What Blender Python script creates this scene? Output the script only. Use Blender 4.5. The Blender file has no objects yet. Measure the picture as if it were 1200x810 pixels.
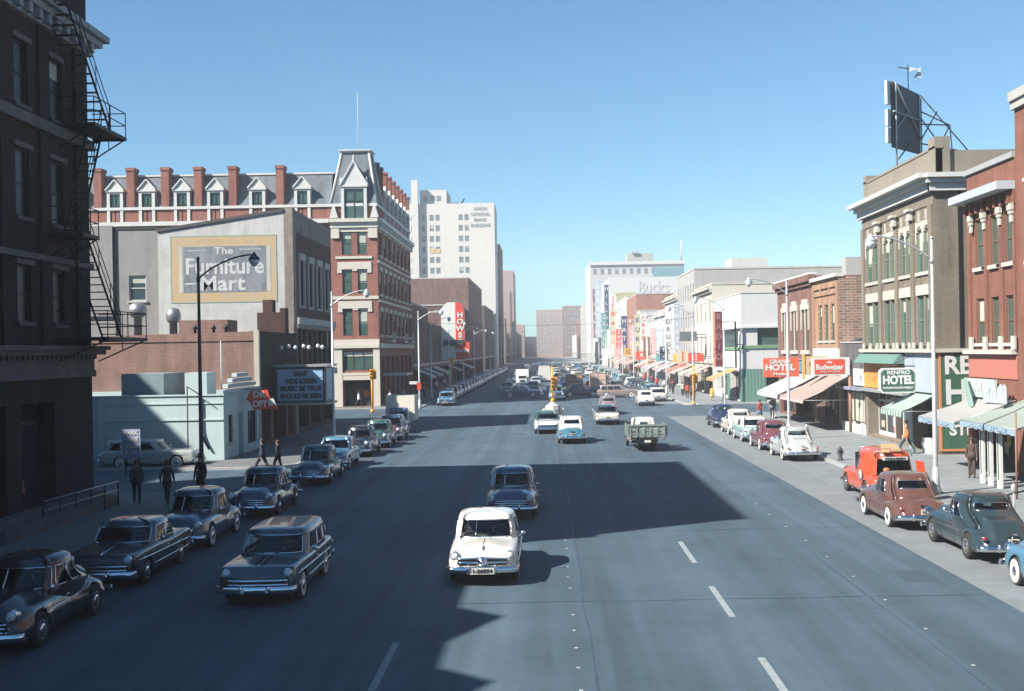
import bpy, math, random
from math import pi, sin, cos, radians, sqrt, atan2
random.seed(11)
scene = bpy.context.scene
COL = scene.collection
TMP = bpy.data.scenes.new('scratch')      # small helper scene in which lettering is turned into meshes, removed at the end

def tmp_dg():
    with bpy.context.temp_override(scene=TMP, view_layer=TMP.view_layers[0]):
        dg = bpy.context.evaluated_depsgraph_get(); dg.update(); return dg

# ------------------------------------------------------------------ materials
MATS = {}
def nodes_of(m):
    m.use_nodes = True
    nt = m.node_tree
    return nt, nt.nodes['Principled BSDF']

def tone(c):
    """keeps pale base colours in the range the exposure can hold"""
    return tuple(v if v < .1 else .1 + (v - .1) * .82 for v in c)
def mat(name, col, rough=0.7, metal=0.0, var=0.12, scale=3.0, bump=0.0, coat=0.0, emit=0.0, spec=0.5):
    if name in MATS: return MATS[name]
    if metal < .5: col = tone(col)
    m = bpy.data.materials.new(name); nt, b = nodes_of(m)
    b.inputs['Base Color'].default_value = (*col, 1)
    b.inputs['Roughness'].default_value = rough
    b.inputs['Metallic'].default_value = metal
    b.inputs['Specular IOR Level'].default_value = spec
    if coat: 
        b.inputs['Coat Weight'].default_value = coat
        b.inputs['Coat Roughness'].default_value = 0.03
    if emit:
        b.inputs['Emission Color'].default_value = (*col, 1)
        b.inputs['Emission Strength'].default_value = emit
    if var or bump:
        tc = nt.nodes.new('ShaderNodeTexCoord')
        n = nt.nodes.new('ShaderNodeTexNoise'); n.inputs['Scale'].default_value = scale
        n.inputs['Detail'].default_value = 6; n.inputs['Roughness'].default_value = .65
        nt.links.new(tc.outputs['Object'], n.inputs['Vector'])
        if var:
            mp = nt.nodes.new('ShaderNodeMapRange')
            mp.inputs['From Min'].default_value = .25; mp.inputs['From Max'].default_value = .75
            mp.inputs['To Min'].default_value = 1 - var; mp.inputs['To Max'].default_value = 1 + var
            nt.links.new(n.outputs['Fac'], mp.inputs['Value'])
            mx = nt.nodes.new('ShaderNodeMix'); mx.data_type = 'RGBA'; mx.blend_type = 'MULTIPLY'
            mx.inputs[0].default_value = 1
            mx.inputs[6].default_value = (*col, 1)
            nt.links.new(mp.outputs['Result'], mx.inputs[7])
            nt.links.new(mx.outputs[2], b.inputs['Base Color'])
        if bump:
            bp = nt.nodes.new('ShaderNodeBump'); bp.inputs['Strength'].default_value = bump
            bp.inputs['Distance'].default_value = 0.02
            nt.links.new(n.outputs['Fac'], bp.inputs['Height'])
            nt.links.new(bp.outputs['Normal'], b.inputs['Normal'])
    MATS[name] = m
    return m

def wall_vec(nt):
    """vector that runs along the wall in x and up the wall in y, for axis-aligned walls"""
    tc = nt.nodes.new('ShaderNodeTexCoord'); ge = nt.nodes.new('ShaderNodeNewGeometry')
    s = nt.nodes.new('ShaderNodeSeparateXYZ'); nt.links.new(tc.outputs['Object'], s.inputs[0])
    g = nt.nodes.new('ShaderNodeSeparateXYZ'); nt.links.new(ge.outputs['True Normal'], g.inputs[0])
    ab = nt.nodes.new('ShaderNodeMath'); ab.operation = 'ABSOLUTE'; nt.links.new(g.outputs[0], ab.inputs[0])
    gt = nt.nodes.new('ShaderNodeMath'); gt.operation = 'GREATER_THAN'; gt.inputs[1].default_value = .5
    nt.links.new(ab.outputs[0], gt.inputs[0])
    mx = nt.nodes.new('ShaderNodeMix'); mx.data_type = 'FLOAT'
    nt.links.new(gt.outputs[0], mx.inputs[0]); nt.links.new(s.outputs[0], mx.inputs[2]); nt.links.new(s.outputs[1], mx.inputs[3])
    c = nt.nodes.new('ShaderNodeCombineXYZ')
    nt.links.new(mx.outputs[0], c.inputs[0]); nt.links.new(s.outputs[2], c.inputs[1])
    return c.outputs[0]

def brick(name, c1, c2, mortar=(.3, .28, .26), scale=1.0, var=.25, bump=.4, courses=.085):
    if name in MATS: return MATS[name]
    c1, c2, mortar = tuple(v * .9 for v in tone(c1)), tuple(v * .9 for v in tone(c2)), tone(mortar)
    m = bpy.data.materials.new(name); nt, b = nodes_of(m)
    v = wall_vec(nt)
    t = nt.nodes.new('ShaderNodeTexBrick')
    t.inputs['Color1'].default_value = (*c1, 1); t.inputs['Color2'].default_value = (*c2, 1)
    t.inputs['Mortar'].default_value = (*mortar, 1)
    t.inputs['Scale'].default_value = 1
    t.inputs['Brick Width'].default_value = .26 * scale; t.inputs['Row Height'].default_value = courses * scale
    t.inputs['Mortar Size'].default_value = .012 * scale; t.inputs['Bias'].default_value = 0
    nt.links.new(v, t.inputs['Vector'])
    n = nt.nodes.new('ShaderNodeTexNoise'); n.inputs['Scale'].default_value = .55; n.inputs['Detail'].default_value = 8
    n.inputs['Roughness'].default_value = .7
    nt.links.new(v, n.inputs['Vector'])
    mp = nt.nodes.new('ShaderNodeMapRange'); mp.inputs['From Min'].default_value = .3; mp.inputs['From Max'].default_value = .7
    mp.inputs['To Min'].default_value = 1 - var; mp.inputs['To Max'].default_value = 1 + var
    nt.links.new(n.outputs['Fac'], mp.inputs['Value'])
    mx = nt.nodes.new('ShaderNodeMix'); mx.data_type = 'RGBA'; mx.blend_type = 'MULTIPLY'; mx.inputs[0].default_value = 1
    nt.links.new(t.outputs['Color'], mx.inputs[6]); nt.links.new(mp.outputs['Result'], mx.inputs[7])
    ms = nt.nodes.new('ShaderNodeMapping'); ms.inputs['Scale'].default_value = (1.3, .14, 1); nt.links.new(v, ms.inputs['Vector'])
    ns = nt.nodes.new('ShaderNodeTexNoise'); ns.inputs['Scale'].default_value = 1.0; ns.inputs['Detail'].default_value = 7; ns.inputs['Roughness'].default_value = .7
    nt.links.new(ms.outputs[0], ns.inputs['Vector'])
    m3 = nt.nodes.new('ShaderNodeMapRange'); m3.inputs['From Min'].default_value = .35; m3.inputs['From Max'].default_value = .62; m3.inputs['To Min'].default_value = .72; m3.inputs['To Max'].default_value = 1.08
    nt.links.new(ns.outputs['Fac'], m3.inputs['Value'])
    mz = nt.nodes.new('ShaderNodeMix'); mz.data_type = 'RGBA'; mz.blend_type = 'MULTIPLY'; mz.inputs[0].default_value = 1
    nt.links.new(mx.outputs[2], mz.inputs[6]); nt.links.new(m3.outputs['Result'], mz.inputs[7])
    nt.links.new(mz.outputs[2], b.inputs['Base Color'])
    b.inputs['Roughness'].default_value = .9; b.inputs['Specular IOR Level'].default_value = .2
    if bump:
        bp = nt.nodes.new('ShaderNodeBump'); bp.inputs['Strength'].default_value = bump; bp.inputs['Distance'].default_value = .01
        bp.invert = True
        nt.links.new(t.outputs['Fac'], bp.inputs['Height']); nt.links.new(bp.outputs['Normal'], b.inputs['Normal'])
    MATS[name] = m
    return m

def streaked(name, col, col2, rough=.85, amt=.6):
    """weathered plaster or paint: blotches and vertical streaks of a second colour"""
    if name in MATS: return MATS[name]
    col, col2 = tone(col), tone(col2)
    m = bpy.data.materials.new(name); nt, b = nodes_of(m)
    v = wall_vec(nt)
    mpp = nt.nodes.new('ShaderNodeMapping'); mpp.inputs['Scale'].default_value = (1.6, .22, 1)
    nt.links.new(v, mpp.inputs['Vector'])
    n = nt.nodes.new('ShaderNodeTexNoise'); n.inputs['Scale'].default_value = 1.0; n.inputs['Detail'].default_value = 8
    n.inputs['Roughness'].default_value = .7
    nt.links.new(mpp.outputs[0], n.inputs['Vector'])
    n2 = nt.nodes.new('ShaderNodeTexNoise'); n2.inputs['Scale'].default_value = .5; n2.inputs['Detail'].default_value = 9
    n2.inputs['Roughness'].default_value = .75
    nt.links.new(v, n2.inputs['Vector'])
    ad = nt.nodes.new('ShaderNodeMath'); ad.operation = 'ADD'
    nt.links.new(n.outputs['Fac'], ad.inputs[0]); nt.links.new(n2.outputs['Fac'], ad.inputs[1])
    mp = nt.nodes.new('ShaderNodeMapRange'); mp.inputs['From Min'].default_value = .85; mp.inputs['From Max'].default_value = 1.25
    mp.inputs['To Max'].default_value = amt
    nt.links.new(ad.outputs[0], mp.inputs['Value'])
    mx = nt.nodes.new('ShaderNodeMix'); mx.data_type = 'RGBA'
    mx.inputs[6].default_value = (*col, 1); mx.inputs[7].default_value = (*col2, 1)
    nt.links.new(mp.outputs['Result'], mx.inputs[0]); nt.links.new(mx.outputs[2], b.inputs['Base Color'])
    b.inputs['Roughness'].default_value = rough; b.inputs['Specular IOR Level'].default_value = .25
    MATS[name] = m
    return m

def striped(name, c1, c2, period, axis=0, rough=.8):
    if name in MATS: return MATS[name]
    c1, c2 = tone(c1), tone(c2)
    m = bpy.data.materials.new(name); nt, b = nodes_of(m)
    tc = nt.nodes.new('ShaderNodeTexCoord'); s = nt.nodes.new('ShaderNodeSeparateXYZ')
    nt.links.new(tc.outputs['Object'], s.inputs[0])
    d = nt.nodes.new('ShaderNodeMath'); d.operation = 'DIVIDE'; d.inputs[1].default_value = period
    nt.links.new(s.outputs[axis], d.inputs[0])
    f = nt.nodes.new('ShaderNodeMath'); f.operation = 'FRACT'; nt.links.new(d.outputs[0], f.inputs[0])
    g = nt.nodes.new('ShaderNodeMath'); g.operation = 'GREATER_THAN'; g.inputs[1].default_value = .5
    nt.links.new(f.outputs[0], g.inputs[0])
    mx = nt.nodes.new('ShaderNodeMix'); mx.data_type = 'RGBA'
    mx.inputs[6].default_value = (*c1, 1); mx.inputs[7].default_value = (*c2, 1)
    nt.links.new(g.outputs[0], mx.inputs[0]); nt.links.new(mx.outputs[2], b.inputs['Base Color'])
    b.inputs['Roughness'].default_value = rough
    MATS[name] = m
    return m

def car_paint(name, col, metal=.0, dull=.0):
    if name in MATS: return MATS[name]
    m = mat(name, col, rough=.3 + dull, var=.05, scale=1.2, coat=.8 - dull)
    return m

def clear_glass(name, tint=(.72, .8, .8)):
    if name in MATS: return MATS[name]
    m = bpy.data.materials.new(name); nt, b = nodes_of(m)
    tr = nt.nodes.new('ShaderNodeBsdfTransparent'); tr.inputs[0].default_value = (*tint, 1)
    gl = nt.nodes.new('ShaderNodeBsdfGlossy'); gl.inputs['Roughness'].default_value = .03
    gl.inputs[0].default_value = (.9, .95, 1, 1)
    fr = nt.nodes.new('ShaderNodeFresnel'); fr.inputs[0].default_value = 1.5
    mx = nt.nodes.new('ShaderNodeMixShader')
    nt.links.new(fr.outputs[0], mx.inputs[0]); nt.links.new(tr.outputs[0], mx.inputs[1]); nt.links.new(gl.outputs[0], mx.inputs[2])
    nt.links.new(mx.outputs[0], nt.nodes['Material Output'].inputs[0])
    MATS[name] = m
    return m

def asphalt(name, col, lane=True):
    m = bpy.data.materials.new(name); nt, b = nodes_of(m)
    tc = nt.nodes.new('ShaderNodeTexCoord')
    def noise(sc, stretch, det=8):
        mp = nt.nodes.new('ShaderNodeMapping'); mp.inputs['Scale'].default_value = stretch
        nt.links.new(tc.outputs['Object'], mp.inputs['Vector'])
        n = nt.nodes.new('ShaderNodeTexNoise'); n.inputs['Scale'].default_value = sc; n.inputs['Detail'].default_value = det
        n.inputs['Roughness'].default_value = .7
        nt.links.new(mp.outputs[0], n.inputs['Vector'])
        return n.outputs['Fac']
    def rng(src, a, bb, lo, hi):
        r = nt.nodes.new('ShaderNodeMapRange'); r.inputs['From Min'].default_value = a; r.inputs['From Max'].default_value = bb
        r.inputs['To Min'].default_value = lo; r.inputs['To Max'].default_value = hi
        nt.links.new(src, r.inputs['Value']); return r.outputs['Result']
    def mul(x, y):
        q = nt.nodes.new('ShaderNodeMath'); q.operation = 'MULTIPLY'
        nt.links.new(x, q.inputs[0]); nt.links.new(y, q.inputs[1]); return q.outputs[0]
    streak = mul(rng(noise(1.0, (1.1, .03, 1)), .3, .7, .78, 1.2), rng(noise(.4, (1, .015, 1), 4), .38, .62, .82, 1.16))      # wheel tracks along the street
    blot = rng(noise(.3, (1, .6, 1)), .3, .7, .8, 1.18)
    fine = rng(noise(26, (1, 1, 1), 3), .3, .7, .86, 1.14)
    f = mul(mul(streak, blot), fine)
    # dark oil drip along the lane middles, from the metre scale pattern of the lanes
    mx = nt.nodes.new('ShaderNodeMix'); mx.data_type = 'RGBA'; mx.blend_type = 'MULTIPLY'; mx.inputs[0].default_value = 1
    mx.inputs[6].default_value = (*col, 1); nt.links.new(f, mx.inputs[7])
    # tar-sealed cracks
    vo = nt.nodes.new('ShaderNodeTexVoronoi'); vo.feature = 'DISTANCE_TO_EDGE'; vo.inputs['Scale'].default_value = .13
    wn = nt.nodes.new('ShaderNodeTexNoise'); wn.inputs['Scale'].default_value = .9
    nt.links.new(tc.outputs['Object'], wn.inputs['Vector'])
    av = nt.nodes.new('ShaderNodeVectorMath'); av.operation = 'ADD'
    nt.links.new(tc.outputs['Object'], av.inputs[0]); nt.links.new(wn.outputs['Color'], av.inputs[1])
    nt.links.new(av.outputs[0], vo.inputs['Vector'])
    cr = rng(vo.outputs['Distance'], 0.0, .005, .84, 1)
    m2 = nt.nodes.new('ShaderNodeMix'); m2.data_type = 'RGBA'; m2.blend_type = 'MULTIPLY'; m2.inputs[0].default_value = 1
    nt.links.new(mx.outputs[2], m2.inputs[6]); nt.links.new(cr, m2.inputs[7])
    nt.links.new(m2.outputs[2], b.inputs['Base Color'])
    b.inputs['Roughness'].default_value = .8; b.inputs['Specular IOR Level'].default_value = .35
    bp = nt.nodes.new('ShaderNodeBump'); bp.inputs['Strength'].default_value = .25; bp.inputs['Distance'].default_value = .01
    nt.links.new(noise(40, (1, 1, 1), 2), bp.inputs['Height']); nt.links.new(bp.outputs['Normal'], b.inputs['Normal'])
    MATS[name] = m
    return m

def slabs(name, col, size, dark=.75, var=.15):
    """concrete flags: joints in a square grid, each slab its own tone"""
    m = bpy.data.materials.new(name); nt, b = nodes_of(m)
    tc = nt.nodes.new('ShaderNodeTexCoord')
    t = nt.nodes.new('ShaderNodeTexBrick'); t.offset = 0
    c1 = tuple(c * (1 - var) for c in col); c2 = tuple(min(1, c * (1 + var)) for c in col)
    t.inputs['Color1'].default_value = (*c1, 1); t.inputs['Color2'].default_value = (*c2, 1)
    t.inputs['Mortar'].default_value = (*[c * dark * .7 for c in col], 1)
    t.inputs['Scale'].default_value = 1; t.inputs['Brick Width'].default_value = size; t.inputs['Row Height'].default_value = size
    t.inputs['Mortar Size'].default_value = .012
    nt.links.new(tc.outputs['Object'], t.inputs['Vector'])
    n = nt.nodes.new('ShaderNodeTexNoise'); n.inputs['Scale'].default_value = .9; n.inputs['Detail'].default_value = 10
    n.inputs['Roughness'].default_value = .75
    nt.links.new(tc.outputs['Object'], n.inputs['Vector'])
    mp = nt.nodes.new('ShaderNodeMapRange'); mp.inputs['From Min'].default_value = .3; mp.inputs['From Max'].default_value = .7
    mp.inputs['To Min'].default_value = .8; mp.inputs['To Max'].default_value = 1.15
    nt.links.new(n.outputs['Fac'], mp.inputs['Value'])
    mx = nt.nodes.new('ShaderNodeMix'); mx.data_type = 'RGBA'; mx.blend_type = 'MULTIPLY'; mx.inputs[0].default_value = 1
    nt.links.new(t.outputs['Color'], mx.inputs[6]); nt.links.new(mp.outputs['Result'], mx.inputs[7])
    nt.links.new(mx.outputs[2], b.inputs['Base Color']); b.inputs['Roughness'].default_value = .85
    MATS[name] = m
    return m

# ------------------------------------------------------------------ mesh builder
class MB:
    def __init__(s): s.v = []; s.f = []; s.m = []; s.s = []
    def add(s, pts):
        i = len(s.v); s.v += [tuple(p) for p in pts]; return i
    def face(s, pts, m=0, smooth=False):
        i = s.add(pts); s.f.append(tuple(range(i, i + len(pts)))); s.m.append(m); s.s.append(smooth)
    def hexa(s, p, m=0):
        i = s.add(p)
        for q in ((0, 3, 2, 1), (4, 5, 6, 7), (0, 1, 5, 4), (1, 2, 6, 5), (2, 3, 7, 6), (3, 0, 4, 7)):
            s.f.append(tuple(i + k for k in q)); s.m.append(m); s.s.append(False)
    def box(s, x0, x1, y0, y1, z0, z1, m=0):
        s.hexa([(x0, y0, z0), (x1, y0, z0), (x1, y1, z0), (x0, y1, z0), (x0, y0, z1), (x1, y0, z1), (x1, y1, z1), (x0, y1, z1)], m)
    def rings(s, rings, m=0, closed=True, cap=True, smooth=True, skip=None):
        n = len(rings[0]); base = [s.add(r) for r in rings]
        for a in range(len(rings) - 1):
            for k in range(n if closed else n - 1):
                if skip and skip(a, k): continue
                k2 = (k + 1) % n
                s.f.append((base[a] + k, base[a] + k2, base[a + 1] + k2, base[a + 1] + k)); s.m.append(m); s.s.append(smooth)
        if cap and closed:
            s.f.append(tuple(base[0] + k for k in reversed(range(n)))); s.m.append(m); s.s.append(False)
            s.f.append(tuple(base[-1] + k for k in range(n))); s.m.append(m); s.s.append(False)
    def tube(s, pts, r, m=0, n=8, sx=1.0, sz=1.0):
        """tube through pts; r a number or a list"""
        N = len(pts); rs = r if isinstance(r, (list, tuple)) else [r] * N
        out = []
        for i, p in enumerate(pts):
            a = pts[max(0, i - 1)]; b = pts[min(N - 1, i + 1)]
            d = [b[k] - a[k] for k in range(3)]; L = sqrt(sum(c * c for c in d)) or 1; d = [c / L for c in d]
            up = (0, 0, 1) if abs(d[2]) < .95 else (0, 1, 0)
            u = (d[1] * up[2] - d[2] * up[1], d[2] * up[0] - d[0] * up[2], d[0] * up[1] - d[1] * up[0])
            L = sqrt(sum(c * c for c in u)); u = [c / L for c in u]
            w = (u[1] * d[2] - u[2] * d[1], u[2] * d[0] - u[0] * d[2], u[0] * d[1] - u[1] * d[0])
            out.append([tuple(p[k] + rs[i] * (cos(2 * pi * j / n) * u[k] * sx + sin(2 * pi * j / n) * w[k] * sz) for k in range(3)) for j in range(n)])
        s.rings(out, m)
    def lathe(s, prof, c=(0, 0, 0), axis='z', m=0, n=20, smooth=True):
        out = []
        for r, h in prof:
            ring = []
            for j in range(n):
                a = 2 * pi * j / n
                if axis == 'z': p = (c[0] + r * cos(a), c[1] + r * sin(a), c[2] + h)
                elif axis == 'x': p = (c[0] + h, c[1] + r * cos(a), c[2] + r * sin(a))
                else: p = (c[0] + r * sin(a), c[1] + h, c[2] + r * cos(a))
                ring.append(p)
            out.append(ring)
        s.rings(out, m, smooth=smooth)
    def prism(s, poly, a0, a1, axis='y', m=0):
        """poly of (p,q) extruded along an axis: y -> (x,z) polygon, x -> (y,z) polygon, z -> (x,y)"""
        def P(p, q, a): return {'y': (p, a, q), 'x': (a, p, q), 'z': (p, q, a)}[axis]
        s.rings([[P(p, q, a0) for p, q in poly], [P(p, q, a1) for p, q in poly]], m, smooth=False)
    def build(s, name, mats, parent=None, origin=None, recalc=True):
        o0 = origin or (tuple(wloc(parent)) if parent else (0, 0, 0))
        me = bpy.data.meshes.new(name)
        me.from_pydata([(x - o0[0], y - o0[1], z - o0[2]) for x, y, z in s.v], [], s.f)
        if not isinstance(mats, (list, tuple)): mats = [mats]
        for mm in mats: me.materials.append(mm)
        me.polygons.foreach_set('material_index', s.m); me.polygons.foreach_set('use_smooth', s.s)
        if recalc:
            import bmesh
            bm = bmesh.new(); bm.from_mesh(me)
            bmesh.ops.remove_doubles(bm, verts=bm.verts, dist=.0002)
            bmesh.ops.recalc_face_normals(bm, faces=bm.faces)
            bm.to_mesh(me); bm.free()
        me.update()
        o = bpy.data.objects.new(name, me); COL.objects.link(o)
        if parent:
            o.parent = parent
            if origin:
                w = wloc(parent); o.location = [origin[k] - w[k] for k in range(3)]
        elif origin: o.location = origin
        return o

def wloc(o):
    x, y, z = o.location
    if o.parent:
        p = wloc(o.parent); x += p[0]; y += p[1]; z += p[2]
    return (x, y, z)

def tag(o, label=None, cat=None, group=None, kind=None):
    if label: o['label'] = label
    if cat: o['category'] = cat
    if group: o['group'] = group
    if kind: o['kind'] = kind
    return o
def thing(name, loc, label, cat, group=None, rz=0):
    o = bpy.data.objects.new(name, None); o.empty_display_size = .5; COL.objects.link(o)
    o.location = loc; o.rotation_euler = (0, 0, rz)
    return tag(o, label, cat, group)
KIDS = {}
def children(o): return [c for c in bpy.data.objects if c.parent == o]
def copy_tree(root, loc, rz=0, label=None, group=None, swap=None, scale=None, name=None):
    """copy a thing with its parts and sub-parts; swap = {material name: material}"""
    if root.name not in KIDS:
        def rec(o): return [(c, rec(c)) for c in children(o)]
        KIDS[root.name] = rec(root)
    r = root.copy(); COL.objects.link(r); r.location = loc; r.rotation_euler = (0, 0, rz)
    if name: r.name = name
    if scale: r.scale = scale
    if label: r['label'] = label
    if group: r['group'] = group
    def go(lst, par):
        for src, sub in lst:
            c = src.copy(); COL.objects.link(c); c.parent = par
            if swap and c.type == 'MESH':
                for sl in c.material_slots:
                    if sl.material and sl.material.name in swap:
                        nm = swap[sl.material.name]; sl.link = 'OBJECT'; sl.material = nm
            go(sub, c)
    go(KIDS[root.name], r)
    return r

# ------------------------------------------------------------------ walls and windows
class Face:
    """a vertical wall plane; u runs along it, z up, d outwards. rot 0 faces -y, 90 faces +x, -90 faces -x, 180 faces +y"""
    def __init__(s, ox, oy, rot):
        s.o = (ox, oy); s.rot = rot; a = radians(rot)
        s.U = (round(cos(a), 6), round(sin(a), 6)); s.N = (round(sin(a), 6), round(-cos(a), 6))
    def P(s, u, z, d=0): return (s.o[0] + u * s.U[0] + d * s.N[0], s.o[1] + u * s.U[1] + d * s.N[1], z)
    def box(s, mb, u0, u1, z0, z1, d0, d1, m=0):
        mb.hexa([s.P(u0, z0, d1), s.P(u1, z0, d1), s.P(u1, z0, d0), s.P(u0, z0, d0),
                 s.P(u0, z1, d1), s.P(u1, z1, d1), s.P(u1, z1, d0), s.P(u0, z1, d0)], m)
    def wall(s, mb, u0, u1, z0, z1, ops, depth=.18, m=0):
        us = sorted({u0, u1} | {v for o in ops for v in o[:2] if u0 < v < u1}); zs = sorted({z0, z1} | {v for o in ops for v in o[2:4] if z0 < v < z1})
        for i in range(len(us) - 1):
            for j in range(len(zs) - 1):
                a, b, c, d = us[i], us[i + 1], zs[j], zs[j + 1]; mu, mz = (a + b) / 2, (c + d) / 2
                if any(o[0] < mu < o[1] and o[2] < mz < o[3] for o in ops): continue
                mb.face([s.P(a, c), s.P(b, c), s.P(b, d), s.P(a, d)], m)
        for o in ops:
            a, b, c, d = o[:4]; D = -(o[5] if len(o) > 5 else depth)
            for q in (((a, c), (b, c)), ((b, c), (b, d)), ((b, d), (a, d)), ((a, d), (a, c))):
                mb.face([s.P(*q[0]), s.P(*q[1]), s.P(*q[1], D), s.P(*q[0], D)], m)
WIN = {}
def window_meshes(w, h, style):
    key = (round(w, 2), round(h, 2), style)
    if key in WIN: return WIN[key]
    S = WSTY[style]; mb = MB(); t = S.get('t', .07); d0 = S.get('d', .12)
    F = Face(0, 0, 0); F.box(mb, 0, t, 0, h, -d0 - .06, -d0 + .03); F.box(mb, w - t, w, 0, h, -d0 - .06, -d0 + .03)
    F.box(mb, t, w - t, 0, t, -d0 - .06, -d0 + .03); F.box(mb, t, w - t, h - t, h, -d0 - .06, -d0 + .03)
    for fr in S.get('rails', (.5,)): F.box(mb, t, w - t, h * fr - .035, h * fr + .035, -d0 - .05, -d0 + .015)
    for fr in S.get('mull', ()): F.box(mb, w * fr - .035, w * fr + .035, t, h - t, -d0 - .055, -d0 + .02)
    if S.get('sill'): F.box(mb, -.1, w + .1, -.14, -.002, -.05, .12, 1)
    if S.get('lintel'): F.box(mb, -.12, w + .12, h + .002, h + S['lintel'], -.02, .05, 1)
    def me(mb, nm, mats):
        o = mb.build(nm, mats); m = o.data; bpy.data.objects.remove(o); return m
    g = MB(); F.P; g.face([F.P(.02, .02, -d0 - .03), F.P(w - .02, .02, -d0 - .03), F.P(w - .02, h - .02, -d0 - .03), F.P(.02, h - .02, -d0 - .03)])
    b = MB(); b.face([F.P(t, h * .45, -d0 - .024), F.P(w - t, h * .45, -d0 - .024), F.P(w - t, h - t, -d0 - .024), F.P(t, h - t, -d0 - .024)])
    b2 = MB(); b2.face([F.P(t, h * .7, -d0 - .024), F.P(w - t, h * .7, -d0 - .024), F.P(w - t, h - t, -d0 - .024), F.P(t, h - t, -d0 - .024)])
    r = (me(mb, 'window', [S['frame'], S.get('stone', S['frame'])]), me(g, 'pane', [S['glass']]), me(b, 'blind', [BL]), me(b2, 'blind', [BL]))
    WIN[key] = r
    return r
def put_window(F, a, z, w, h, style, parent, blind=.5, simple=False):
    wm, pm, bm_, bm2 = window_meshes(w, h, style)
    o = bpy.data.objects.new('window', wm); COL.objects.link(o); o.parent = parent
    p = F.P(a, z); W = wloc(parent); o.location = (p[0] - W[0], p[1] - W[1], p[2] - W[2]); o.rotation_euler = (0, 0, radians(F.rot))
    g = bpy.data.objects.new('pane', pm); COL.objects.link(g); g.parent = o
    if random.random() < blind:
        q = bpy.data.objects.new('blind', bm_ if random.random() < .5 else bm2); COL.objects.link(q); q.parent = o
    return o

GLASS = mat('window_glass', (.025, .035, .04), rough=.06, var=0, spec=.8)
GLASSG = mat('green_shaded_glass', (.05, .09, .075), rough=.12, var=.2, scale=1, spec=.6)
BL = mat('roller_blind', (.42, .45, .38), rough=.9)
DARK = mat('dark_interior', (.012, .013, .015), rough=.9, var=0)
STONE = streaked('pale_stone', (.5, .48, .42), (.33, .31, .27))
WHITEP = streaked('white_painted_wood', (.6, .6, .57), (.42, .42, .4), rough=.6, amt=.4)
GREENP = mat('sea_green_paint', (.1, .2, .17), rough=.6)
DARKP = mat('dark_painted_frame', (.03, .035, .035), rough=.5)
TAR = mat('tar_roof', (.06, .06, .065), rough=.95, var=.3, scale=.6)
CONC = streaked('concrete', (.42, .41, .38), (.28, .27, .25))
STEEL = mat('painted_steel', (.35, .38, .38), rough=.45, metal=.3, var=.1)
IRON = mat('black_iron', (.012, .012, .013), rough=.6, metal=.3, var=.2)
WSTY = {
    'white': dict(frame=WHITEP, glass=GLASS, sill=True, stone=STONE),
    'stone': dict(frame=GREENP, glass=GLASSG, sill=True, stone=STONE, lintel=.45),
    'green': dict(frame=GREENP, glass=GLASSG, sill=False, t=.06),
    'dark': dict(frame=DARKP, glass=GLASS, sill=True, stone=STONE),
    'brown': dict(frame=mat('brown_window_wood', (.12, .09, .06)), glass=GLASSG, sill=True, stone=WHITEP, rails=(.48,)),
    'shop': dict(frame=DARKP, glass=GLASS, rails=(.78,), mull=(.33, .66), t=.06),
    'eaton': dict(frame=mat('black_green_sash', (.02, .04, .035)), glass=GLASSG, sill=False, mull=()),
    'eaton_wide': dict(frame=mat('black_green_sash', (.02, .04, .035)), glass=GLASSG, rails=(.72,), mull=(.33, .66), t=.08),
    'far': dict(frame=mat('grey_sash', (.3, .32, .33)), glass=GLASS, rails=(.5,), t=.12, d=.08),
}

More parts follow.
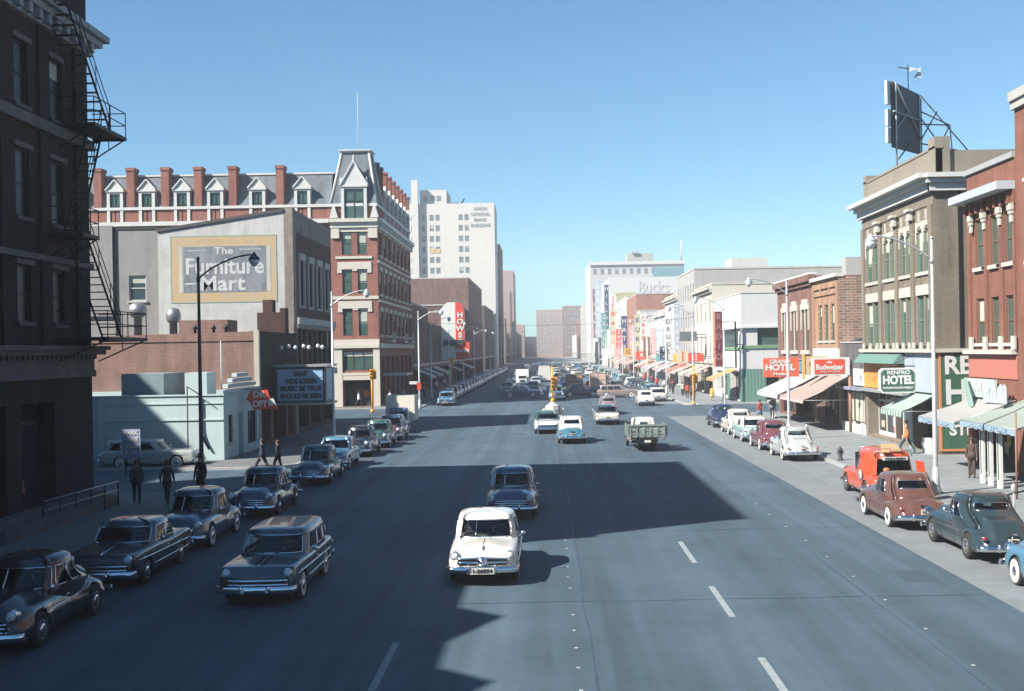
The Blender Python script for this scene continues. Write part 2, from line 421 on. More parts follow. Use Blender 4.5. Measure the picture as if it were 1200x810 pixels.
def walls(name_parent, x0, x1, y0, y1, h, mtl, faces=None, parapet=.35, roofdrop=.6, z0=-.3, depth=.18, blind=.45, wmats=None, cap=None, name='wall', capmat=None):
    """four outer walls with real openings, parapet, roof; faces = {'S': [(a0,a1,z0,z1,style)], ...}, a is world x or y"""
    P = name_parent; faces = faces or {}
    FS = {'S': Face(x0, y0, 0), 'E': Face(x1, y0, 90), 'N': Face(x1, y1, 180), 'W': Face(x0, y1, -90)}
    lens = {'S': x1 - x0, 'N': x1 - x0, 'E': y1 - y0, 'W': y1 - y0}
    mb = MB(); wins = []
    for k, F in FS.items():
        ops = []
        for o in faces.get(k, []):
            a0, a1 = o[0], o[1]
            if k == 'S': u0, u1 = a0 - x0, a1 - x0
            elif k == 'E': u0, u1 = a0 - y0, a1 - y0
            elif k == 'N': u0, u1 = x1 - a1, x1 - a0
            else: u0, u1 = y1 - a1, y1 - a0
            st = o[4] if len(o) > 4 else 'white'
            dd = (WSTY[st].get('d', .12) + .06) if st in WSTY else .8
            ops.append((u0, u1, o[2], o[3], st, dd))
        F.wall(mb, 0, lens[k], z0, h, ops)
        wins += [(F, o) for o in ops]
    t = parapet
    mi = 0
    for a, b in ((((x0, y0), (x1, y0)), ((x0 + t, y0 + t), (x1 - t, y0 + t))), (((x1, y0), (x1, y1)), ((x1 - t, y0 + t), (x1 - t, y1 - t))),
                 (((x1, y1), (x0, y1)), ((x1 - t, y1 - t), (x0 + t, y1 - t))), (((x0, y1), (x0, y0)), ((x0 + t, y1 - t), (x0 + t, y0 + t)))):
        mb.face([(*a[0], h), (*a[1], h), (*b[1], h), (*b[0], h)], mi)
        mb.face([(*b[0], h), (*b[1], h), (*b[1], h - roofdrop), (*b[0], h - roofdrop)], mi)
    w = mb.build(name, mtl, P)
    r = MB(); r.face([(x0 + t, y0 + t, h - roofdrop + .003), (x1 - t, y0 + t, h - roofdrop + .003), (x1 - t, y1 - t, h - roofdrop + .003), (x0 + t, y1 - t, h - roofdrop + .003)])
    r.build('roof', TAR, P)
    if cap:
        c = MB()
        for q in ((x0 - .06, x1 + .06, y0 - .06, y0 + t), (x0 - .06, x1 + .06, y1 - t, y1 + .06), (x0 - .06, x0 + t, y0 + t, y1 - t), (x1 - t, x1 + .06, y0 + t, y1 - t)):
            c.box(*q, h + .003, h + cap)
        c.build('coping', capmat or STONE, P)
    for F, o in wins:
        if o[4] in WSTY: put_window(F, o[0], o[2], o[1] - o[0], o[3] - o[2], o[4], P, blind)
    return FS

POSTERS = [mat('poster_' + n, c, rough=.8) for n, c in (('white', (.5, .5, .47)), ('red', (.4, .07, .05)), ('yellow', (.5, .36, .08)), ('blue', (.08, .16, .28)), ('cream', (.45, .4, .28)), ('green', (.07, .17, .1)), ('grey', (.25, .26, .27)))]
def shop_front(P, F, u0, u1, h, mframe=None, mback=None, door=None, bulk=.55, depth=.7, nm='storefront', transom=True):
    """set back behind an opening of the wall: bulkhead, plate glass, mullions, transom, door"""
    mframe = mframe or DARKP
    mb = MB()
    F.box(mb, u0, u1, -.1, bulk, -depth - .08, -depth + .02, 0)
    n = max(2, int((u1 - u0) / 1.6))
    for i in range(n + 1):
        c = u0 + (u1 - u0) * i / n
        F.box(mb, max(u0, c - .04), min(u1, c + .04), bulk, h, -depth - .04, -depth + .05, 0)
    if transom: F.box(mb, u0, u1, h - .8, h - .68, -depth - .04, -depth + .04, 0)
    o = mb.build(nm, mframe, P)
    g = MB(); g.face([F.P(u0, bulk, -depth), F.P(u1, bulk, -depth), F.P(u1, h, -depth), F.P(u0, h, -depth)])
    g.build('plate_glass', GLASS, o)
    for k in range(max(2, int((u1 - u0) * .9))):
        pu = u0 + .25 + random.random() * (u1 - u0 - .9); pw = random.uniform(.25, .7); pz = random.uniform(bulk + .15, max(bulk + .3, h - 1.5)); ph = random.uniform(.25, .7)
        p_ = MB(); F.box(p_, pu, pu + pw, pz, min(h - .1, pz + ph), -depth + .004, -depth + .012 + .002 * k); p_.build('window_poster', random.choice(POSTERS), o)
    d = MB(); du = u0 + (u1 - u0) * (door if door is not None else .5) 
    F.box(d, du - .5, du + .5, 0, 2.2, -depth - .02, -depth + .08, 0)
    dd = d.build('door', mat('dark_door', (.05, .035, .025)), o)
    k = MB(); F.box(k, du + .34, du + .4, .95, 1.2, -depth + .08, -depth + .13); k.build('handle', mat('brass', (.5, .35, .1), rough=.3, metal=1, var=0), dd)
    return o

# ------------------------------------------------------------------ lettering
def text_mesh(txt, size, bold=0.0, extr=.01, space=1.0):
    cu = bpy.data.curves.new('lettering', 'FONT'); cu.body = txt; cu.size = size; cu.extrude = extr; cu.offset = bold
    cu.align_x = 'CENTER'; cu.align_y = 'CENTER'; cu.resolution_u = 3; cu.space_character = space
    ob = bpy.data.objects.new('lettering', cu); TMP.collection.objects.link(ob)
    dg = tmp_dg(); me = bpy.data.meshes.new_from_object(ob.evaluated_get(dg))
    bpy.data.objects.remove(ob); bpy.data.curves.remove(cu)
    return me
def text(txt, pos, h, m, parent, rot=0, bold=0.0, sx=1.0, extr=.01, w=None, name='lettering', space=1.0, tilt=0):
    """letters of cap height h centred at pos on a wall facing rot; w fits the width"""
    me = text_mesh(txt, h / .7, bold, extr, space); me.materials.clear(); me.materials.append(m)
    if w:
        xs = [v.co.x for v in me.vertices]; sx = w / (max(xs) - min(xs))
    for v in me.vertices: v.co.x *= sx
    o = bpy.data.objects.new(name, me); COL.objects.link(o)
    if parent:
        W = wloc(parent); o.parent = parent; o.location = [pos[k] - W[k] for k in range(3)]
    else: o.location = pos
    o.rotation_euler = (pi / 2, tilt, radians(rot))
    return o
# ------------------------------------------------------------------ the setting
XL, XR = -18.3, 20.4            # building lines
KL, KR = -13.4, 14.3            # kerb lines
KH = .14
ROAD = asphalt('asphalt', (.05, .08, .104))
APRON = slabs('worn_concrete_lane', (.145, .165, .172), 3.0, dark=.8, var=.05)
WALK = slabs('pavement_slabs', (.185, .205, .21), 1.5, var=.07)
PAINT = mat('road_paint', (.24, .28, .29), rough=.8, var=.45, scale=9)
DIRT = mat('city_ground', (.12, .12, .11), var=.3, scale=.05)
WALKL = slabs('shade_toned_pavement_slabs', (.12, .125, .125), 1.5, var=.08)  # left pavement: its shade is put into a darker slab colour
APL = asphalt('shade_toned_lane', (.058, .075, .095))  # left parking lane, darkened in its colour to stand for the shade there
KERB = mat('kerb_stone', (.32, .33, .32), var=.2)

def struct(o): o['kind'] = 'structure'; return o
mb = MB(); mb.face([(-1600, -400, -.06), (1600, -400, -.06), (1600, 2800, -.06), (-1600, 2800, -.06)]); struct(mb.build('ground', DIRT))
mb = MB(); mb.face([(KL, -60, 0), (KR, -60, 0), (KR, 930, 0), (KL, 930, 0)])
struct(mb.build('road', ROAD))
mb = MB()
SIDEL = [(51.5, 62.5), (104.5, 127.5), (345, 358), (520, 534)]
SIDER = [(106.5, 124.5), (246, 258), (345, 358), (520, 534)]
for a, b in SIDEL: mb.face([(-300, a, 0), (KL, a, 0), (KL, b, 0), (-300, b, 0)])
for a, b in SIDER: mb.face([(KR, a, 0), (300, a, 0), (300, b, 0), (KR, b, 0)])
struct(mb.build('side_street', ROAD))
mb = MB()
for a, b in ((-60, 104), (127, 930)): mb.face([(10.45, a, .004), (KR, a, .004), (KR, b, .004), (10.45, b, .004)])
struct(mb.build('parking_lane', APRON)); mb = MB()
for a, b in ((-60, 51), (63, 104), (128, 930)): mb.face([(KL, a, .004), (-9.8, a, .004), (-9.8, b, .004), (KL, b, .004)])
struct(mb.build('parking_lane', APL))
def pavement(sides, left):
    mb = MB(); kb = MB(); y = -60
    segs = []
    for a, b in sides: segs.append((y, a)); y = b
    segs.append((y, 930))
    for a, b in segs:
        c = 1.4
        e = KL if left else KR; s = -1 if left else 1
        poly = [(e + s * .18, a + c), (e + s * c, a + .18), (e + s * 60, a + .18), (e + s * 60, b - .18), (e + s * c, b - .18), (e + s * .18, b - c)]
        if not left: poly = poly[::1]
        mb.face([(p, q, KH) for p, q in poly])
        out = [(e, a + c), (e + s * c, a), (e + s * 60, a), (e + s * 60, b), (e + s * c, b), (e, b - c)]
        for i in range(6):
            j = (i + 1) % 6
            if i == 2: continue
            kb.face([(*poly[i], KH), (*poly[j], KH), (*out[j], KH - .01), (*out[i], KH - .01)])
            kb.face([(*out[i], KH - .01), (*out[j], KH - .01), (*out[j], -.05), (*out[i], -.05)])
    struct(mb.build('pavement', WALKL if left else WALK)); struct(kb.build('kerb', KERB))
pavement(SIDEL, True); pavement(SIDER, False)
# painted marks: lane dashes and the rows of buttons
mb = MB()
def dash(x, y0, y1, w=.075, z=.006): mb.face([(x - w, y0, z), (x + w, y0, z), (x + w, y1, z), (x - w, y1, z)])
for y0, y1 in ((13.5, 17), (20.2, 23), (26.5, 29.9), (33.2, 36.9)): dash(4.03, y0, y1)
for y0, y1 in ((10, 13.4), (21.2, 24.7)): dash(-3.2, y0, y1)
struct(mb.build('lane_marking', PAINT))
mb = MB()
random.seed(3)
for x, y0, st, n in ((.5, 12, 1.5, 46), (7.85, 13.5, 2.9, 16)):
    for i in range(n):
        if random.random() < .12: continue
        y = y0 + i * st; mb.lathe([(.05, 0.002), (.045, .009), (.02, .012)], (x + random.uniform(-.03, .03), y, 0), n=8)
struct(mb.build('road_button', PAINT))
# crosswalk lines at the big intersection
mb = MB()
for y in (103.2, 105.9, 126.6, 129.2): mb.face([(KL + .2, y, .006), (KR - .2, y, .006), (KR - .2, y + .2, .006), (KL + .2, y + .2, .006)])
struct(mb.build('crosswalk_line', PAINT))
# patches of newer asphalt
mb = MB()
for x, y, w, l in ((6.4, 47, 1.4, 3), (-1.2, 90, 1.2, 4), (9.0, 30, .8, 1.6)):
    mb.face([(x, y, .004), (x + w, y + .1, .004), (x + w, y + l, .004), (x - .05, y + l, .004)])
struct(mb.build('asphalt_patch', mat('tar_patch', (.036, .058, .08), rough=.75, var=.3, scale=4)))
mb = MB()
random.seed(8)
for x in (-6.6, -3.05, .78, 7.55):
    pts = [(x + random.uniform(-.04, .04), -20 + i * 3.0) for i in range(120)]
    for (a, b), (c, d) in zip(pts, pts[1:]): w = random.uniform(.006, .024); mb.face([(a - w, b, .005), (a + w, b, .005), (c + w, d, .005), (c - w, d, .005)])
for y in (19.5, 28.4, 39.2, 53.0, 66.5, 81.0):
    pts = [(KL + 3.7 + i * 1.0, y + random.uniform(-.05, .05)) for i in range(21)]
    for (a, b), (c, d) in zip(pts, pts[1:]): w = random.uniform(.01, .03); mb.face([(a, b - w, .0065), (c, d - w, .0065), (c, d + w, .0065), (a, b + w, .0065)])
struct(mb.build('tar_seam', mat('tar_seam', (.035, .058, .078), rough=.6, var=.3, scale=2)))
# manhole covers
for (x, y) in ((-1.9, 52.0), (1.9, 100.5)):
    mb = MB(); mb.lathe([(.34, .002), (.33, .012), (.27, .012), (.26, .007), (.0001, .007)], (x, y, 0), n=24)
    struct(mb.build('manhole_cover', mat('cast_iron_cover', (.05, .05, .055), rough=.5, metal=.6)))

# ------------------------------------------------------------------ LEFT SIDE
BRK_DARK = brick('dark_red_brick', (.09, .04, .03), (.06, .028, .022), (.07, .06, .055))
# 1. the near dark building (its street face is in its own shade)
B = thing('hotel_building', (-26, 37.5, 0), 'dark brick corner block at the left edge with iron fire escape and heavy stone cornice', 'building')
WSTY['near_black'] = None
ops = []
for y in (29.2, 32.4, 35.6, 38.8, 42.0, 45.0):
    ops += [(y - .55, y + .55, 7.3, 9.3, 'near_black'), (y - .55, y + .55, 11.0, 13.4, 'near_black'), (y - .55, y + .55, 14.95, 17.2, 'near_black'), (y - .55, y + .55, 20.0, 22.2, 'near_black')]
ops += [(28.0, 31.2, .6, 4.4, 'bay', .8), (32.6, 35.8, .6, 4.4, 'bay', .8), (37.2, 40.4, .6, 4.4, 'bay', .8), (41.6, 44.4, .05, 4.4, 'bay', .8)]
nops = []
for x in (-22, -26, -30): nops += [(x - .55, x + .55, z, z + 2.1, 'near_black') for z in (7.3, 11.2, 15.0, 20.0)]
WSTY['near_black'] = dict(frame=IRON, glass=mat('dull_black_glass', (.01, .012, .016), rough=.35, var=0, spec=.25), sill=True, stone=mat('dark_sill', (.045, .043, .045)))
BDK = brick('near_black_brick', (.034, .021, .019), (.024, .016, .015), (.03, .027, .027))  # brick, stone, sashes and sills of this block are near black
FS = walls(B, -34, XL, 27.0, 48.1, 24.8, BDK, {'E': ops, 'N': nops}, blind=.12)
F = FS['E']
DST = streaked('near_black_stone', (.12, .115, .11), (.05, .05, .05))
for a, b in ((28.0, 31.2), (32.6, 35.8), (37.2, 40.4), (41.6, 44.4)): shop_front(B, F, a - 27, b - 27, 4.4, door=.3)
mb = MB()
F.box(mb, -.1, 21.1, 5.25, 5.5, -.05, .18); F.box(mb, -.1, 21.12, 5.5, 5.95, -.04, .1)
for i in range(52): F.box(mb, i * .405 + .02, i * .405 + .2, 5.95, 6.12, -.04, .3)
F.box(mb, -.1, 21.45, 6.12, 6.3, -.04, .46); F.box(mb, -.1, 21.6, 6.3, 6.46, -.04, .6)
FN = FS['N']; FN.box(mb, .2, 15.6, 6.12, 6.3, -.04, .35); FN.box(mb, .2, 15.6, 6.3, 6.46, -.04, .5)
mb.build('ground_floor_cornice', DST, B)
for z, t, d in ((9.55, .22, .16), (14.3, .4, .22)):
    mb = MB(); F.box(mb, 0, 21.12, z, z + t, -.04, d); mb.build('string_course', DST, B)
mb = MB(); F.box(mb, 0, 21.15, 18.1, 18.5, -.04, .25); F.box(mb, 0, 21.4, 18.5, 18.75, -.04, .55); F.box(mb, 0, 21.65, 18.75, 19.0, -.04, .75)
for i in range(26): F.box(mb, i * .81 + .1, i * .81 + .4, 18.15, 18.5, .25, .5)
mb.build('upper_cornice', streaked('cornice_paint', (.3, .33, .36), (.12, .12, .12)), B)
mb = MB()
for y in (27.6, 30.8, 34.0, 37.2, 40.4, 43.6, 46.9): F.box(mb, y - 27 - .3, y - 27 + .3, 6.46, 18.1, -.04, .12)
mb.build('pilasters', BDK, B)
mb = MB()
for y in (29.2, 32.4, 35.6, 38.8, 42.0, 45.0):
    for z in (9.3, 13.4, 17.2): F.box(mb, y - 27 - .75, y - 27 + .75, z + .02, z + .2, -.04, .1)
mb.build('lintels', DST, B)
mb = MB(); F.box(mb, 0, 21.3, 24.3, 24.8, .003, .3); mb.build('parapet_band', DST, B)
# window display and paper notices in the near shop window
mb = MB(); F.box(mb, 43.1 - 27, 43.55 - 27, 2.1, 3.4, -.79, -.75); F.box(mb, 43.75 - 27, 44.1 - 27, 3.1, 3.9, -.79, -.75, 0)
mb.build('window_notice', mat('pale_notice_paper', (.5, .6, .65)), B)

# fire escape
FE = thing('fire_escape', (XL, 46.5, 0), 'black iron fire escape climbing the dark brick block at the left edge', 'fire escape')
def platform(y0, y1, z, out):
    mb = MB(); x1 = XL + out
    n = int((y1 - y0) / .12)
    for i in range(n): mb.box(XL + .02, x1, y0 + i * .12, y0 + i * .12 + .07, z - .03, z)
    mb.box(XL, x1, y0 - .03, y0, z - .12, z + .02); mb.box(XL, x1, y1, y1 + .04, z - .12, z + .02); mb.box(x1, x1 + .04, y0, y1, z - .12, z + .02)
    mb.build('platform', IRON, FE)
    r = MB()
    for zz in (z + .5, z + 1.0): r.tube([(XL, y0, zz), (x1, y0, zz), (x1, y1, zz), (XL, y1, zz)], .022, n=6)
    for (x, y) in ((x1, y0), (x1, y1), ((XL + x1) / 2, y1), ((XL + x1) / 2, y0), (x1, (y0 + y1) / 2)): r.tube([(x, y, z), (x, y, z + 1.0)], .02, n=6)
    r.build('railing', IRON, FE)
    k = MB()
    for y in (y0 + .1, y1 - .05): k.tube([(x1, y, z - .06), (XL, y, z - .9)], .03, n=6); k.tube([((XL + x1) / 2 , y, z - .06), ((XL + x1) / 2, y, z - .5)], .02, n=6)
    k.build('bracket', IRON, FE)
def stair(p0, p1, w, n):
    """two stringers between p0 (top) and p1 (foot), steps between them"""
    mb = MB()
    for dx in (0, w): mb.tube([(p0[0] + dx, p0[1], p0[2]), (p1[0] + dx, p1[1], p1[2])], .045, n=6)
    for i in range(n):
        t = (i + .5) / n; y = p0[1] + (p1[1] - p0[1]) * t; z = p0[2] + (p1[2] - p0[2]) * t
        mb.box(p0[0], p0[0] + w, y - .1, y + .1, z - .02, z + .015)
    mb.build('stair', IRON, FE)
    r = MB()
    for h in (.5, .95): r.tube([(p0[0] + w, p0[1], p0[2] + h), (p1[0] + w, p1[1], p1[2] + h)], .02, n=6)
    for t in (.02, .35, .68, .98):
        y = p0[1] + (p1[1] - p0[1]) * t; z = p0[2] + (p1[2] - p0[2]) * t; r.tube([(p0[0] + w, y, z), (p0[0] + w, y, z + .95)], .018, n=6)
    r.build('handrail', IRON, FE)
platform(45.2, 48.6, 14.9, 1.35)
platform(44.6, 48.9, 6.75, 1.95)
platform(41.4, 43.2, 19.3, 1.35)
platform(44.0, 45.6, 10.6, 1.3)
stair((XL + .3, 43.0, 19.3), (XL + .3, 47.6, 14.95), .8, 15)
stair((XL + .35, 44.9, 10.6), (XL + .35, 48.4, 6.8), .75, 14)
stair((XL + .3, 47.2, 14.9), (XL + .3, 44.8, 10.65), .6, 14)
stair((XL + .3, 38.5, 23.2), (XL + .3, 42.0, 19.35), .8, 13)

# pavement railing in front of it
R_ = thing('pavement_railing', (-16.9, 43, KH), 'low steel pavement railing in the shade beside the dark corner block', 'railing')
mb = MB()
for z in (.62, .95): mb.tube([(-17.35, 41, z + KH), (-17.0, 47.2, z + KH)], .028, n=8)
mb.build('rail', mat('galvanised_rail', (.2, .25, .32), rough=.3, metal=.8, var=0), R_)
for i in range(6):
    mb = MB(); y = 41 + i * 1.24; x = -17.35 + .35 * i / 5; mb.tube([(x, y, KH), (x, y, KH + .95)], .03, n=8); mb.build('post', IRON, R_)
mb = MB(); mb.box(-17.6, -17.1, 37.6, 47.4, KH, KH + .42); mb.box(-18.1, -17.6, 37.6, 47.4, KH, KH + .62)
mb.build('stone_step', DST, R_)

V = thing('unseen_viaduct', (0, -9, 0), 'concrete railway viaduct behind the camera, beneath the viewpoint', 'viaduct')  # out of view; added to cut ambient light from behind the camera
mb = MB(); mb.box(-70, 70, -17, -1.5, 3.7, 4.5); mb.build('deck', CONC, V)
mb = MB(); mb.box(-70, 70, -1.7, -1.5, 4.503, 5.3); mb.box(-70, 70, -17, -16.8, 4.503, 5.3); mb.build('parapet', CONC, V)
for x in (-34, -14.5, .5, 15.5, 36):
    mb = MB(); mb.box(x - .5, x + .5, -16, -2.5, -.2, 3.7); mb.build('pier', CONC, V)

# 2. near lower brick block beyond the frame whose roofline shades the road
B = thing('gabled_brick_block', (-26, 14, 0), 'lower gabled brick block left of the camera, casting its roofline on the road', 'building')
ops = [(y - .6, y + .6, z, z + 2.1, 'dark') for y in (4, 7, 10, 13, 16, 19, 22, 25) for z in (6, 11)] + [(y, y + 3.8, .5, 3.9, 'bay', .8) for y in (3, 9, 15, 21)]
FS = walls(B, -34, XL, 1.5, 26.95, 16.1, BRK_DARK, {'E': ops}, blind=.3)
for y in (3, 9, 15, 21): shop_front(B, FS['E'], y - 1.5, y + 2.3, 3.9)
for y in (16.9, 11.6):
    mb = MB(); mb.prism([(y - 1.6, 16.1), (y + 1.6, 16.1), (y, 17.15)], XL - .4, XL + .02, 'x'); mb.build('gable', BRK_DARK, B)

B = thing('tall_rear_block', (-65, 43, 0), 'tall brick block outside the frame at left whose shade falls on the aqua shop wall', 'building')
walls(B, -80, -50, 30, 57, 30.5, BRK_DARK, {'E': [(y, y + 1.3, z, z + 2, 'near_black') for y in (33, 38, 43, 48, 53) for z in (4, 9, 14, 19, 24)]}, cap=.2)

# 3. white low service building on the far corner of the side street
WPL = streaked('pale_aqua_plaster', (.48, .6, .6), (.36, .44, .45), amt=.5)
B = thing('corner_shop', (-27, 71, 0), 'low pale aqua plastered corner shop with stepped parapet under the brick wall', 'shop building')
ops = [(68.0, 69.0, 1.0, 2.6, 'dark'), (70.2, 71.3, .1, 2.6, 'bay', .5), (72.4, 74.6, .6, 2.6, 'shop')]
FS = walls(B, -36, -18.15, 67, 75.35, 3.75, WPL, {'E': ops}, cap=.08, capmat=WPL, roofdrop=.35)
mb = MB(); F = FS['E']; F.box(mb, 70.25 - 67, 71.25 - 67, .1, 2.5, -.4, -.34); mb.build('door', mat('blue_grey_door', (.1, .14, .16)), B)
mb = MB(); S = FS['S']; S.box(mb, 0, 17.85, 2.38, 2.46, .003, .06); S.box(mb, 0, 17.85, 3.3, 3.36, .003, .05); mb.build('string_course', WPL, B)
mb = MB()
for u in (2.2, 6.4, 10.8): S.box(mb, u, u + .35, 0, 3.7, .003, .07)
mb.build('pilaster', WPL, B)
mb = MB()
for i, (a, b, h) in enumerate(((67.0, 75.3, 4.05), (68.0, 74.6, 4.35), (69.0, 73.6, 4.65), (70.0, 72.6, 4.95))):
    mb.box(-18.45 , -18.15, a, b, 3.84 + i * .3, h)
mb.build('stepped_parapet', WPL, B)
mb = MB(); mb.box(-25.1, -22.6, 70.5, 74.5, 3.2, 5.0); mb.build('roof_plant_box', mat('grey_green_sheet', (.2, .28, .3), rough=.6, var=.15), B)
mb = MB(); mb.box(-21.5, -20.2, 71.0, 73, 3.2, 5.0); mb.build('roof_hatch_box', WPL, B)
mb = MB(); mb.tube([(-19.6, 72, 3.2), (-19.6, 72, 6.9)], .03); mb.build('vent_pipe', WPL, B)
mb = MB(); mb.tube([(-19.4, 66.93, 3.6), (-19.45, 66.9, 2.0), (-19.2, 66.9, 1.2), (-18.95, 66.9, .75)], .07)
mb.build('drain_pipe', IRON, B)
mb = MB(); mb.tube([(-20.05, 66.6, 0), (-20.05, 66.6, 4.3)], .035); mb.tube([(-20.05, 66.6, 4.3), (-19.6, 66.6, 4.0), (-19.2, 66.6, 3.7)], .03); 
tag(mb.build('pipe_stand', IRON, origin=(-20.05, 66.6, 0)), 'thin iron standpipe with bent top before the aqua shop wall', 'pipe')

# 4. low brick theatre building
BRK_TAN = brick('orange_brown_brick', (.3, .15, .115), (.25, .125, .095), (.3, .23, .2), var=.12)
B = thing('theatre_building', (-30, 81, 0), 'low orange brown brick picture theatre with dark front beside the painted wall', 'theatre')
ops = [(76.4, 79.6, .2, 3.0, 'bay', 1.2), (80.4, 84.2, .1, 3.0, 'bay', 1.5), (84.8, 86.7, .3, 3.0, 'bay', .9)]
mb = MB()
FS = walls(B, -55, -18.4, 75.4, 87.0, 6.9, BRK_TAN, {'E': ops}, roofdrop=.5, cap=.1, capmat=BRK_TAN)
mb = MB(); mb.prism([(-55, 7.0), (-18.42, 7.0), (-18.42, 7.5), (-40, 7.12)], 75.42, 75.75, 'y'); mb.build('raked_parapet', BRK_TAN, B)
F = FS['E']
mb = MB(); mb.box(-18.4, -18.15, 75.4, 87.0, 3.05, 7.5); mb.build('dark_front', brick('front_black_brick', (.05, .035, .03), (.035, .025, .022), (.05, .045, .04)), B)
mb = MB(); mb.box(-18.42, -18.1, 75.3, 75.65, 0, 7.55); mb.build('corner_stone', STONE, B)
for a, b in ((76.4, 79.6), (80.4, 84.2), (84.8, 86.7)): shop_front(B, F, a - 75.4, b - 75.4, 3.0, transom=False, depth=.85)
mb = MB()
mb.box(-24.1, -20.9, 78.5, 81, 6.4, 8.35); mb.build('roof_stack', BRK_TAN, B)
mb = MB(); mb.box(-20.5, -18.5, 84.9, 86.0, 6.4, 9.0); mb.box(-20.1, -19.4, 84.95, 85.95, 9.0, 9.9); mb.box(-18.9, -18.5, 84.95, 85.95, 9.0, 9.3); mb.build('stepped_gable', BRK_DARK, B)
for i, (x, y, h, r) in enumerate(((-29.0, 85.0, 9.3, .62), (-26.6, 85.4, 8.9, .5))):
    mb = MB(); mb.lathe([(.28, 6.6), (.28, h - .5), (.36, h - .5), (r, h - .3), (r * 1.05, h + .1), (r * .8, h + .45), (.05, h + .6)], (x, y, 0), n=20)
    tag(mb.build('roof_ventilator', mat('zinc_ventilator', (.3, .31, .32), rough=.4, metal=.7), origin=(x, y, 6.5)), ('taller left', 'shorter right')[i] + ' round zinc ventilator on the theatre roof before the grey wall', 'ventilator')
for x in (-22.6, -21.4, -20.6):
    mb = MB(); mb.lathe([(.09, 6.5), (.09, 7.7), (.2, 7.75), (.02, 8.0)], (x, 77, 0), n=10); mb.build('vent_pipe', IRON, B)

# marquee
M = thing('theatre_marquee', (-17, 80, 4), 'blue lit letter board marquee jutting from the dark theatre front', 'marquee')
mb = MB(); mb.box(-18.1, -14.7, 79.25, 82.5, 2.75, 5.15); mb.build('cabinet', mat('marquee_cabinet', (.04, .04, .05), rough=.5), M)
mb = MB(); mb.box(-18.5 + .38, -14.5, 79.05, 82.7, 5.15, 5.3); mb.box(-18.12, -14.5, 79.05, 82.7, 2.62, 2.75); mb.build('rim', STEEL, M)
mb = MB(); mb.box(-17.85, -14.85, 79.2, 79.249, 2.92, 5.0); mb.box(-14.7, -14.65, 79.5, 82.3, 2.92, 5.0)
BD = mb.build('letter_board', mat('blue_white_board', (.27, .45, .62), rough=.5, var=.05), M)
lt = mat('black_letters', (.01, .01, .015), var=0)
for i, t in enumerate(('GIANT', 'WIDE SCREEN', 'MUSIC BE TRUE', 'SHOULD BE SEEN')):
    text(t, (-16.3, 79.17, 4.68 - i * .49), .3, lt, BD, 0, bold=.02, w=(1.0, 2.1, 2.75, 2.75)[i])
mb = MB()
for i in range(4): mb.box(-17.85, -14.85, 79.18, 79.199, 4.44 - i * .49, 4.455 - i * .49)
mb.build('letter_rail', STEEL, BD)
for i in range(7):
    x = -17.75 + (0, .5, .95, 1.5, 1.85, 2.45, 2.75)[i]
    mb = MB(); mb.lathe([(.02, .14), (.09, .1), (.14, -.02), (.08, -.12), (.02, -.16)], (x, 80.1, 6.45 + .08 * (i % 2)), n=12)
    lp_ = mb.build('sign_lamp', mat('white_enamel', (.7, .7, .68), rough=.25, var=0), M)
    mb = MB(); mb.tube([(x, 80.25, 5.3), (x, 80.25, 6.3), (x, 80.12, 6.5)], .015, n=6); mb.build('lamp_stem', IRON, lp_)

# small red and white hanging sign
SG = thing('optician_sign', (-17.6, 71.5, 3.3), 'red and white shaped double sign hanging before the aqua shop corner', 'sign')
RED = mat('sign_red', (.62, .06, .035), rough=.45, var=.1); SW = mat('sign_white', (.66, .66, .63), rough=.5, var=.05)
mb = MB(); mb.prism([(-18.0, 3.25), (-17.75, 3.85), (-16.7, 3.9), (-16.62, 3.5), (-16.2, 3.0), (-16.15, 2.75), (-17.5, 2.72), (-17.75, 3.0)], 71.4, 71.55); P_ = mb.build('panel', RED, SG)
mb = MB(); mb.prism([(-16.62, 3.32), (-16.35, 3.4), (-16.2, 3.02), (-16.66, 2.92)], 71.35, 71.4); mb.prism([(-18.0, 3.25), (-17.9, 3.3), (-17.5, 2.86), (-17.7, 2.95)], 71.36, 71.4); mb.build('arrow', SW, P_)
text('DR', (-17.2, 71.37, 3.62), .34, SW, P_, bold=.02, w=.75); text('OPT', (-17.15, 71.37, 3.05), .38, SW, P_, bold=.02, w=.85)
mb = MB(); mb.tube([(-18.15, 71.47, 3.95), (-16.6, 71.47, 3.95)], .03); mb.build('bracket', IRON, SG)

# 5. painted wall building
WW = streaked('whitewashed_wall', (.52, .53, .51), (.32, .32, .3), amt=.75)
GR = streaked('grey_stucco', (.28, .275, .27), (.21, .205, .2), amt=.8)
BRK_M = brick('maroon_brick', (.13, .06, .045), (.09, .042, .035), (.12, .1, .09))
B = thing('furniture_store', (-24, 94, 0), 'dark brick store whose whitewashed side wall carries a big painted furniture sign', 'building')
ops = []
for a in (89.6, 93.0, 96.4, 99.6): ops.append((a - .75, a + .75, 9.6, 12.9, 'dark'))
for a in (88.6, 90.6, 92.6, 94.6, 96.6, 98.6, 100.6): ops.append((a - .6, a + .6, 5.2, 7.9, 'dark'))
ops += [(a, a + 3.9, .5, 3.9, 'bay', .8) for a in (87.7, 92.6, 97.6)]
FS = walls(B, -28.15, XL, 87.1, 102.3, 15.0, BRK_M, {'E': ops}, blind=.2)
F = FS['E']
for a in (87.7, 92.6, 97.6): shop_front(B, F, a - 87.1, a + 3.9 - 87.1, 3.9)
mb = MB(); mb.prism([(-28.15, 0), (-18.95, 0), (-18.95, 16.4), (-28.15, 15.0)], 87.0, 87.099); mb.prism([(-28.15, 15.0), (-18.95, 15.0), (-18.95, 16.4), (-28.15, 15.05)], 87.1, 87.4)
PW = mb.build('painted_wall', WW, B)
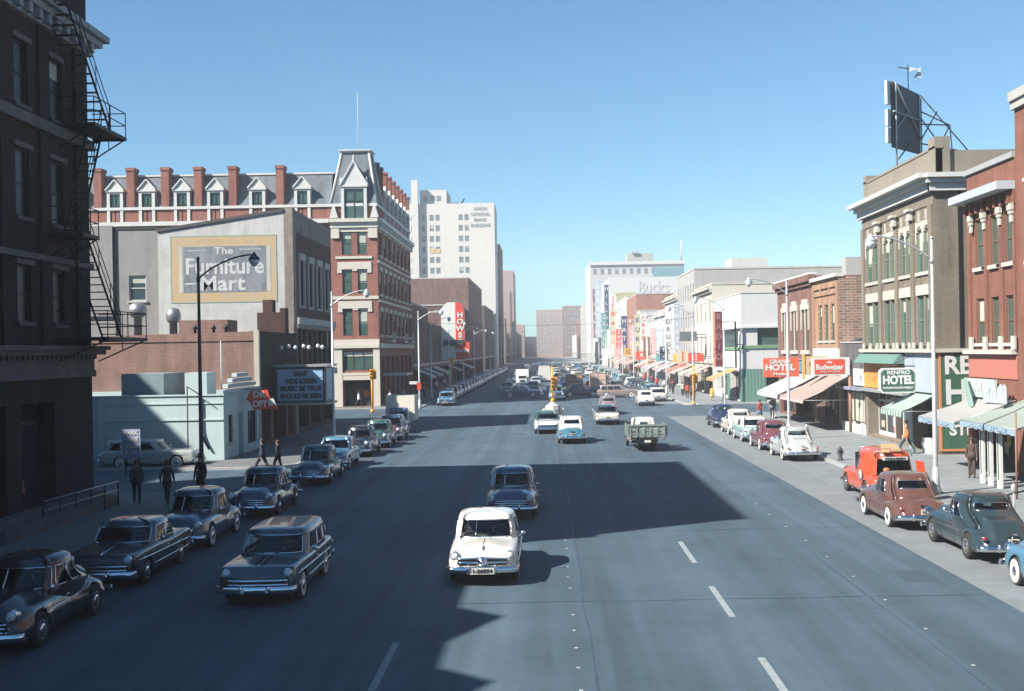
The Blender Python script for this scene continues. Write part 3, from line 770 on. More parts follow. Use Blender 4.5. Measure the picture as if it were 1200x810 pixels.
mb = MB(); mb.box(-18.95, XL + .003, 86.98, 88.0, 0, 16.65); mb.box(XL - .4, XL + .003, 88.0, 102.3, 15.0, 16.6); mb.build('parapet', brick('weathered_buff_brick', (.3, .25, .2), (.22, .17, .14), (.3, .28, .26)), B)
mb = MB(); mb.prism([(-28.2, 15.05), (-18.95, 16.4), (-18.95, 16.62), (-28.2, 15.27)], 86.9, 87.5); mb.build('coping', mat('dark_tile_coping', (.05, .05, .05)), B)
mb = MB()
for a in (89.6, 93.0, 96.4, 99.6):
    F.box(mb, a - 87.1 - 1.0, a - 87.1 - .76, 9.4, 13.0, .003, .14); F.box(mb, a - 87.1 + .76, a - 87.1 + 1.0, 9.4, 13.0, .003, .14)
    F.box(mb, a - 87.1 - 1.0, a - 87.1 + 1.0, 13.0, 13.5, .003, .2)
F.box(mb, 0, 15.2, 8.2, 8.7, .003, .35); F.box(mb, 0, 15.2, 4.3, 4.8, .003, .4)
for i in range(20): F.box(mb, i * .78, i * .78 + .3, 7.9, 8.2, .003, .25)
mb.build('stone_trim', STONE, B)
# the painted sign is paint on the wall: layers a few millimetres thick
YE = streaked('faded_ochre_paint', (.5, .36, .19), (.42, .38, .3), amt=.8); SL = streaked('faded_slate_paint', (.13, .16, .19), (.3, .32, .33), amt=.85)
sg = thing('painted_advert', (-23.4, 87, 12.4), 'faded ochre and slate painted furniture advert on the whitewashed wall', 'painted sign')
mb = MB(); mb.box(-27.25, -19.5, 86.985, 86.997, 9.85, 14.75); q = mb.build('border', YE, sg)
mb = MB(); mb.box(-26.3, -20.3, 86.975, 86.983, 10.6, 13.95); q2 = mb.build('field', SL, sg)
mb = MB(); 
for x in (-26.62, -20.2): mb.box(x, x + .26, 86.975, 86.983, 10.6, 13.95)
mb.build('side_bar', WW, sg)
mb = MB()
for a, b, c, d in ((-27.25, -19.5, 9.85, 9.93), (-27.25, -19.5, 14.67, 14.75), (-27.25, -27.17, 9.93, 14.67), (-19.58, -19.5, 9.93, 14.67)): mb.box(a, b, 86.975, 86.983, c, d)
mb.build('outline', mat('faded_green_line', (.3, .36, .28)), sg)
wl = streaked('faded_white_paint', (.62, .63, .62), (.24, .27, .3), amt=.8)
def gothic(t, x, z, h, w):
    me_o = text(t, (x, 86.965, z), h, wl, sg, 0, bold=h * .035, w=w, extr=.004)
gothic('The', -23.35, 13.6, .5, 1.4); gothic('Furniture', -23.3, 12.45, 1.15, 5.7); gothic('Mart', -23.5, 11.2, 1.05, 3.3)
text('WICHITA  KANSAS', (-23.3, 86.98, 14.35), .28, mat('ghost_letters', (.55, .38, .2)), sg, w=4.2, extr=.004)
mb = MB(); mb.box(-26.0, -24.6, 86.965, 86.972, 13.62, 13.68); mb.box(-22.2, -20.6, 86.965, 86.972, 13.68, 13.74); mb.box(-26.2, -25.4, 86.965, 86.972, 11.2, 11.3); mb.build('flourish', wl, sg)
# grey stuccoed block behind it, to the left
B = thing('stucco_block', (-40, 94, 0), 'grey stuccoed block with one small window left of the painted wall', 'building')
FS = walls(B, -60, -28.2, 87.3, 101, 15.3, GR, {'S': [(-30.4, -29.15, 10.1, 11.95, 'white')]}, cap=.15, capmat=DARKP)
mb = MB(); mb.box(-31.4, -31.28, 87.2, 87.299, 0, 15.3); mb.box(-34.9, -34.8, 87.2, 87.299, 0, 15.3); mb.build('down_pipe', IRON, B)
mb = MB(); mb.box(-33.9, -31.5, 87.1, 87.299, 9, 15.6); mb.build('chimney_breast', GR, B)
# 6. the mansard hotel
BRK_E = brick('hotel_red_brick', (.36, .11, .075), (.3, .09, .06), (.26, .16, .14), var=.15)
SLATE = brick('slate_roof', (.2, .235, .26), (.15, .18, .2), (.12, .14, .16), scale=1.4, var=.15)
CREAM = streaked('cream_stone', (.58, .54, .46), (.46, .42, .36), amt=.4)
B = thing('mansard_hotel', (-30, 146, 0), 'tall red brick hotel with grey slate mansard, white dormers and corner tower', 'hotel')
Y0, Y1 = 131.0, 163.0; XT = -23.35
s_ops = []
for z0, z1 in ((16.8, 19.3), (12.5, 15.2), (7.9, 10.9)):
    s_ops += [(-22.2, -21.15, z0, z1, 'eaton'), (-20.5, -19.5, z0, z1, 'eaton')]
s_ops += [(-22.3, -18.9, 4.1, 6.2, 'eaton_wide'), (-22.2, -19.2, .15, 3.0, 'bay', 1.4)]
dx = [-47.0, -43.5, -39.65, -36.0, -31.4, -26.45]
for x in dx + [-51, -55]: s_ops += [(x - .6, x + .6, z, z + 2.5, 'eaton') for z in (16.8, 12.5, 8.0)]
e_ops = []
for k in range(8):
    y = 133.2 + k * 4.0
    for z in (16.8, 12.5, 8.0): e_ops.append((y - .95, y + .95, z, z + 2.6, 'eaton'))
for k in range(7): e_ops.append((132.2 + k * 4.4, 135.6 + k * 4.4, .4, 5.6, 'bay', 1.0))
FS = walls(B, -58, XL, Y0, Y1, 20.3, BRK_E, {'S': s_ops, 'E': e_ops}, roofdrop=-.0, blind=.75)
S = FS['S']; F = FS['E']
u = lambda x: x + 58
for k in range(7): shop_front(B, F, 1.2 + k * 4.4, 4.6 + k * 4.4, 5.6, bulk=.7, depth=.9)
shop_front(B, S, u(-22.2), u(-19.2), 3.0, depth=1.3, transom=False)
mb = MB()
# tower: corner piers, bands, sills and lintels of pale stone on the lit side
for a, b, c, d, p in ((XT - .1, -18.2, 19.75, 20.35, .25), (XT - .15, -18.2, 20.35, 20.75, .5), (XT, -18.25, 6.55, 6.95, .3), (XT, -18.25, 6.95, 7.5, .16),
                      (-22.9, -18.9, 16.35, 16.62, .12), (XT, -18.25, 11.9, 12.25, .1), (-22.5, -18.9, 3.55, 3.85, .14), (-22.3, -19.1, 3.05, 3.5, .12),
                      (-22.7, -19.0, 19.3, 19.7, .1), (-22.7, -19.0, 15.2, 16.0, .1), (-22.7, -19.0, 10.9, 11.7, .1),
                      (-22.75, -22.25, 14.8, 15.198, .09), (-19.45, -18.98, 14.8, 15.198, .09), (-22.75, -22.25, 10.5, 10.898, .09), (-19.45, -18.98, 10.5, 10.898, .09),
                      (-21.1, -20.55, 15.0, 15.198, .09), (-21.1, -20.55, 10.7, 10.898, .09),
                      (XT + .02, -22.45, 18.6, 19.745, .2), (-19.3, -18.28, 18.6, 19.745, .2)):
    mb = MB(); S.box(mb, u(a), u(b), c, d, .003, p); mb.build('stone_band', CREAM, B)
mb = MB()
S.box(mb, u(XT), u(-22.35), .1, 6.545, .003, .16); mb.build('entrance_pilaster', CREAM, B); mb = MB(); S.box(mb, u(-18.95), u(-18.25), .1, 6.545, .003, .16)
mb.build('entrance_pilaster', CREAM, B)
for x in dx + [-51, -55]:
    mb = MB()
    for z in (16.8, 12.5, 8.0): S.box(mb, u(x - .8), u(x + .8), z + 2.5, z + 2.9, .003, .08); S.box(mb, u(x - .75), u(x + .75), z - .25, z, .003, .1)
    mb.build('window_stone', CREAM, B)
mb = MB()
for k in range(8):
    y = 133.2 + k * 4.0 - 131
    for z in (16.8, 12.5, 8.0): F.box(mb, y - 1.15, y + 1.15, z + 2.6, z + 3.05, .003, .1); F.box(mb, y - 1.1, y + 1.1, z - .25, z, .003, .14)
for z, t, p in ((6.5, .5, .35), (11.6, .25, .12), (15.9, .25, .12), (19.6, .35, .3)): F.box(mb, 0, 32.05, z, z + t, .003, p)
mb.build('street_side_trim', CREAM, B)
# corner pilaster in brick and red panels under the eaves
mb = MB()
S.box(mb, 0, u(XT - .2), 20.3, 20.75, .003, .45); F.box(mb, .0, 32.4, 20.36, 20.8, .003, .55)
for i in range(40): F.box(mb, .3 + i * .8, .55 + i * .8, 20.0, 20.35, .003, .4)
mb.build('eaves_cornice', WHITEP, B)
# attic brick band
mb = MB(); mb.box(-58, XL - .1, Y0 + .1, Y1, 20.8, 22.1); mb.build('attic_band', BRK_E, B)
mb = MB(); mb.box(-58, XT - .02, Y0 - .06, Y0 + .3, 22.1, 22.4); mb.box(XT - .02, XL + .06, Y0 - .1, Y0 + .3, 22.1, 22.42); mb.box(XL - .3, XL + .1, Y0 + .3, Y1, 22.1, 22.4); mb.build('attic_string', WHITEP, B)
# mansard slopes
mb = MB()
mb.face([(-58, Y0 + .2, 22.4), (XT, Y0 + .2, 22.4), (XT, Y0 + 1.7, 26.0), (-58, Y0 + 1.7, 26.0)])
mb.face([(XL - .2, Y0 + 4.5, 22.4), (XL - .2, Y1, 22.4), (XL - 1.7, Y1, 26.0), (XL - 1.7, Y0 + 4.5, 26.0)])
mb.face([(-58, Y0 + 1.7, 26.0), (XT + 3.35, Y0 + 1.7, 26.0), (XT + 3.35, Y1, 26.0), (-58, Y1, 26.0)])
mb.face([(XL - .2, Y1, 22.4), (XL - .2, Y1, 20.8), (-58, Y1, 20.8), (-58, Y1, 26.0), (XL - 1.7, Y1, 26.0)])
mb.build('mansard_roof', SLATE, B)
mb = MB(); mb.box(-58, XT + .2, Y0 + 1.55, Y0 + 1.85, 25.95, 26.15); mb.box(XL - 1.85, XL - 1.55, Y0 + 4.8, Y1, 25.95, 26.15); mb.build('roof_ridge', WHITEP, B)
# tower roof
a0, a1, b0, b1 = XT, XL + .02, Y0 - .02, Y0 + 5.0
mb = MB(); lo = [(a0, b0, 22.42), (a1, b0, 22.42), (a1, b1, 22.42), (a0, b1, 22.42)]; hi = [(-22.25, Y0 + 1.2, 28.2), (-19.25, Y0 + 1.2, 28.2), (-19.25, Y0 + 3.8, 28.2), (-22.25, Y0 + 3.8, 28.2)]
mb.rings([lo, hi], smooth=False); mb.build('tower_roof', SLATE, B)
mb = MB()
for i in range(4): mb.tube([lo[i], hi[i]], .13, n=6)
mb.box(-22.4, -19.1, Y0 + 1.05, Y0 + 3.95, 28.2, 28.36); mb.box(-22.55, -18.95, Y0 + .9, Y0 + 4.1, 28.36, 28.5); mb.build('hip_trim', WHITEP, B)
mb = MB(); mb.tube([(-20.6, Y0 + 2.5, 28.5), (-20.6, Y0 + 2.5, 35.0)], [.045, .02]); mb.lathe([(.02, -.1), (.12, 0), (.02, .1)], (-20.6, Y0 + 2.5, 35.0), n=8); mb.build('flagpole', WHITEP, B)
def dormer(cx, w, z0, zt, zp, yf, depth, axis='S', win='eaton'):
    """white dormer: two jambs, head, steep gable, sash"""
    D = MB()
    if axis == 'S':
        o = D
        o.box(cx - w, cx - w + .32, yf, yf + depth, z0, zt); o.box(cx + w - .32, cx + w, yf, yf + depth, z0, zt)
        o.box(cx - w - .12, cx + w + .12, yf - .1, yf + depth + .2, zt, zt + .22); o.box(cx - w + .32, cx + w - .32, yf + .02, yf + .2, zt - .22, zt - .003)
        o.prism([(cx - w - .1, zt + .223), (cx + w + .1, zt + .223), (cx, zp)], yf - .06, yf + depth + .6)
        o.prism([(cx - w - .22, zt + .2), (cx - w - .02, zt + .2), (cx + .08, zp + .1), (cx - .08, zp + .1)], yf - .2, yf - .08)
        o.prism([(cx + w + .22, zt + .2), (cx + .08, zp + .1), (cx - .08, zp + .1), (cx + w + .02, zt + .2)], yf - .22, yf - .09)
        d = D.build('dormer', WHITEP, B)
        g = MB(); g.box(cx - w + .32, cx + w - .32, yf + .2, yf + .24, z0, zt); g.build('pane', GLASSG, d)
        s = MB(); s.box(cx - .05, cx + .05, yf + .12, yf + .19, z0, zt - .22); s.box(cx - w + .32, cx + w - .32, yf + .12, yf + .18, z0 + (zt - z0) * .55, z0 + (zt - z0) * .55 + .1)
        s.box(cx - w + .32, cx - w + .42, yf + .11, yf + .19, z0, zt - .22); s.box(cx + w - .42, cx + w - .32, yf + .11, yf + .19, z0, zt - .22); s.build('sash', WSTY['eaton']['frame'], d)
    else:
        cy = cx; xf = yf
        D.box(xf - depth, xf, cy - w, cy - w + .32, z0, zt); D.box(xf - depth, xf, cy + w - .32, cy + w, z0, zt)
        D.box(xf - depth - .2, xf + .1, cy - w - .12, cy + w + .12, zt, zt + .22)
        D.prism([(cy - w - .1, zt + .223), (cy + w + .1, zt + .223), (cy, zp)], xf - depth - .6, xf + .06, 'x')
        d = D.build('dormer', WHITEP, B)
        g = MB(); g.box(xf - .24, xf - .2, cy - w + .32, cy + w - .32, z0, zt); g.build('pane', GLASSG, d)
    return d
for x in dx + [-51.0, -55.0]: dormer(x, .88, 20.8, 24.1, 25.35, Y0 - .02, 1.3)
dormer(-20.75, 1.4, 20.78, 24.2, 26.9, Y0 - .25, 2.2)
for x in (-22.15, -19.35): mb = MB(); mb.lathe([(.16, 24.4), (.2, 24.6), (.1, 24.75), (.16, 24.95), (.02, 25.3)], (x, Y0 - .1, 0), n=8); mb.build('finial', WHITEP, B)
mb = MB(); mb.lathe([(.14, 26.8), (.2, 27.05), (.05, 27.25), (.12, 27.4), (.01, 27.8)], (-20.75, Y0 - .1, 0), n=8)
mb.build('finial', WHITEP, B)
for x in (-23.0, -18.55): mb = MB(); mb.prism([(x - .45, 20.85), (x + .45, 20.85), (x + .12, 22.1), (x - .12, 22.1)], Y0 - .28, Y0 + .3); mb.build('scroll_block', WHITEP, B)
for k in range(7): dormer(138.2 + k * 3.9, .8, 20.85, 23.9, 25.2, XL + .02, 1.3, 'E')
for x in (-28.9, -34.1, -37.9, -41.5, -45.3, -48.9, -53): 
    mb = MB(); mb.box(x - .42, x + .42, Y0 + .02, Y0 + 1.5, 22.42, 26.4); mb.box(x - .5, x + .5, Y0 - .06, Y0 + 1.58, 26.4, 26.75); mb.build('chimney', BRK_E, B)
for k in range(8):
    mb = MB(); y = 136.4 + k * 3.75; mb.box(XL - 1.5, XL - .02, y - .4, y + .4, 22.42, 26.8); mb.box(XL - 1.58, XL + .05, y - .48, y + .48, 26.8, 27.1); mb.build('chimney', BRK_E, B)
mb = MB(); mb.box(XL - 1.4, XL - .3, 131 + 4.6, 131 + 5.3, 22.4, 27.6); mb.build('tower_chimney', SLATE, B)
# balconies and bays of the shaded street side
for k in (1, 4, 6):
    mb = MB(); y = 133.2 + k * 4; mb.box(XL + .003, XL + .9, y - 1.5, y + 1.5, 7.2, 7.35)
    for j in range(13): mb.box(XL + .86, XL + .9, y - 1.5 + j * .245, y - 1.46 + j * .245, 7.35, 8.2)
    mb.box(XL + .84, XL + .92, y - 1.5, y + 1.5, 8.2, 8.26); mb.build('balcony', STEEL, B)
mb = MB(); mb.box(XL + .003, XL + 2.6, 134, 140, 3.4, 3.65); mb.build('street_canopy', STEEL, B)

# further blocks on the left, each its own building
def block(name, label, x0, x1, y0, y1, h, mtl, side, cols=4, floors=2, gf=4.2, style='far', cap=.25, capmat=None, cat='building', blind=.3, shop=True, wh=None, south=None, corn=None):
    """street block: shop opening on the ground floor and rows of windows above on the street face"""
    B = thing(name, ((x0 + x1) / 2, (y0 + y1) / 2, 0), label, cat)
    ops = []; L = y1 - y0
    if shop: ops += [(y0 + .5 + i * (L - .5) / max(1, round(L / 7)), y0 + (i + 1) * (L - .5) / max(1, round(L / 7)), .3, gf - .7, 'bay', .8) for i in range(max(1, round(L / 7)))]
    fh = (h - gf - .8) / max(1, floors); w = min(1.3, L / cols * .55)
    for f in range(floors):
        for c in range(cols):
            y = y0 + L * (c + .5) / cols; z = gf + f * fh + .6
            ops.append((y - w / 2, y + w / 2, z, z + (wh or fh * .6), style))
    fc = {'E' if side == 'L' else 'W': ops}
    if south: fc['S'] = south
    FS = walls(B, x0, x1, y0, y1, h, mtl, fc, cap=cap, capmat=capmat, blind=blind)
    F = FS['E' if side == 'L' else 'W']
    if shop:
        n = max(1, round(L / 7))
        for i in range(n):
            a = .5 + i * (L - .5) / n; b = (i + 1) * (L - .5) / n
            if side == 'R': a, b = L - b, L - a
            shop_front(B, F, a, b, gf - .7)
    mb = MB(); F.box(mb, .05, L - .05, gf - .25, gf + .1, .003, .22)
    if corn: F.box(mb, .0, L, h - .9, h - .55, .003, .3); F.box(mb, 0, L, h - .55, h - .25, .003, corn)
    mb.build('cornice', capmat or STONE, B)
    return B, F
BRK_R = brick('rust_brick', (.2, .09, .065), (.16, .07, .055), (.22, .16, .13), var=.2)
BRK_B = brick('brown_brick', (.14, .085, .065), (.11, .068, .052), (.16, .13, .11), var=.2)
BUFF = brick('buff_brick', (.38, .32, .23), (.33, .27, .2), (.36, .33, .28), var=.12)
PALE = streaked('pale_rendered_wall', (.56, .56, .53), (.44, .44, .42), amt=.5)
PINKW = streaked('pinkish_tan_wall', (.34, .24, .2), (.26, .19, .16))
LGREY = streaked('light_grey_wall', (.4, .395, .37), (.32, .31, .29))
block('shop_block', 'dark two storey shop block just beyond the mansard hotel', -45, XL, 163.2, 186, 12.6, BRK_R, 'L', 6, 2)
block('shop_block', 'low rust brick shop behind the tall vertical shoe sign', -42, XL, 186.2, 214, 10.4, BRK_B, 'L', 6, 1)
block('shop_block', 'three storey brown shop block left of the shoe sign, in shade', -45, XL, 214.2, 246, 13.0, BRK_R, 'L', 7, 2)
block('shop_block', 'narrow dark shop block below the blank rust brick wall', -45, XL, 246.2, 284.8, 15.5, BRK_M, 'L', 8, 3)
block('brick_store', 'rust brick store with blank side wall below the white bank tower', -47, XL, 285, 344, 23.4, BRK_R, 'L', 10, 5)
block('shop_block', 'dark office block right beneath the white bank tower', -50, XL, 358.2, 419.5, 19.5, BRK_B, 'L', 10, 4)
# bank tower
WT = streaked('white_glazed_brick', (.6, .575, .53), (.5, .475, .43), amt=.5)
B = thing('bank_tower', (-33, 440, 0), 'white high rise bank with lettered blank corner and tall side chimney', 'office tower')
ops = []
for r in range(14):
    z = 54.0 - r * 3.72 - 2.0
    if z < 2: break
    for x in (-46.2, -42.3, -39.4, -37.3, -29.2, -27.1): ops.append((x - .75 if x > -42 else x - .55, x + .75 if x > -42 else x + .55, z, z + 2.1, 'far'))
eops = [(y - .9, y + .9, 54 - r * 3.72 - 2, 54 - r * 3.72 + .2, 'far') for r in range(14) for y in (426, 434)]
WSTY['tower'] = dict(frame=mat('tower_sash', (.22, .25, .26)), glass=mat('pale_shaded_glass', (.16, .19, .2), rough=.2, spec=.5), rails=(.5,), t=.15, d=.1, mull=())
ops = [(*o[:4], 'tower') for o in ops][:84]; eops = [(*o[:4], 'tower') for o in eops][:14]
walls(B, -47.5, XL + .9, 420, 442, 58.0, WT, {'S': ops, 'E': eops}, blind=.35)
mb = MB(); mb.box(-43.6, -34.2, 421.5, 440, 57.4, 63.0); mb.build('penthouse', WT, B)
for x in (-41.6, -39.0, -37.0): 
    mb = MB(); mb.box(x - .7, x + .7, 421.4, 421.5, 59.2, 61); mb.build('window', WSTY['tower']['glass'], B)
mb = MB(); mb.box(-46.3, -44.0, 418.3, 419.99, 0, 66.2); mb.build('chimney', WT, B)
mb = MB(); mb.tube([(-34, 425, 58), (-29.5, 425, 58), (-28.2, 425, 60.2)], .35, n=6); mb.tube([(-34, 425, 58.6), (-30, 425, 58.6)], .3, n=6); mb.build('roof_pipework', IRON, B)
mb = MB(); mb.box(-40.0, -38.6, 419.85, 419.98, 40.7, 42.1); mb.box(-37.9, -36.6, 419.85, 419.98, 40.7, 42.1); mb.build('orange_awning', mat('orange_canvas', (.7, .4, .12)), B)
tm = mat('tower_lettering', (.2, .23, .24), var=0)
for i, (t, w) in enumerate((('UNION', 4.6), ('NATIONAL', 6.6), ('BANK', 4.4), ('BUILDING', 6.8))): text(t, (-22.3, 419.85, 56.0 - i * 1.95), 1.1, tm, B, bold=.03, w=w)
block('brick_tower', 'dark brown brick tower rising behind the white bank tower', -32, XL + 1.6, 446, 476, 45.5, BRK_B, 'L', 7, 10, blind=.2)
block('office_block', 'cream office block low at the far left of the street', -36, XL, 534.5, 560, 20.5, BUFF, 'L', 5, 4)
block('office_block', 'brown brick mid rise with pale band far down the left side', -40, XL + .5, 600, 640, 36, PINKW, 'L', 6, 8)
block('office_block', 'tallest pinkish tower far down the left side', -42, XL, 690, 740, 52, PINKW, 'L', 7, 12)
block('shop_block', 'row block in shade between the bank and the cream block', -40, XL, 476.5, 519.5, 12, BRK_M, 'L', 8, 2)
block('shop_block', 'farthest low dark block at the left end of the street', -40, XL, 742, 900, 17, BRK_B, 'L', 14, 3)
block('shop_block', 'small dark block before the pinkish far tower', -40, XL, 642, 688, 22, BRK_M, 'L', 8, 4)
block('shop_block', 'low brown block right after the cream office block', -40, XL, 561, 599, 14, BRK_B, 'L', 8, 3)
# far end of the street
B, F = block('riverside_hotel', 'wide pale far off hotel closing the end of the street', -7.5, 13.5, 960, 985, 38, PINKW, 'R', 4, 4, shop=False,
         south=[(x, x + 1.3, z, z + 2.4, 'tower') for x in [-6.3 + i * 2.5 for i in range(8)] for z in [3 + k * 3.6 for k in range(9)]])
B, F = block('riverside_wing', 'taller right wing of the far hotel at the street end', 13.8, 30.5, 950, 985, 40.5, BRK_R, 'R', 4, 4, shop=False,
         south=[(x, x + 1.3, z, z + 2.4, 'tower') for x in [15.0 + i * 2.5 for i in range(6)] for z in [3 + k * 3.7 for k in range(10)]])
block('far_block', 'low hazy block between the left row and the wide far hotel', -17.5, -7.8, 1000, 1030, 17, BRK_B, 'L', 4, 3, shop=False, south=[(x, x + 1.4, z, z + 2, 'tower') for x in (-16, -13, -10) for z in (4, 8, 12)])
block('far_block', 'taller hazy block at the far left end of the street', -30, -17.8, 990, 1030, 27, PINKW, 'L', 4, 5, shop=False, south=[(x, x + 1.4, z, z + 2, 'tower') for x in (-28, -25, -22, -19.5) for z in (4, 8, 12, 16, 20)])
# vertical projecting shoe sign
SG = thing('vertical_store_sign', (-15.3, 205, 9), 'tall white projecting sign with red lettered strip hanging over the left pavement', 'sign')
mb = MB(); mb.prism([(-17.9, 4.6), (-15.45, 4.6), (-15.45, 14.4), (-16.9, 14.4), (-17.9, 13.3)], 204.6, 205.2); mb.build('white_panel', SW, SG)
mb = MB(); mb.prism([(-15.449, 4.6), (-13.9, 4.6), (-13.9, 13.0), (-14.5, 14.2), (-15.449, 14.4)], 204.5, 205.25); mb.box(-13.899, -13.1, 204.5, 205.2, 4.9, 7.6); pn = mb.build('red_panel', RED, SG)
for i, c in enumerate('HOWSE'): text(c, (-14.65, 204.44, 12.2 - i * 1.15), .85, SW, pn, bold=.05, sx=1.15)
text('SHOES', (-14.3, 204.44, 6.1), .5, SW, pn, bold=.03, w=2.2)
mb = MB(); mb.box(-17.5, -14.1, 204.3, 204.45, 7.0, 8.0); mb.build('dark_cross_board', DARKP, SG)
mb = MB(); 
for z in (6, 10, 13): mb.tube([(XL, 205, z), (-17.9, 205, z)], .06)
mb.build('bracket', IRON, SG)
# ------------------------------------------------------------------ RIGHT SIDE
TAN = brick('tan_brick', (.25, .205, .15), (.2, .165, .12), (.21, .19, .155), var=.12)
REDB = brick('orange_red_brick', (.27, .09, .055), (.22, .072, .045), (.2, .12, .1), var=.16)
BLUEG = streaked('blue_grey_paint', (.36, .42, .46), (.25, .29, .32))
GRN = mat('dark_sign_green', (.03, .09, .055), rough=.6, var=.15, scale=2)
ORG = mat('orange_sign_paint', (.6, .28, .05), rough=.6, var=.15, scale=2)
W_ = mat('sign_letter_white', (.62, .62, .6), rough=.5, var=.04)
def wy(y1, a, b): return y1 - b, y1 - a     # world y range to face u range on the right side

# A. tall brick block at the frame edge
B = thing('corner_brick_block', (30, 40, 0), 'taller orange red brick block cut by the right edge of the frame', 'building')
ops = [(y - .5, y + .5, z, z + 2.5, 'brown') for y in (50.0, 48, 46, 43, 40, 37, 34, 31, 28, 25, 22) for z in (9.4, 5.9, 12.9)]
ops += [(y, y + 4.6, .3, 3.6, 'bay', .8) for y in (46.2, 41, 35.6, 30.2, 24.8)]
FS = walls(B, XR, 45, 18, 51.6, 16.5, REDB, {'W': ops}, blind=.4)
F = FS['W']
for y in (46.2, 41, 35.6, 30.2, 24.8): shop_front(B, F, *wy(51.6, y, y + 4.6), 3.6)
mb = MB(); F.box(mb, -.12, 33.6, 16.0, 16.35, .003, .15); F.box(mb, -.1, 33.6, 16.35, 16.75, -.1, .25); mb.build('cornice', LGREY, B)

# B. orange red brick block
B = thing('red_brick_block', (30, 54, 0), 'orange red brick two storey block with three tall windows per floor and torn awning', 'building')
wy3 = [(55.55, 56.55), (53.75, 54.65), (51.85, 52.95)]
ops = []
for a, b in wy3: ops += [(a, b, 9.5, 11.75, 'brown'), (a, b, 5.95, 8.05, 'brown')]
ops += [(51.9, 57.0, .1, 3.5, 'bay', 1.2)]
FS = walls(B, XR, 45, 51.62, 57.6, 14.0, REDB, {'W': ops}, blind=.2)
F = FS['W']; U = lambda a, b: wy(57.6, a, b)
shop_front(B, F, *U(51.9, 57.0), 3.5, depth=1.1)
mb = MB(); F.box(mb, -.15, 5.9, 14.0, 14.25, -.35, .12); mb.build('coping', mat('grey_coping', (.32, .33, .33)), B)
mb = MB(); F.box(mb, -.3, 5.92, 12.62, 12.98, .003, .8); mb.build('eaves_cornice', streaked('zinc_blue_grey', (.42, .48, .52), (.3, .33, .36)), B)
mb = MB(); F.box(mb, 0, 5.95, 12.0, 12.6, .003, .1)
for i in range(8): F.box(mb, .3 + i * .75, .5 + i * .75, 12.0, 12.5, .1, .3)
for y in (57.25, 55.1, 53.2, 51.68): a, b = U(y - .18, y + .18); F.box(mb, a, min(b, 5.95), 5.9, 11.9, .003, .09)
mb.build('brick_piers', REDB, B)
mb = MB()
for y in (56.75, 55.1, 53.2, 51.85): a, b = U(y - .2, y + .2); F.box(mb, a, b, 11.55, 11.72, .09, .2); F.box(mb, a + .05, b - .05, 11.2, 11.55, .09, .16); F.box(mb, a - .03, b + .03, 11.72, 12.0, .09, .24)
for a, b in wy3: p, q = U(a, b); F.box(mb, p - .1, q + .1, 9.32, 9.5, .003, .14)
for y in (56.9, 55.1, 53.2, 51.75): a, b = U(y - .2, y + .2); F.box(mb, a, b, 5.66, 6.25, .1, .2)
F.box(mb, -.1, 5.95, 5.45, 5.65, .003, .3); mb.build('white_stone_trim', STONE, B)
mb = MB(); F.box(mb, .02, 5.93, 4.35, 5.4, .003, .05); mb.build('salmon_signboard', streaked('salmon_paint', (.42, .13, .095), (.34, .15, .12), amt=.5), B)
mb = MB(); F.box(mb, .0, .35, .05, 4.3, .003, .12); mb.build('painted_pier', mat('salmon_pier', (.5, .13, .09), var=.2), B)
# derelict shop sign above its awning
SG = thing('broken_shop_sign', (XR - .4, 54.5, 3.9), 'broken pale green shop sign above the torn grey awning, one board fallen askew', 'sign')
mb = MB(); mb.box(XR - .35, XR - .2, 53.6, 57.0, 3.45, 4.3); pb = mb.build('board', mat('pale_green_board', (.38, .5, .44), var=.2), SG)
text('HOTEL', (XR - .37, 55.3, 3.95), .5, W_, pb, -90, bold=.02, w=1.9)
mb = MB(); mb.hexa([(XR - .6, 56.9, 4.2), (XR - .5, 56.9, 4.2), (XR - .5, 56.6, 4.35), (XR - .6, 56.6, 4.35), (XR - 1.1, 54.6, 2.9), (XR - 1.0, 54.6, 2.9), (XR - 1.0, 54.3, 3.1), (XR - 1.1, 54.3, 3.1)]); mb.build('fallen_board', mat('green_plank', (.2, .32, .27)), SG)
random.seed(5)
mb = MB()
for i in range(7):
    y = 51.8 + i * .32; mb.prism([(y, 3.3), (y + .3, 3.3), (y + .25 + random.uniform(-.1, .1), 3.9 + random.uniform(-.2, .4)), (y + .05, 3.8 + random.uniform(-.2, .3))], XR - .5 - i * .03, XR - .45 - i * .03, 'x')
mb.build('broken_pieces', mat('pale_blue_panel', (.42, .5, .58)), SG)

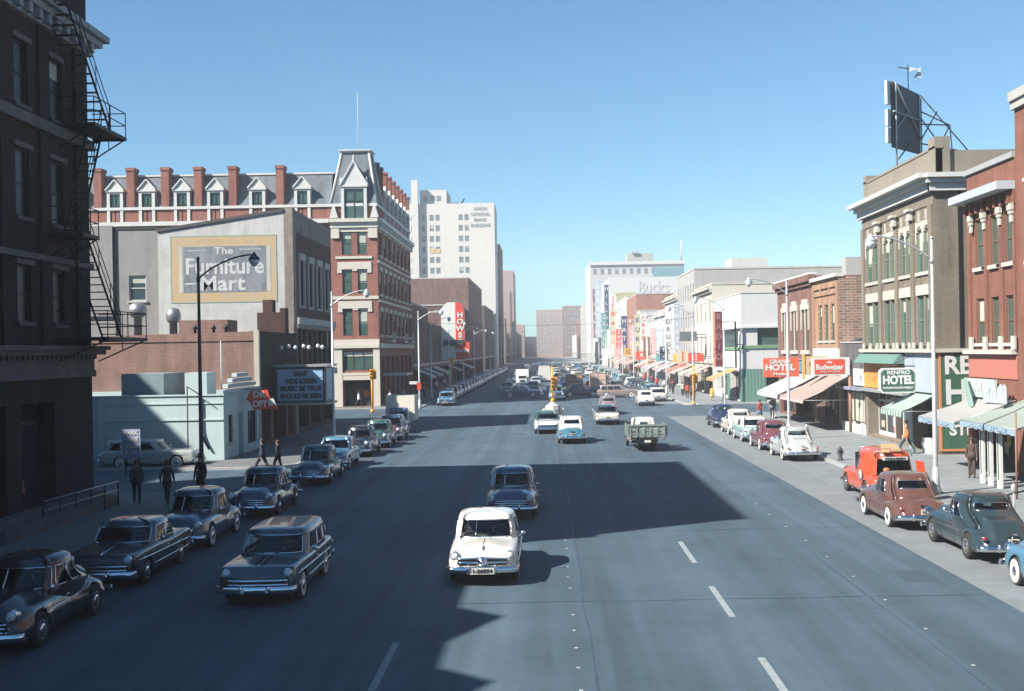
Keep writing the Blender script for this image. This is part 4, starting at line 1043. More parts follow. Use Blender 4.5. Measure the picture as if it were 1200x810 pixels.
# awnings
def awning(label, y0, y1, z0, z1, out, m, mval, txt=None, group=None, x=XR, val=.3, open_ends=True, name='awning'):
    A = thing(name, (x - out / 2, (y0 + y1) / 2, z0), label, 'awning', group)
    mb = MB(); n = 8
    def prof(k): t = k / n; return (x - .02 - out * t, z1 + (z0 - z1) * t - .06 * sin(pi * t))
    rings = []
    for j in range(9):
        y = y0 + (y1 - y0) * j / 8; rings.append([(prof(k)[0], y, prof(k)[1] - .03 * sin(pi * j / 8 * 3) ** 2 * k / n) for k in range(n + 1)])
    mb.rings(rings, closed=False, cap=False); mb.rings([[(p[0], p[1], p[2] - .015) for p in r] for r in rings], closed=False, cap=False)
    c = mb.build('canvas', m, A)
    v = MB(); xo = x - .02 - out
    rr = []
    for j in range(25):
        y = y0 + (y1 - y0) * j / 24; s = .05 * abs(sin(pi * j / 3)); rr.append([(xo - .012, y, z0 - .01), (xo - .03, y, z0 - val - s + .05)])
    v.rings(rr, closed=False, cap=False); v.rings([[(p[0] + .02, p[1], p[2]) for p in r] for r in rr], closed=False, cap=False)
    vv = v.build('valance', mval, A)
    fr = MB()
    for y in (y0 + .05, y1 - .05): fr.tube([(x, y, z0 - .05), (xo, y, z0 - .03)], .02, n=6); fr.tube([(x, y, z1 - .08), (xo, y, z0 - .03)], .02, n=6)
    fr.tube([(xo, y0, z0 - .03), (xo, y1, z0 - .03)], .025, n=6); fr.build('frame', STEEL, A)
    if txt: text(txt, (xo - .045, (y0 + y1) / 2, z0 - val * .5), val * .5, mat('awning_letters', (.25, .36, .42), var=0), vv, -90, bold=.01, w=(y1 - y0) * .7)
    return A
CANV = streaked('weathered_grey_canvas', (.33, .325, .31), (.24, .235, .22), amt=.7)
BLV = mat('pale_blue_valance', (.22, .32, .4), var=.15)
awning('sagging grey awning with blue lettered valance before the orange red brick block', 51.9, 56.9, 2.55, 3.45, 2.7, CANV, BLV, txt='CLOTHING  SHOP')
awning('grey green awning with lettered valance at the right edge of the frame', 44.5, 50.6, 2.75, 3.6, 2.9, streaked('grey_green_canvas', (.26, .31, .27), (.2, .24, .21)), BLV, txt='LIQUOR  STORE')
# striped barber style post panels under it
PP = thing('striped_doorway', (18.8, 49.0, 0), 'green and white striped doorway posts below the grey green awning', 'doorway screen')
for i, y in enumerate((47.6, 48.6, 49.5)):
    mb = MB(); mb.box(18.0, 18.12, y, y + .34, KH, 2.5); a = mb.build('post', W_, PP); mb = MB(); mb.box(17.985, 17.999, y + .12, y + .22, .5, 2.3); mb.build('stripe', GRN, a)
mb = MB(); mb.box(18.0, 18.12, 47.6, 49.84, 2.5, 2.62); mb.build('lintel', W_, PP)

# C. the tan hotel with white cornice
B = thing('tan_hotel', (28, 69, 0), 'three storey tan brick hotel with big white cornice beside the alley', 'hotel')
H = 14.9; y0, y1 = 62.5, 76.5
bays = [(63.0, 65.6), (66.3, 68.7), (69.3, 72.0), (72.8, 75.9)]
ops = []
for a, b in bays:
    w = (b - a) / 2
    for c in (a + .15, a + w + .12): ops += [(c, c + w - .27, 9.85, 12.15, 'green'), (c, c + w - .27, 5.9, 8.6, 'green')]
ops += [(62.95, 66.6, .15, 3.3, 'bay', 1.2), (67.2, 75.9, .3, 3.2, 'bay', .8)]
FS = walls(B, XR, 42, y0, y1, H, TAN, {'W': ops}, blind=.3, roofdrop=.9)
F = FS['W']; U = lambda a, b: wy(76.5, a, b)
shop_front(B, F, *U(62.95, 66.6), 3.3, depth=1.1); shop_front(B, F, *U(67.2, 75.9), 3.2, mframe=WHITEP)
mb = MB()
for y in (62.8, 65.95, 69.0, 72.4, 76.2): a, b = U(y - .28, y + .28); F.box(mb, max(0, a), min(14, b), 5.75, 13.3, .003, .16)
F.box(mb, 0, 14, 13.3, 13.85, .003, .05); mb.build('pilaster', TAN, B)
mb = MB()
F.box(mb, -.25, 14.25, 13.95, 14.35, -.02, .3); F.box(mb, -.4, 14.4, 14.62, 14.86, -.02, .9); F.box(mb, -.3, 14.3, 14.36, 14.6, -.02, .5)
S = FS['S']
S.box(mb, -.3, 1.6, 13.95, 14.35, -.02, .26); S.box(mb, -.5, 1.9, 14.62, 14.86, -.02, .6); S.box(mb, -.45, 1.7, 14.36, 14.6, -.02, .4)
mb.build('main_cornice', WHITEP, B)
mb = MB()
for y in (65.95, 69.0, 72.4): a, b = U(y - .36, y + .36); F.box(mb, a, b, 12.75, 12.95, .16, .34); F.box(mb, a - .06, b + .06, 13.25, 13.4, .16, .42); F.box(mb, a + .05, b - .05, 12.95, 13.25, .16, .3)
for a, b in bays:
    w = (b - a) / 2
    for c in (a + .15, a + w + .12):
        p, q = U(c, c + w - .27); F.box(mb, p - .12, q + .12, 9.66, 9.84, .003, .1)
        m_ = (p + q) / 2; F.box(mb, m_ - .09, m_ + .09, 12.6, 13.15, .003, .07)
        # arched head: spandrels either side, in steps
        for s_ in (-1, 1):
            for k in range(5):
                t = k / 5; hw = (q - p) / 2; xx = hw * t; z = 11.6 + .72 * sqrt(max(0, 1 - t * t)); e = m_ + s_ * xx; e2 = m_ + s_ * hw * (k + 1) / 5
                F.box(mb, min(e, e2), max(e, e2), z, 12.58, -.1, .04)
        F.box(mb, p - .12, p, 11.4, 12.58, .003, .04); F.box(mb, q, q + .12, 11.4, 12.58, .003, .04)
    p, q = U(a + .02, b - .02); F.box(mb, p, q, 8.6, 9.15, .003, .07)
for a, b in bays:
    p, q = U(a, b)
    for c in (p - .1, (p + q) / 2 - .15, q - .2): F.box(mb, c, c + .3, 5.72, 6.05, .165, .26)
F.box(mb, -.15, 14.1, 5.5, 5.7, .003, .35)
S.box(mb, -.3, 21, 5.5, 5.7, .003, .2)
mb.build('white_stone_trim', STONE, B)
mb = MB(); F.box(mb, -.02, 14.02, 14.88, 16.2, -.5, -.15); S.box(mb, .155, 21.4, 14.88, 16.1, -.45, -.15); F.box(mb, 13.0, 14.02, 14.9, 16.8, -.9, -.1); F.box(mb, -.02, .6, 14.9, 16.7, -.9, -.1); F.box(mb, -.05, 14.05, 16.2, 16.32, -.55, -.1)
mb.build('parapet', streaked('parapet_stucco', (.25, .22, .17), (.18, .165, .13)), B)
mb = MB(); S.box(mb, 1.25, 1.36, 5.7, 14.0, .003, .1); mb.build('down_pipe', IRON, B)
# shop front level: green fascia, orange board, blue grey paint
mb = MB(); mb.prism([(XR - .003, 5.5), (XR - .003, 4.85), (XR - .75, 4.85), (XR - .35, 5.35)], 67.9, 76.5); mb.build('green_fascia', mat('sea_green_fascia', (.1, .21, .17), rough=.6), B)
mb = MB(); F.box(mb, *U(69.0, 76.3), 3.3, 4.82, .003, .12); ob = mb.build('orange_board', ORG, B)
text('CAFE', (XR - .14, 73.2, 4.1), .8, mat('faded_red_letters', (.7, .2, .06)), ob, -90, bold=.02, w=4.0)
mb = MB(); F.box(mb, *U(62.52, 67.85), 3.35, 5.48, .003, .06); F.box(mb, *U(62.52, 62.94), 0, 3.3, .003, .07); F.box(mb, *U(66.62, 67.2), 0, 3.3, .003, .07); mb.build('blue_grey_front', BLUEG, B)
mb = MB(); F.box(mb, *U(67.2, 76.5), 3.05, 3.25, .003, .4); mb.build('shelf_canopy', STEEL, B)
mb = MB(); F.box(mb, *U(62.98, 64.2), .1, .95, .003, .3); mb.build('planter_box', WHITEP, B)
# painted green sign on the side wall
SG = thing('painted_wall_sign', (22.5, 62.4, 3), 'dark green painted sign with big white letters on the alley side of the tan hotel', 'painted sign')
mb = MB(); mb.box(20.62, 26.4, 62.44, 62.49, .45, 5.42); g = mb.build('field', GRN, SG)
mb = MB()
for q in ((20.5, 20.62, .33, 5.5), (26.4, 26.52, .33, 5.5), (20.62, 26.4, .33, .45)): mb.box(q[0], q[1], 62.42, 62.5, q[2], q[3])
mb.build('orange_border', mat('rust_border', (.5, .2, .07)), SG)
text('RENFRO', (23.3, 62.42, 4.78), .92, W_, g, bold=.04, w=5.0); text('HOTEL', (23.45, 62.42, 3.35), 1.25, W_, g, bold=.05, w=5.3)
text('STEAM HEAT', (23.4, 62.42, 1.4), .52, W_, g, bold=.03, w=4.8); text('WEEKLY RATES', (23.9, 62.42, .85), .22, W_, g, bold=.01, w=3.4)
# projecting hotel sign
SG = thing('projecting_hotel_sign', (19.4, 66, 3.9), 'white edged dark green hotel sign projecting over the pavement above striped awning', 'sign')
mb = MB(); mb.prism([(18.36, 3.4), (18.5, 3.28), (20.3, 3.28), (20.36, 3.4), (20.36, 4.5), (20.2, 4.66), (18.55, 4.66), (18.36, 4.5)], 65.9, 66.15); b = mb.build('white_frame', W_, SG)
mb = MB(); mb.prism([(18.44, 3.5), (18.54, 3.38), (20.22, 3.38), (20.28, 3.5), (20.28, 4.42), (20.14, 4.56), (18.6, 4.56), (18.44, 4.42)], 65.87, 65.899); mb.build('green_field', GRN, SG)
text('RENFRO', (19.4, 65.86, 4.4), .2, W_, b, bold=.01, w=1.25); text('HOTEL', (19.38, 65.86, 3.98), .44, W_, b, bold=.03, w=1.72); text('MODERN ROOMS WEEKLY', (19.38, 65.86, 3.56), .11, W_, b, bold=.005, w=1.7)
mb = MB(); mb.tube([(20.4, 66.02, 4.75), (18.5, 66.02, 4.75)], .03); mb.tube([(20.4, 66.02, 5.4), (18.9, 66.02, 4.75)], .015); mb.build('bracket', IRON, SG)
GS = striped('green_white_awning_stripe', (.05, .22, .12), (.5, .52, .48), .5, axis=1)
awning('green and white striped awning over the tan hotel doorway', 62.9, 66.8, 2.45, 3.25, 1.7, GS, GS, val=.35)

# rooftop billboard seen from behind
BB = thing('rooftop_billboard', (22.4, 72.5, 16), 'dark backed billboard braced by steel struts on the tan hotel roof', 'billboard')
def bp(t, z, off=0): return (20.95 + 2.55 * t - off * .6, 71.4 + 2.9 * t + off * .8, z)
mb = MB(); mb.hexa([bp(0, 17.75), bp(1, 17.75), bp(1, 17.75, .12), bp(0, 17.75, .12), bp(0, 21.7), bp(1, 21.45), bp(1, 21.45, .12), bp(0, 21.7, .12)]); mb.build('panel', mat('billboard_back_sheet', (.035, .045, .065), rough=.6, var=.3, scale=1.5), BB)
mb = MB()
for z0, z1 in ((20.3, 21.7), (19.0, 20.0), (18.0, 18.9)): mb.hexa([bp(-.12, z0, .12), bp(0.02, z0, .12), bp(0.02, z0, .3), bp(-.12, z0, .3), bp(-.12, z1, .12), bp(0.02, z1, .12), bp(0.02, z1, .3), bp(-.12, z1, .3)])
mb.build('edge_letters', W_, BB)
mb = MB()
P1 = lambda t, z: bp(t, z, -.08)
for a, b in ((P1(.08, 21.7), P1(.08, 15.2)), (P1(.08, 21.6), P1(1.0, 18.6)), (P1(.1, 18.9), P1(.55, 20.2)), (P1(1.0, 21.4), P1(1.0, 15.2)), (P1(0, 19.9), P1(1, 19.8))): mb.tube([a, b], .055, n=6)
mb.build('back_frame', STEEL, BB)
mb = MB()
T = (25.9, 70.5, 15.2); 
for a, b in (((23.5, 74.2, 21.4), (26.6, 73.0, 17.0)), ((23.5, 74.2, 20.4), (25.1, 73.6, 19.4)), ((23.5, 74.2, 19.6), (25.1, 73.6, 19.4)), ((23.5, 74.2, 18.4), (26.2, 73.1, 17.6)), ((25.1, 73.6, 19.4), (23.7, 74.0, 16.4)), ((25.1, 73.6, 19.4), (25.3, 73.4, 16.0)),
             ((26.2, 73.1, 17.6), (24.4, 74, 16.0)), ((26.2, 73.1, 17.6), (25.4, 73.6, 16.0)), ((26.6, 73.0, 17.0), (26.6, 73.0, 15.0)), ((21.2, 71.2, 17.0), (22.4, 72.8, 18.2)), ((23.5, 74.2, 20.0), (24.6, 73.7, 18.1)), ((23.5, 74.2, 18.6), (24.4, 73.8, 20.3)), ((21.1, 71.3, 16.6), (23.5, 74.2, 16.6))): mb.tube([a, b], .045, n=6)
mb.build('strut', IRON, BB)
mb = MB(); mb.tube([(22.4, 73.0, 21.5), (22.4, 73.0, 23.0)], .03, n=6); mb.tube([(21.7, 72.6, 22.8), (22.9, 73.2, 22.75)], .03, n=6); mb.build('aerial', IRON, BB)
mb = MB(); mb.prism([(22.5, 22.6), (23.1, 22.75), (22.5, 22.85)], 72.9, 73.0); mb.prism([(22.8, 22.3), (23.2, 22.9), (23.25, 22.2)], 73.1, 73.2); mb.build('white_bracket', W_, BB)

# D. low shop between
B = thing('low_shop', (28, 80, 0), 'low one storey shop with pale shutters between the tan hotel and brown block', 'shop')
FS = walls(B, XR + .1, 38, 76.55, 83.0, 6.1, brick('dark_grey_brick', (.13, .12, .125), (.1, .09, .1), (.12, .12, .12)), {'W': [(77.1, 82.4, .3, 3.0, 'bay', .5)]}, cap=.1, capmat=LGREY)
F = FS['W']; U = lambda a, b: wy(83.0, a, b)
shop_front(B, F, *U(77.1, 82.4), 3.0, mframe=WHITEP, depth=.3, bulk=.8)
mb = MB(); F.box(mb, *U(76.6, 79.5), 3.3, 4.4, .003, .1); F.box(mb, *U(80.2, 82.9), 3.3, 4.4, .003, .1); mb.build('white_panel', WHITEP, B)
mb = MB(); F.box(mb, *U(76.6, 82.9), 3.0, 3.2, .003, .5); mb.build('shelf_canopy', mat('blue_grey_shelf', (.22, .24, .3)), B)
mb = MB()
for k in range(5): a = 77.2 + k * 1.05; F.box(mb, *U(a, a + .8), .9, 2.8, -.24, -.18)
mb.build('shutter', striped('slatted_cream_shutter', (.5, .5, .42), (.38, .38, .32), .12, axis=2), B)
mb = MB(); F.box(mb, *U(76.6, 82.9), 0, .75, .003, .08); mb.build('white_plinth', WHITEP, B)
mb = MB(); mb.prism([(20.5, 6.1), (28, 6.1), (24, 7.0)], 82.6, 82.9); mb.build('tarred_flashing', TAR, B)

# E. tan brick front with mottled side wall
MOT = brick('mottled_brick', (.36, .22, .16), (.2, .13, .1), (.4, .33, .27), scale=2.2, var=.3)
ORB = brick('ochre_brick', (.44, .24, .13), (.38, .2, .11), (.36, .26, .18), var=.12)
B = thing('ochre_brick_block', (29, 87, 0), 'two storey ochre brick front with mottled brick side wall above the low shop', 'building')
ops = [(y, y + 1.1, 6.3, 8.9, 'brown') for y in (84.3, 86.2, 88.1)] + [(83.5, 90.4, .3, 3.4, 'bay', .8)]
FS = walls(B, XR, 40, 83.02, 90.9, 10.75, MOT, {'W': ops}, blind=.3)
F = FS['W']; U = lambda a, b: wy(90.9, a, b)
shop_front(B, F, *U(83.5, 90.4), 3.4)
mb = MB()
F.wall(mb, 0, 7.88, 3.5, 10.7, [(*U(y, y + 1.1), 6.3, 8.9) for y in (84.3, 86.2, 88.1)], depth=0)
o = MB(); 
for a, b, c, d in ((0, .5, 5.8, 10.5), (7.38, 7.88, 5.8, 10.5), (.5, 7.38, 9.6, 9.85), (.5, 7.38, 10.1, 10.5), (2.5, 2.7, 9.85, 10.1), (5.2, 5.4, 9.85, 10.1)): F.box(o, a, b, c, d, .003, .12)
F.box(o, .5, 7.38, 5.82, 6.2, .003, .02); F.box(o, .5, 7.38, 8.95, 9.6, .003, .02)
for k in range(4):
    c = (7.88 - (86.2 - 83.02) - 1.1 + .0) if 0 else None
for a in ((.5, 7.88 - (88.1 + 1.1 - 83.02)), (7.88 - (88.1 - 83.02), 7.88 - (86.2 + 1.1 - 83.02)), (7.88 - (86.2 - 83.02), 7.88 - (84.3 + 1.1 - 83.02)), (7.88 - (84.3 - 83.02), 7.38)): F.box(o, a[0], a[1], 6.2, 8.95, .003, .02)
o.build('ochre_facing', ORB, B)
mb = MB(); F.box(mb, -.1, 7.95, 10.75, 11.0, -.35, .3); mb.build('white_coping', WHITEP, B)
mb = MB(); F.box(mb, .02, 7.86, 4.45, 5.75, .003, .12); p = mb.build('white_signboard', W_, B); text('BILLIARDS', (XR - .135, 87, 5.05), .4, mat('faint_letters', (.55, .58, .56), var=0), p, -90, w=4.5)

# F. dark red block with arched white windows
B = thing('arched_window_block', (29, 98, 0), 'dark red brick corner block with white arched window surrounds', 'building')
BRD = brick('plum_red_brick', (.23, .1, .08), (.19, .08, .065), (.22, .15, .13), var=.18)
wy4 = [(92.6, 95.0), (96.8, 99.0), (100.8, 102.8)]
ops = []
for a, b in wy4: m_ = (a + b) / 2; ops += [(a, m_ - .12, 5.6, 8.8, 'brown'), (m_ + .12, b, 5.6, 8.8, 'brown')]
ops += [(91.4, 97.4, .3, 3.4, 'bay', .8), (98.0, 104.4, .3, 3.4, 'bay', .8)]
FS = walls(B, XR, 42, 90.92, 105.0, 11.3, BRD, {'W': ops}, blind=.5)
F = FS['W']; U = lambda a, b: wy(105, a, b)
shop_front(B, F, *U(91.4, 97.4), 3.4); shop_front(B, F, *U(98.0, 104.4), 3.4)
mb = MB()
for a, b in wy4:
    p, q = U(a, b); F.box(mb, p - .25, q + .25, 8.8, 9.25, .003, .12); F.box(mb, p + .2, q - .2, 9.25, 9.6, .003, .1); F.box(mb, p - .22, p, 7.2, 8.8, .003, .1); F.box(mb, q, q + .22, 7.2, 8.8, .003, .1); F.box(mb, p - .25, q + .25, 5.3, 5.58, .003, .15)
    m_ = (p + q) / 2; F.box(mb, m_ - .12, m_ + .12, 5.6, 8.8, .003, .06)
F.box(mb, -.05, 14.1, 3.6, 4.9, .003, .1); mb.build('white_stone_trim', STONE, B)
mb = MB(); F.box(mb, -.1, 14.1, 10.6, 10.9, .003, .2); F.box(mb, -.2, 14.15, 10.9, 11.4, -.1, .4); mb.build('brick_cornice', BRD, B)
mb = MB(); F.box(mb, -.15, 14.12, 11.4, 11.55, -.3, .3); mb.build('coping', WHITEP, B)
for q_ in ((23, 24.3, 91.3, 92.5, 10.7, 12.7), (30, 31.4, 95, 96, 10.7, 12.6)): mb = MB(); mb.box(*q_); mb.build('chimney', LGREY, B)
mb = MB(); F.box(mb, *U(91, 97), 3.65, 4.85, .11, .2); mb.build('teal_fascia', mat('teal_fascia_paint', (.08, .2, .2)), B)

# signs of this stretch
SG = thing('red_hotel_sign', (17.3, 88.1, 4.4), 'orange red hotel sign in white letters hanging over the kerb behind a lamp post', 'sign')
mb = MB(); mb.box(16.0, 18.6, 88.0, 88.2, 3.7, 5.1); p = mb.build('panel', mat('orange_red_enamel', (.75, .11, .06), rough=.4, var=.08), SG)
text('GRAND', (17.2, 87.97, 4.82), .3, W_, p, bold=.015, w=1.5); text('HOTEL', (17.2, 87.97, 4.38), .42, W_, p, bold=.03, w=2.2); text('Modern', (17.3, 87.97, 3.92), .2, W_, p, bold=.01, w=1.2)
mb = MB(); mb.tube([(18.6, 88.1, 4.9), (XR, 88.1, 4.9)], .05); mb.tube([(18.6, 88.1, 4.0), (XR, 88.1, 4.0)], .05); mb.build('bracket', IRON, SG)
SG = thing('beer_sign', (18.9, 80, 4.5), 'red beer sign with white script and white border over the brown awning', 'sign')
mb = MB(); mb.box(17.8, 20.3, 80.0, 80.3, 3.95, 5.15); wf = mb.build('white_frame', W_, SG)
mb = MB(); mb.box(17.95, 19.95, 79.97, 79.999, 4.07, 5.03); p = mb.build('red_field', RED, wf)
text('Budweiser', (18.95, 79.955, 4.5), .36, W_, p, bold=.015, w=1.85); text('KING OF BEERS', (19.0, 79.955, 4.2), .1, W_, p, w=1.3)
mb = MB(); mb.prism([(18.75, 4.78), (18.8, 4.92), (18.88, 4.82), (18.95, 4.96), (19.02, 4.82), (19.1, 4.92), (19.15, 4.78)], 79.955, 79.965); mb.build('crown_emblem', W_, p)
mb = MB(); mb.tube([(20.35, 80.15, 3.9), (20.35, 80.15, 0)], .12); mb.build('timber_post', mat('rust_brown_post', (.25, .12, .08)), SG)
SG = thing('ochre_panel_sign', (17.3, 86, 4.5), 'faded ochre sign panel between the two red signs', 'sign')
mb = MB(); mb.box(18.6, 20.3, 86.0, 86.15, 3.9, 5.2); p = mb.build('panel', streaked('faded_ochre_sign', (.5, .38, .2), (.4, .34, .25)), SG)
mb = MB(); mb.box(18.45, 18.6, 85.95, 86.2, 3.6, 5.4); mb.build('upright', mat('orange_upright', (.6, .3, .08)), SG)
text('CAFE', (19.45, 85.97, 4.6), .35, mat('rust_letters', (.45, .25, .1)), p, w=1.2)
awning('long pinkish brown awning below the red beer sign', 80.6, 88.5, 2.3, 3.8, 3.1, streaked('pinkish_brown_canvas', (.33, .255, .22), (.26, .2, .175)), mat('pinkish_valance', (.6, .4, .36)), val=.25)
awning('pale grey awning with white valance left of the pinkish brown one', 89.5, 98.0, 2.35, 3.8, 3.1, streaked('pale_grey_canvas', (.38, .38, .37), (.3, .3, .29)), mat('pale_aqua_valance', (.5, .58, .56)), val=.35)
mb = MB(); mb.box(18.4, 18.6, 97.0, 97.6, KH, 2.3); mb.box(18.3, 18.7, 96.9, 97.7, KH, KH + .12)
tag(mb.build('panel_post', W_, origin=(18.5, 97.3, KH)), 'white painted panel standing below the pale grey awning', 'panel')

# G. white modern corner shop across the side street
B = thing('white_corner_shop', (32, 136, 0), 'white rendered corner building with green trimmed showroom window and green base', 'building')
WH = streaked('white_render', (.58, .58, .56), (.47, .47, .45), amt=.5)
ops = [(128, 144, 5.9, 7.9, 'bay', .35), (127.5, 134, .3, 3.2, 'bay', 1.0), (136, 145, .3, 3.2, 'bay', 1.0)]
FS = walls(B, XR + .2, 48, 126, 146, 11.6, WH, {'W': ops, 'S': [(22.3, 32.0, 6.1, 7.9, 'bay', .35), (23.2, 34, .3, 3.4, 'bay', 1.5)]}, cap=.1, capmat=WH)
F = FS['W']; S = FS['S']
shop_front(B, F, 12, 18.5, 3.2); shop_front(B, F, 1, 10, 3.2)
shop_front(B, S, 2.6, 13.4, 3.4, depth=1.3)
mb = MB(); S.box(mb, 1.7, 11.4, 6.1, 7.9, -.33, -.3); F.box(mb, 2, 18, 5.9, 7.9, -.33, -.3); g = mb.build('showroom_glass', GLASSG, B)
mb = MB(); S.box(mb, 0, 12, 5.75, 6.08, .003, .12); F.box(mb, .0, 20, 5.6, 5.88, .003, .12); mb.build('green_sill', mat('leaf_green_trim', (.12, .24, .12)), B)
mb = MB(); S.box(mb, 0, 20, 7.92, 8.1, .003, .3); F.box(mb, 0, 20, 7.92, 8.1, .003, .3); S.box(mb, 5.2, 5.5, 6.1, 7.9, -.29, -.1); mb.build('hood_strip', WHITEP, B)
for q_ in range(3):
  mb = MB(); (S.box(mb, 0, 2.5, 0.1, 3.6, .003, .06), 0)[1] if q_ == 0 else F.box(mb, *((18.6, 19.99), (10.2, 11.9))[q_ - 1], .1, 3.6, .003, .06)
  mb.build('green_tile_base', striped('green_tiles', (.07, .17, .13), (.12, .24, .19), .35, axis=0), B)
mb = MB(); S.box(mb, 2.6, 13, 3.45, 4.3, .003, .9); mb.build('ribbed_canopy', striped('ribbed_grey', (.34, .34, .36), (.25, .25, .27), .4, axis=0), B)
# vertical red sign with frame at the corner
SG = thing('vertical_red_sign', (19.6, 125.4, 8), 'tall narrow dark red vertical sign with green steel frame on the white corner building', 'sign')
mb = MB(); mb.box(17.75, 18.5, 125.2, 125.7, 3.9, 9.7); p = mb.build('panel', mat('faded_maroon_enamel', (.15, .035, .035), rough=.5), SG)
mb = MB(); mb.box(17.6, 17.75, 125.2, 125.7, 3.9, 9.7); mb.build('orange_edge', mat('salmon_edge', (.7, .25, .15)), SG)
for i, c in enumerate('RADIO'): text(c, (18.12, 125.17, 9.1 - i * 1.05), .6, mat('pale_pink_letters', (.3, .16, .16), var=0), p, bold=.02)
mb = MB(); mb.tube([(18.5, 125.4, 8.6), (19.9, 125.4, 8.6), (19.9, 125.4, 3.8), (18.5, 125.4, 3.8)], .1, n=6); mb.tube([(18.5, 125.4, 6.2), (XR + .3, 125.6, 6.2)], .05, n=6); mb.build('frame', mat('green_steel', (.08, .16, .14)), SG)

# H. further blocks on the right
block('ornate_shop', 'cream ornate front with stepped top beside the white corner building', XR, 44, 146.2, 163, 13.6, CREAM, 'R', 4, 2, corn=.6, style='far')
B, F = block('grey_warehouse', 'large light grey block with blank side rising behind the white corner building', XR, 60, 163.2, 184, 16.6, LGREY, 'R', 7, 3)
mb = MB(); mb.box(26, 31, 166, 172, 16, 18.3); mb.build('roof_house', PALE, B)
block('ornate_shop', 'white ornate narrow front with vertical letter sign far right', XR, 44, 184.2, 204, 14.2, PALE, 'R', 3, 2, corn=.5)
block('grey_shop', 'pale blue grey gabled front in the middle distance, right side', XR, 44, 204.2, 224, 12.4, streaked('pale_blue_wall', (.5, .54, .6), (.42, .46, .5)), 'R', 3, 1, corn=.3)
block('cream_shop', 'low cream front before the big red brick wall', XR, 44, 224.2, 245.5, 11.0, CREAM, 'R', 4, 1)
block('brick_block', 'red brick block with blank side wall below the white store wall', XR, 50, 267, 300, 18.0, brick('salmon_brick', (.42, .17, .12), (.36, .14, .1), (.4, .26, .2), var=.1), 'R', 6, 3)
block('pale_shop', 'pale three storey front right after the side street, far right', XR, 44, 258.2, 266.8, 14.0, PALE, 'R', 2, 2)
block('tall_white_shop', 'tall narrow white front left of the red brick side wall', XR, 48, 300.2, 344.5, 19, PALE, 'R', 8, 4)
B = thing('department_store', (34, 390, 0), 'white windowless store wall with faint script name high above the red brick', 'department store')
FS = walls(B, XR, 56, 380, 430, 28.6, streaked('bright_white_wall', (.6, .6, .58), (.5, .5, .49), amt=.4), {'W': [(y, y + 2, z, z + 2.2, 'tower') for y in range(384, 428, 5) for z in (6, 11, 16, 21)]})
text('Bucks', (34.5, 379.9, 25.2), 4.0, mat('faint_script', (.5, .52, .52), var=0), B, bold=.02, w=9.5)
mb = MB(); mb.box(21.8, 28.6, 379.75, 379.98, 18.8, 23.8); mb.build('olive_advert', streaked('olive_advert_paint', (.42, .4, .18), (.5, .5, .36)), B)
mb = MB(); 
for z in (9.0, 13.5): mb.lathe([(.01, 0), (2.0, 0), (2.0, .2), (.01, .2)], (26.5, 379.7, z), axis='y', n=20)
mb.build('round_adverts', mat('soft_red_disc', (.6, .15, .15)), B)
mb = MB(); mb.box(20.7, 22.4, 379.8, 379.98, 6, 17); p = mb.build('letter_strip', W_, B)
for i, c in enumerate('FASHION'): text(c, (21.55, 379.75, 16 - i * 1.45), .9, mat('dull_letters', (.3, .3, .32), var=0), p)
B, F = block('high_rise_block', 'huge pale block with a row of top windows, tallest on the right side', XR, 63, 540, 600, 45, streaked('soft_white_block', (.5, .5, .49), (.42, .42, .41)), 'R', 8, 8,
     south=[(x, x + 1.6, z, z + 2.6, 'tower') for x in [22 + i * 3.3 for i in range(11)] for z in (39.5,)])
mb = MB(); mb.box(49, 62.9, 539.2, 539.97, 36.6, 42.4); mb.build('teal_panel', mat('teal_glass_panel', (.12, .28, .32), rough=.3), B)
mb = MB(); mb.box(20.2, 63.3, 539.3, 540, 43.8, 45.3); mb.build('eaves', WHITEP, B)
mb = MB(); mb.box(38, 50, 548, 560, 44.5, 49.5); mb.box(40, 43, 547, 548, 49.5, 50.4); mb.build('roof_house', LGREY, B)
mb = MB(); mb.tube([(62, 542, 45), (62, 542, 55)], [.4, .15]); mb.build('mast', WHITEP, B)
block('pale_block', 'pale mid rise before the tallest block on the right', XR, 50, 430.5, 519, 24, PALE, 'R', 12, 4)
block('pale_block', 'grey pale block left of the tallest right block, far away', XR, 50, 602, 700, 30, LGREY, 'R', 12, 5)
block('brick_block', 'small dark brick block far right beside the end of the street', XR, 50, 702, 800, 24, BRK_R, 'R', 10, 4)
block('pale_block', 'last pale low block at the right end of the street', XR, 50, 802, 930, 16, PALE, 'R', 10, 3)
block('low_shop', 'low pale shop row in front of the white store wall', XR, 44, 358.5, 379.5, 12.5, CREAM, 'R', 5, 2)

# vertical and projecting signs along the far right side
def vsign(label, y, x, z0, z1, w, m, letters, lm, group='projecting shop signs far down the right side', name='projecting_sign'):
    S_ = thing(name, (x + w / 2, y, z0), label, 'sign', group)
    mb = MB(); mb.box(x, x + w, y - .15, y + .15, z0, z1); p = mb.build('panel', m, S_)
    n = len(letters); st = (z1 - z0) / (n + .3)
    for i, c in enumerate(letters): text(c, (x + w / 2, y - .17, z1 - st * (i + .65)), min(st * .7, w * .75), lm, p, bold=.02)
    mb = MB(); mb.tube([(x + w, y, z1 - .4), (XR + .1, y, z1 - .4)], .05, n=6); mb.tube([(x + w, y, z0 + .4), (XR + .1, y, z0 + .4)], .05, n=6); mb.build('bracket', IRON, S_)
bl = mat('slate_letters', (.1, .12, .14), var=0); GS_ = mat('grey_blue_enamel', (.35, .42, .5), rough=.5); TE = mat('teal_enamel', (.12, .3, .3), rough=.5); OR = mat('orange_enamel', (.8, .4, .08), rough=.5); PK = mat('pink_enamel', (.68, .35, .33), rough=.5)
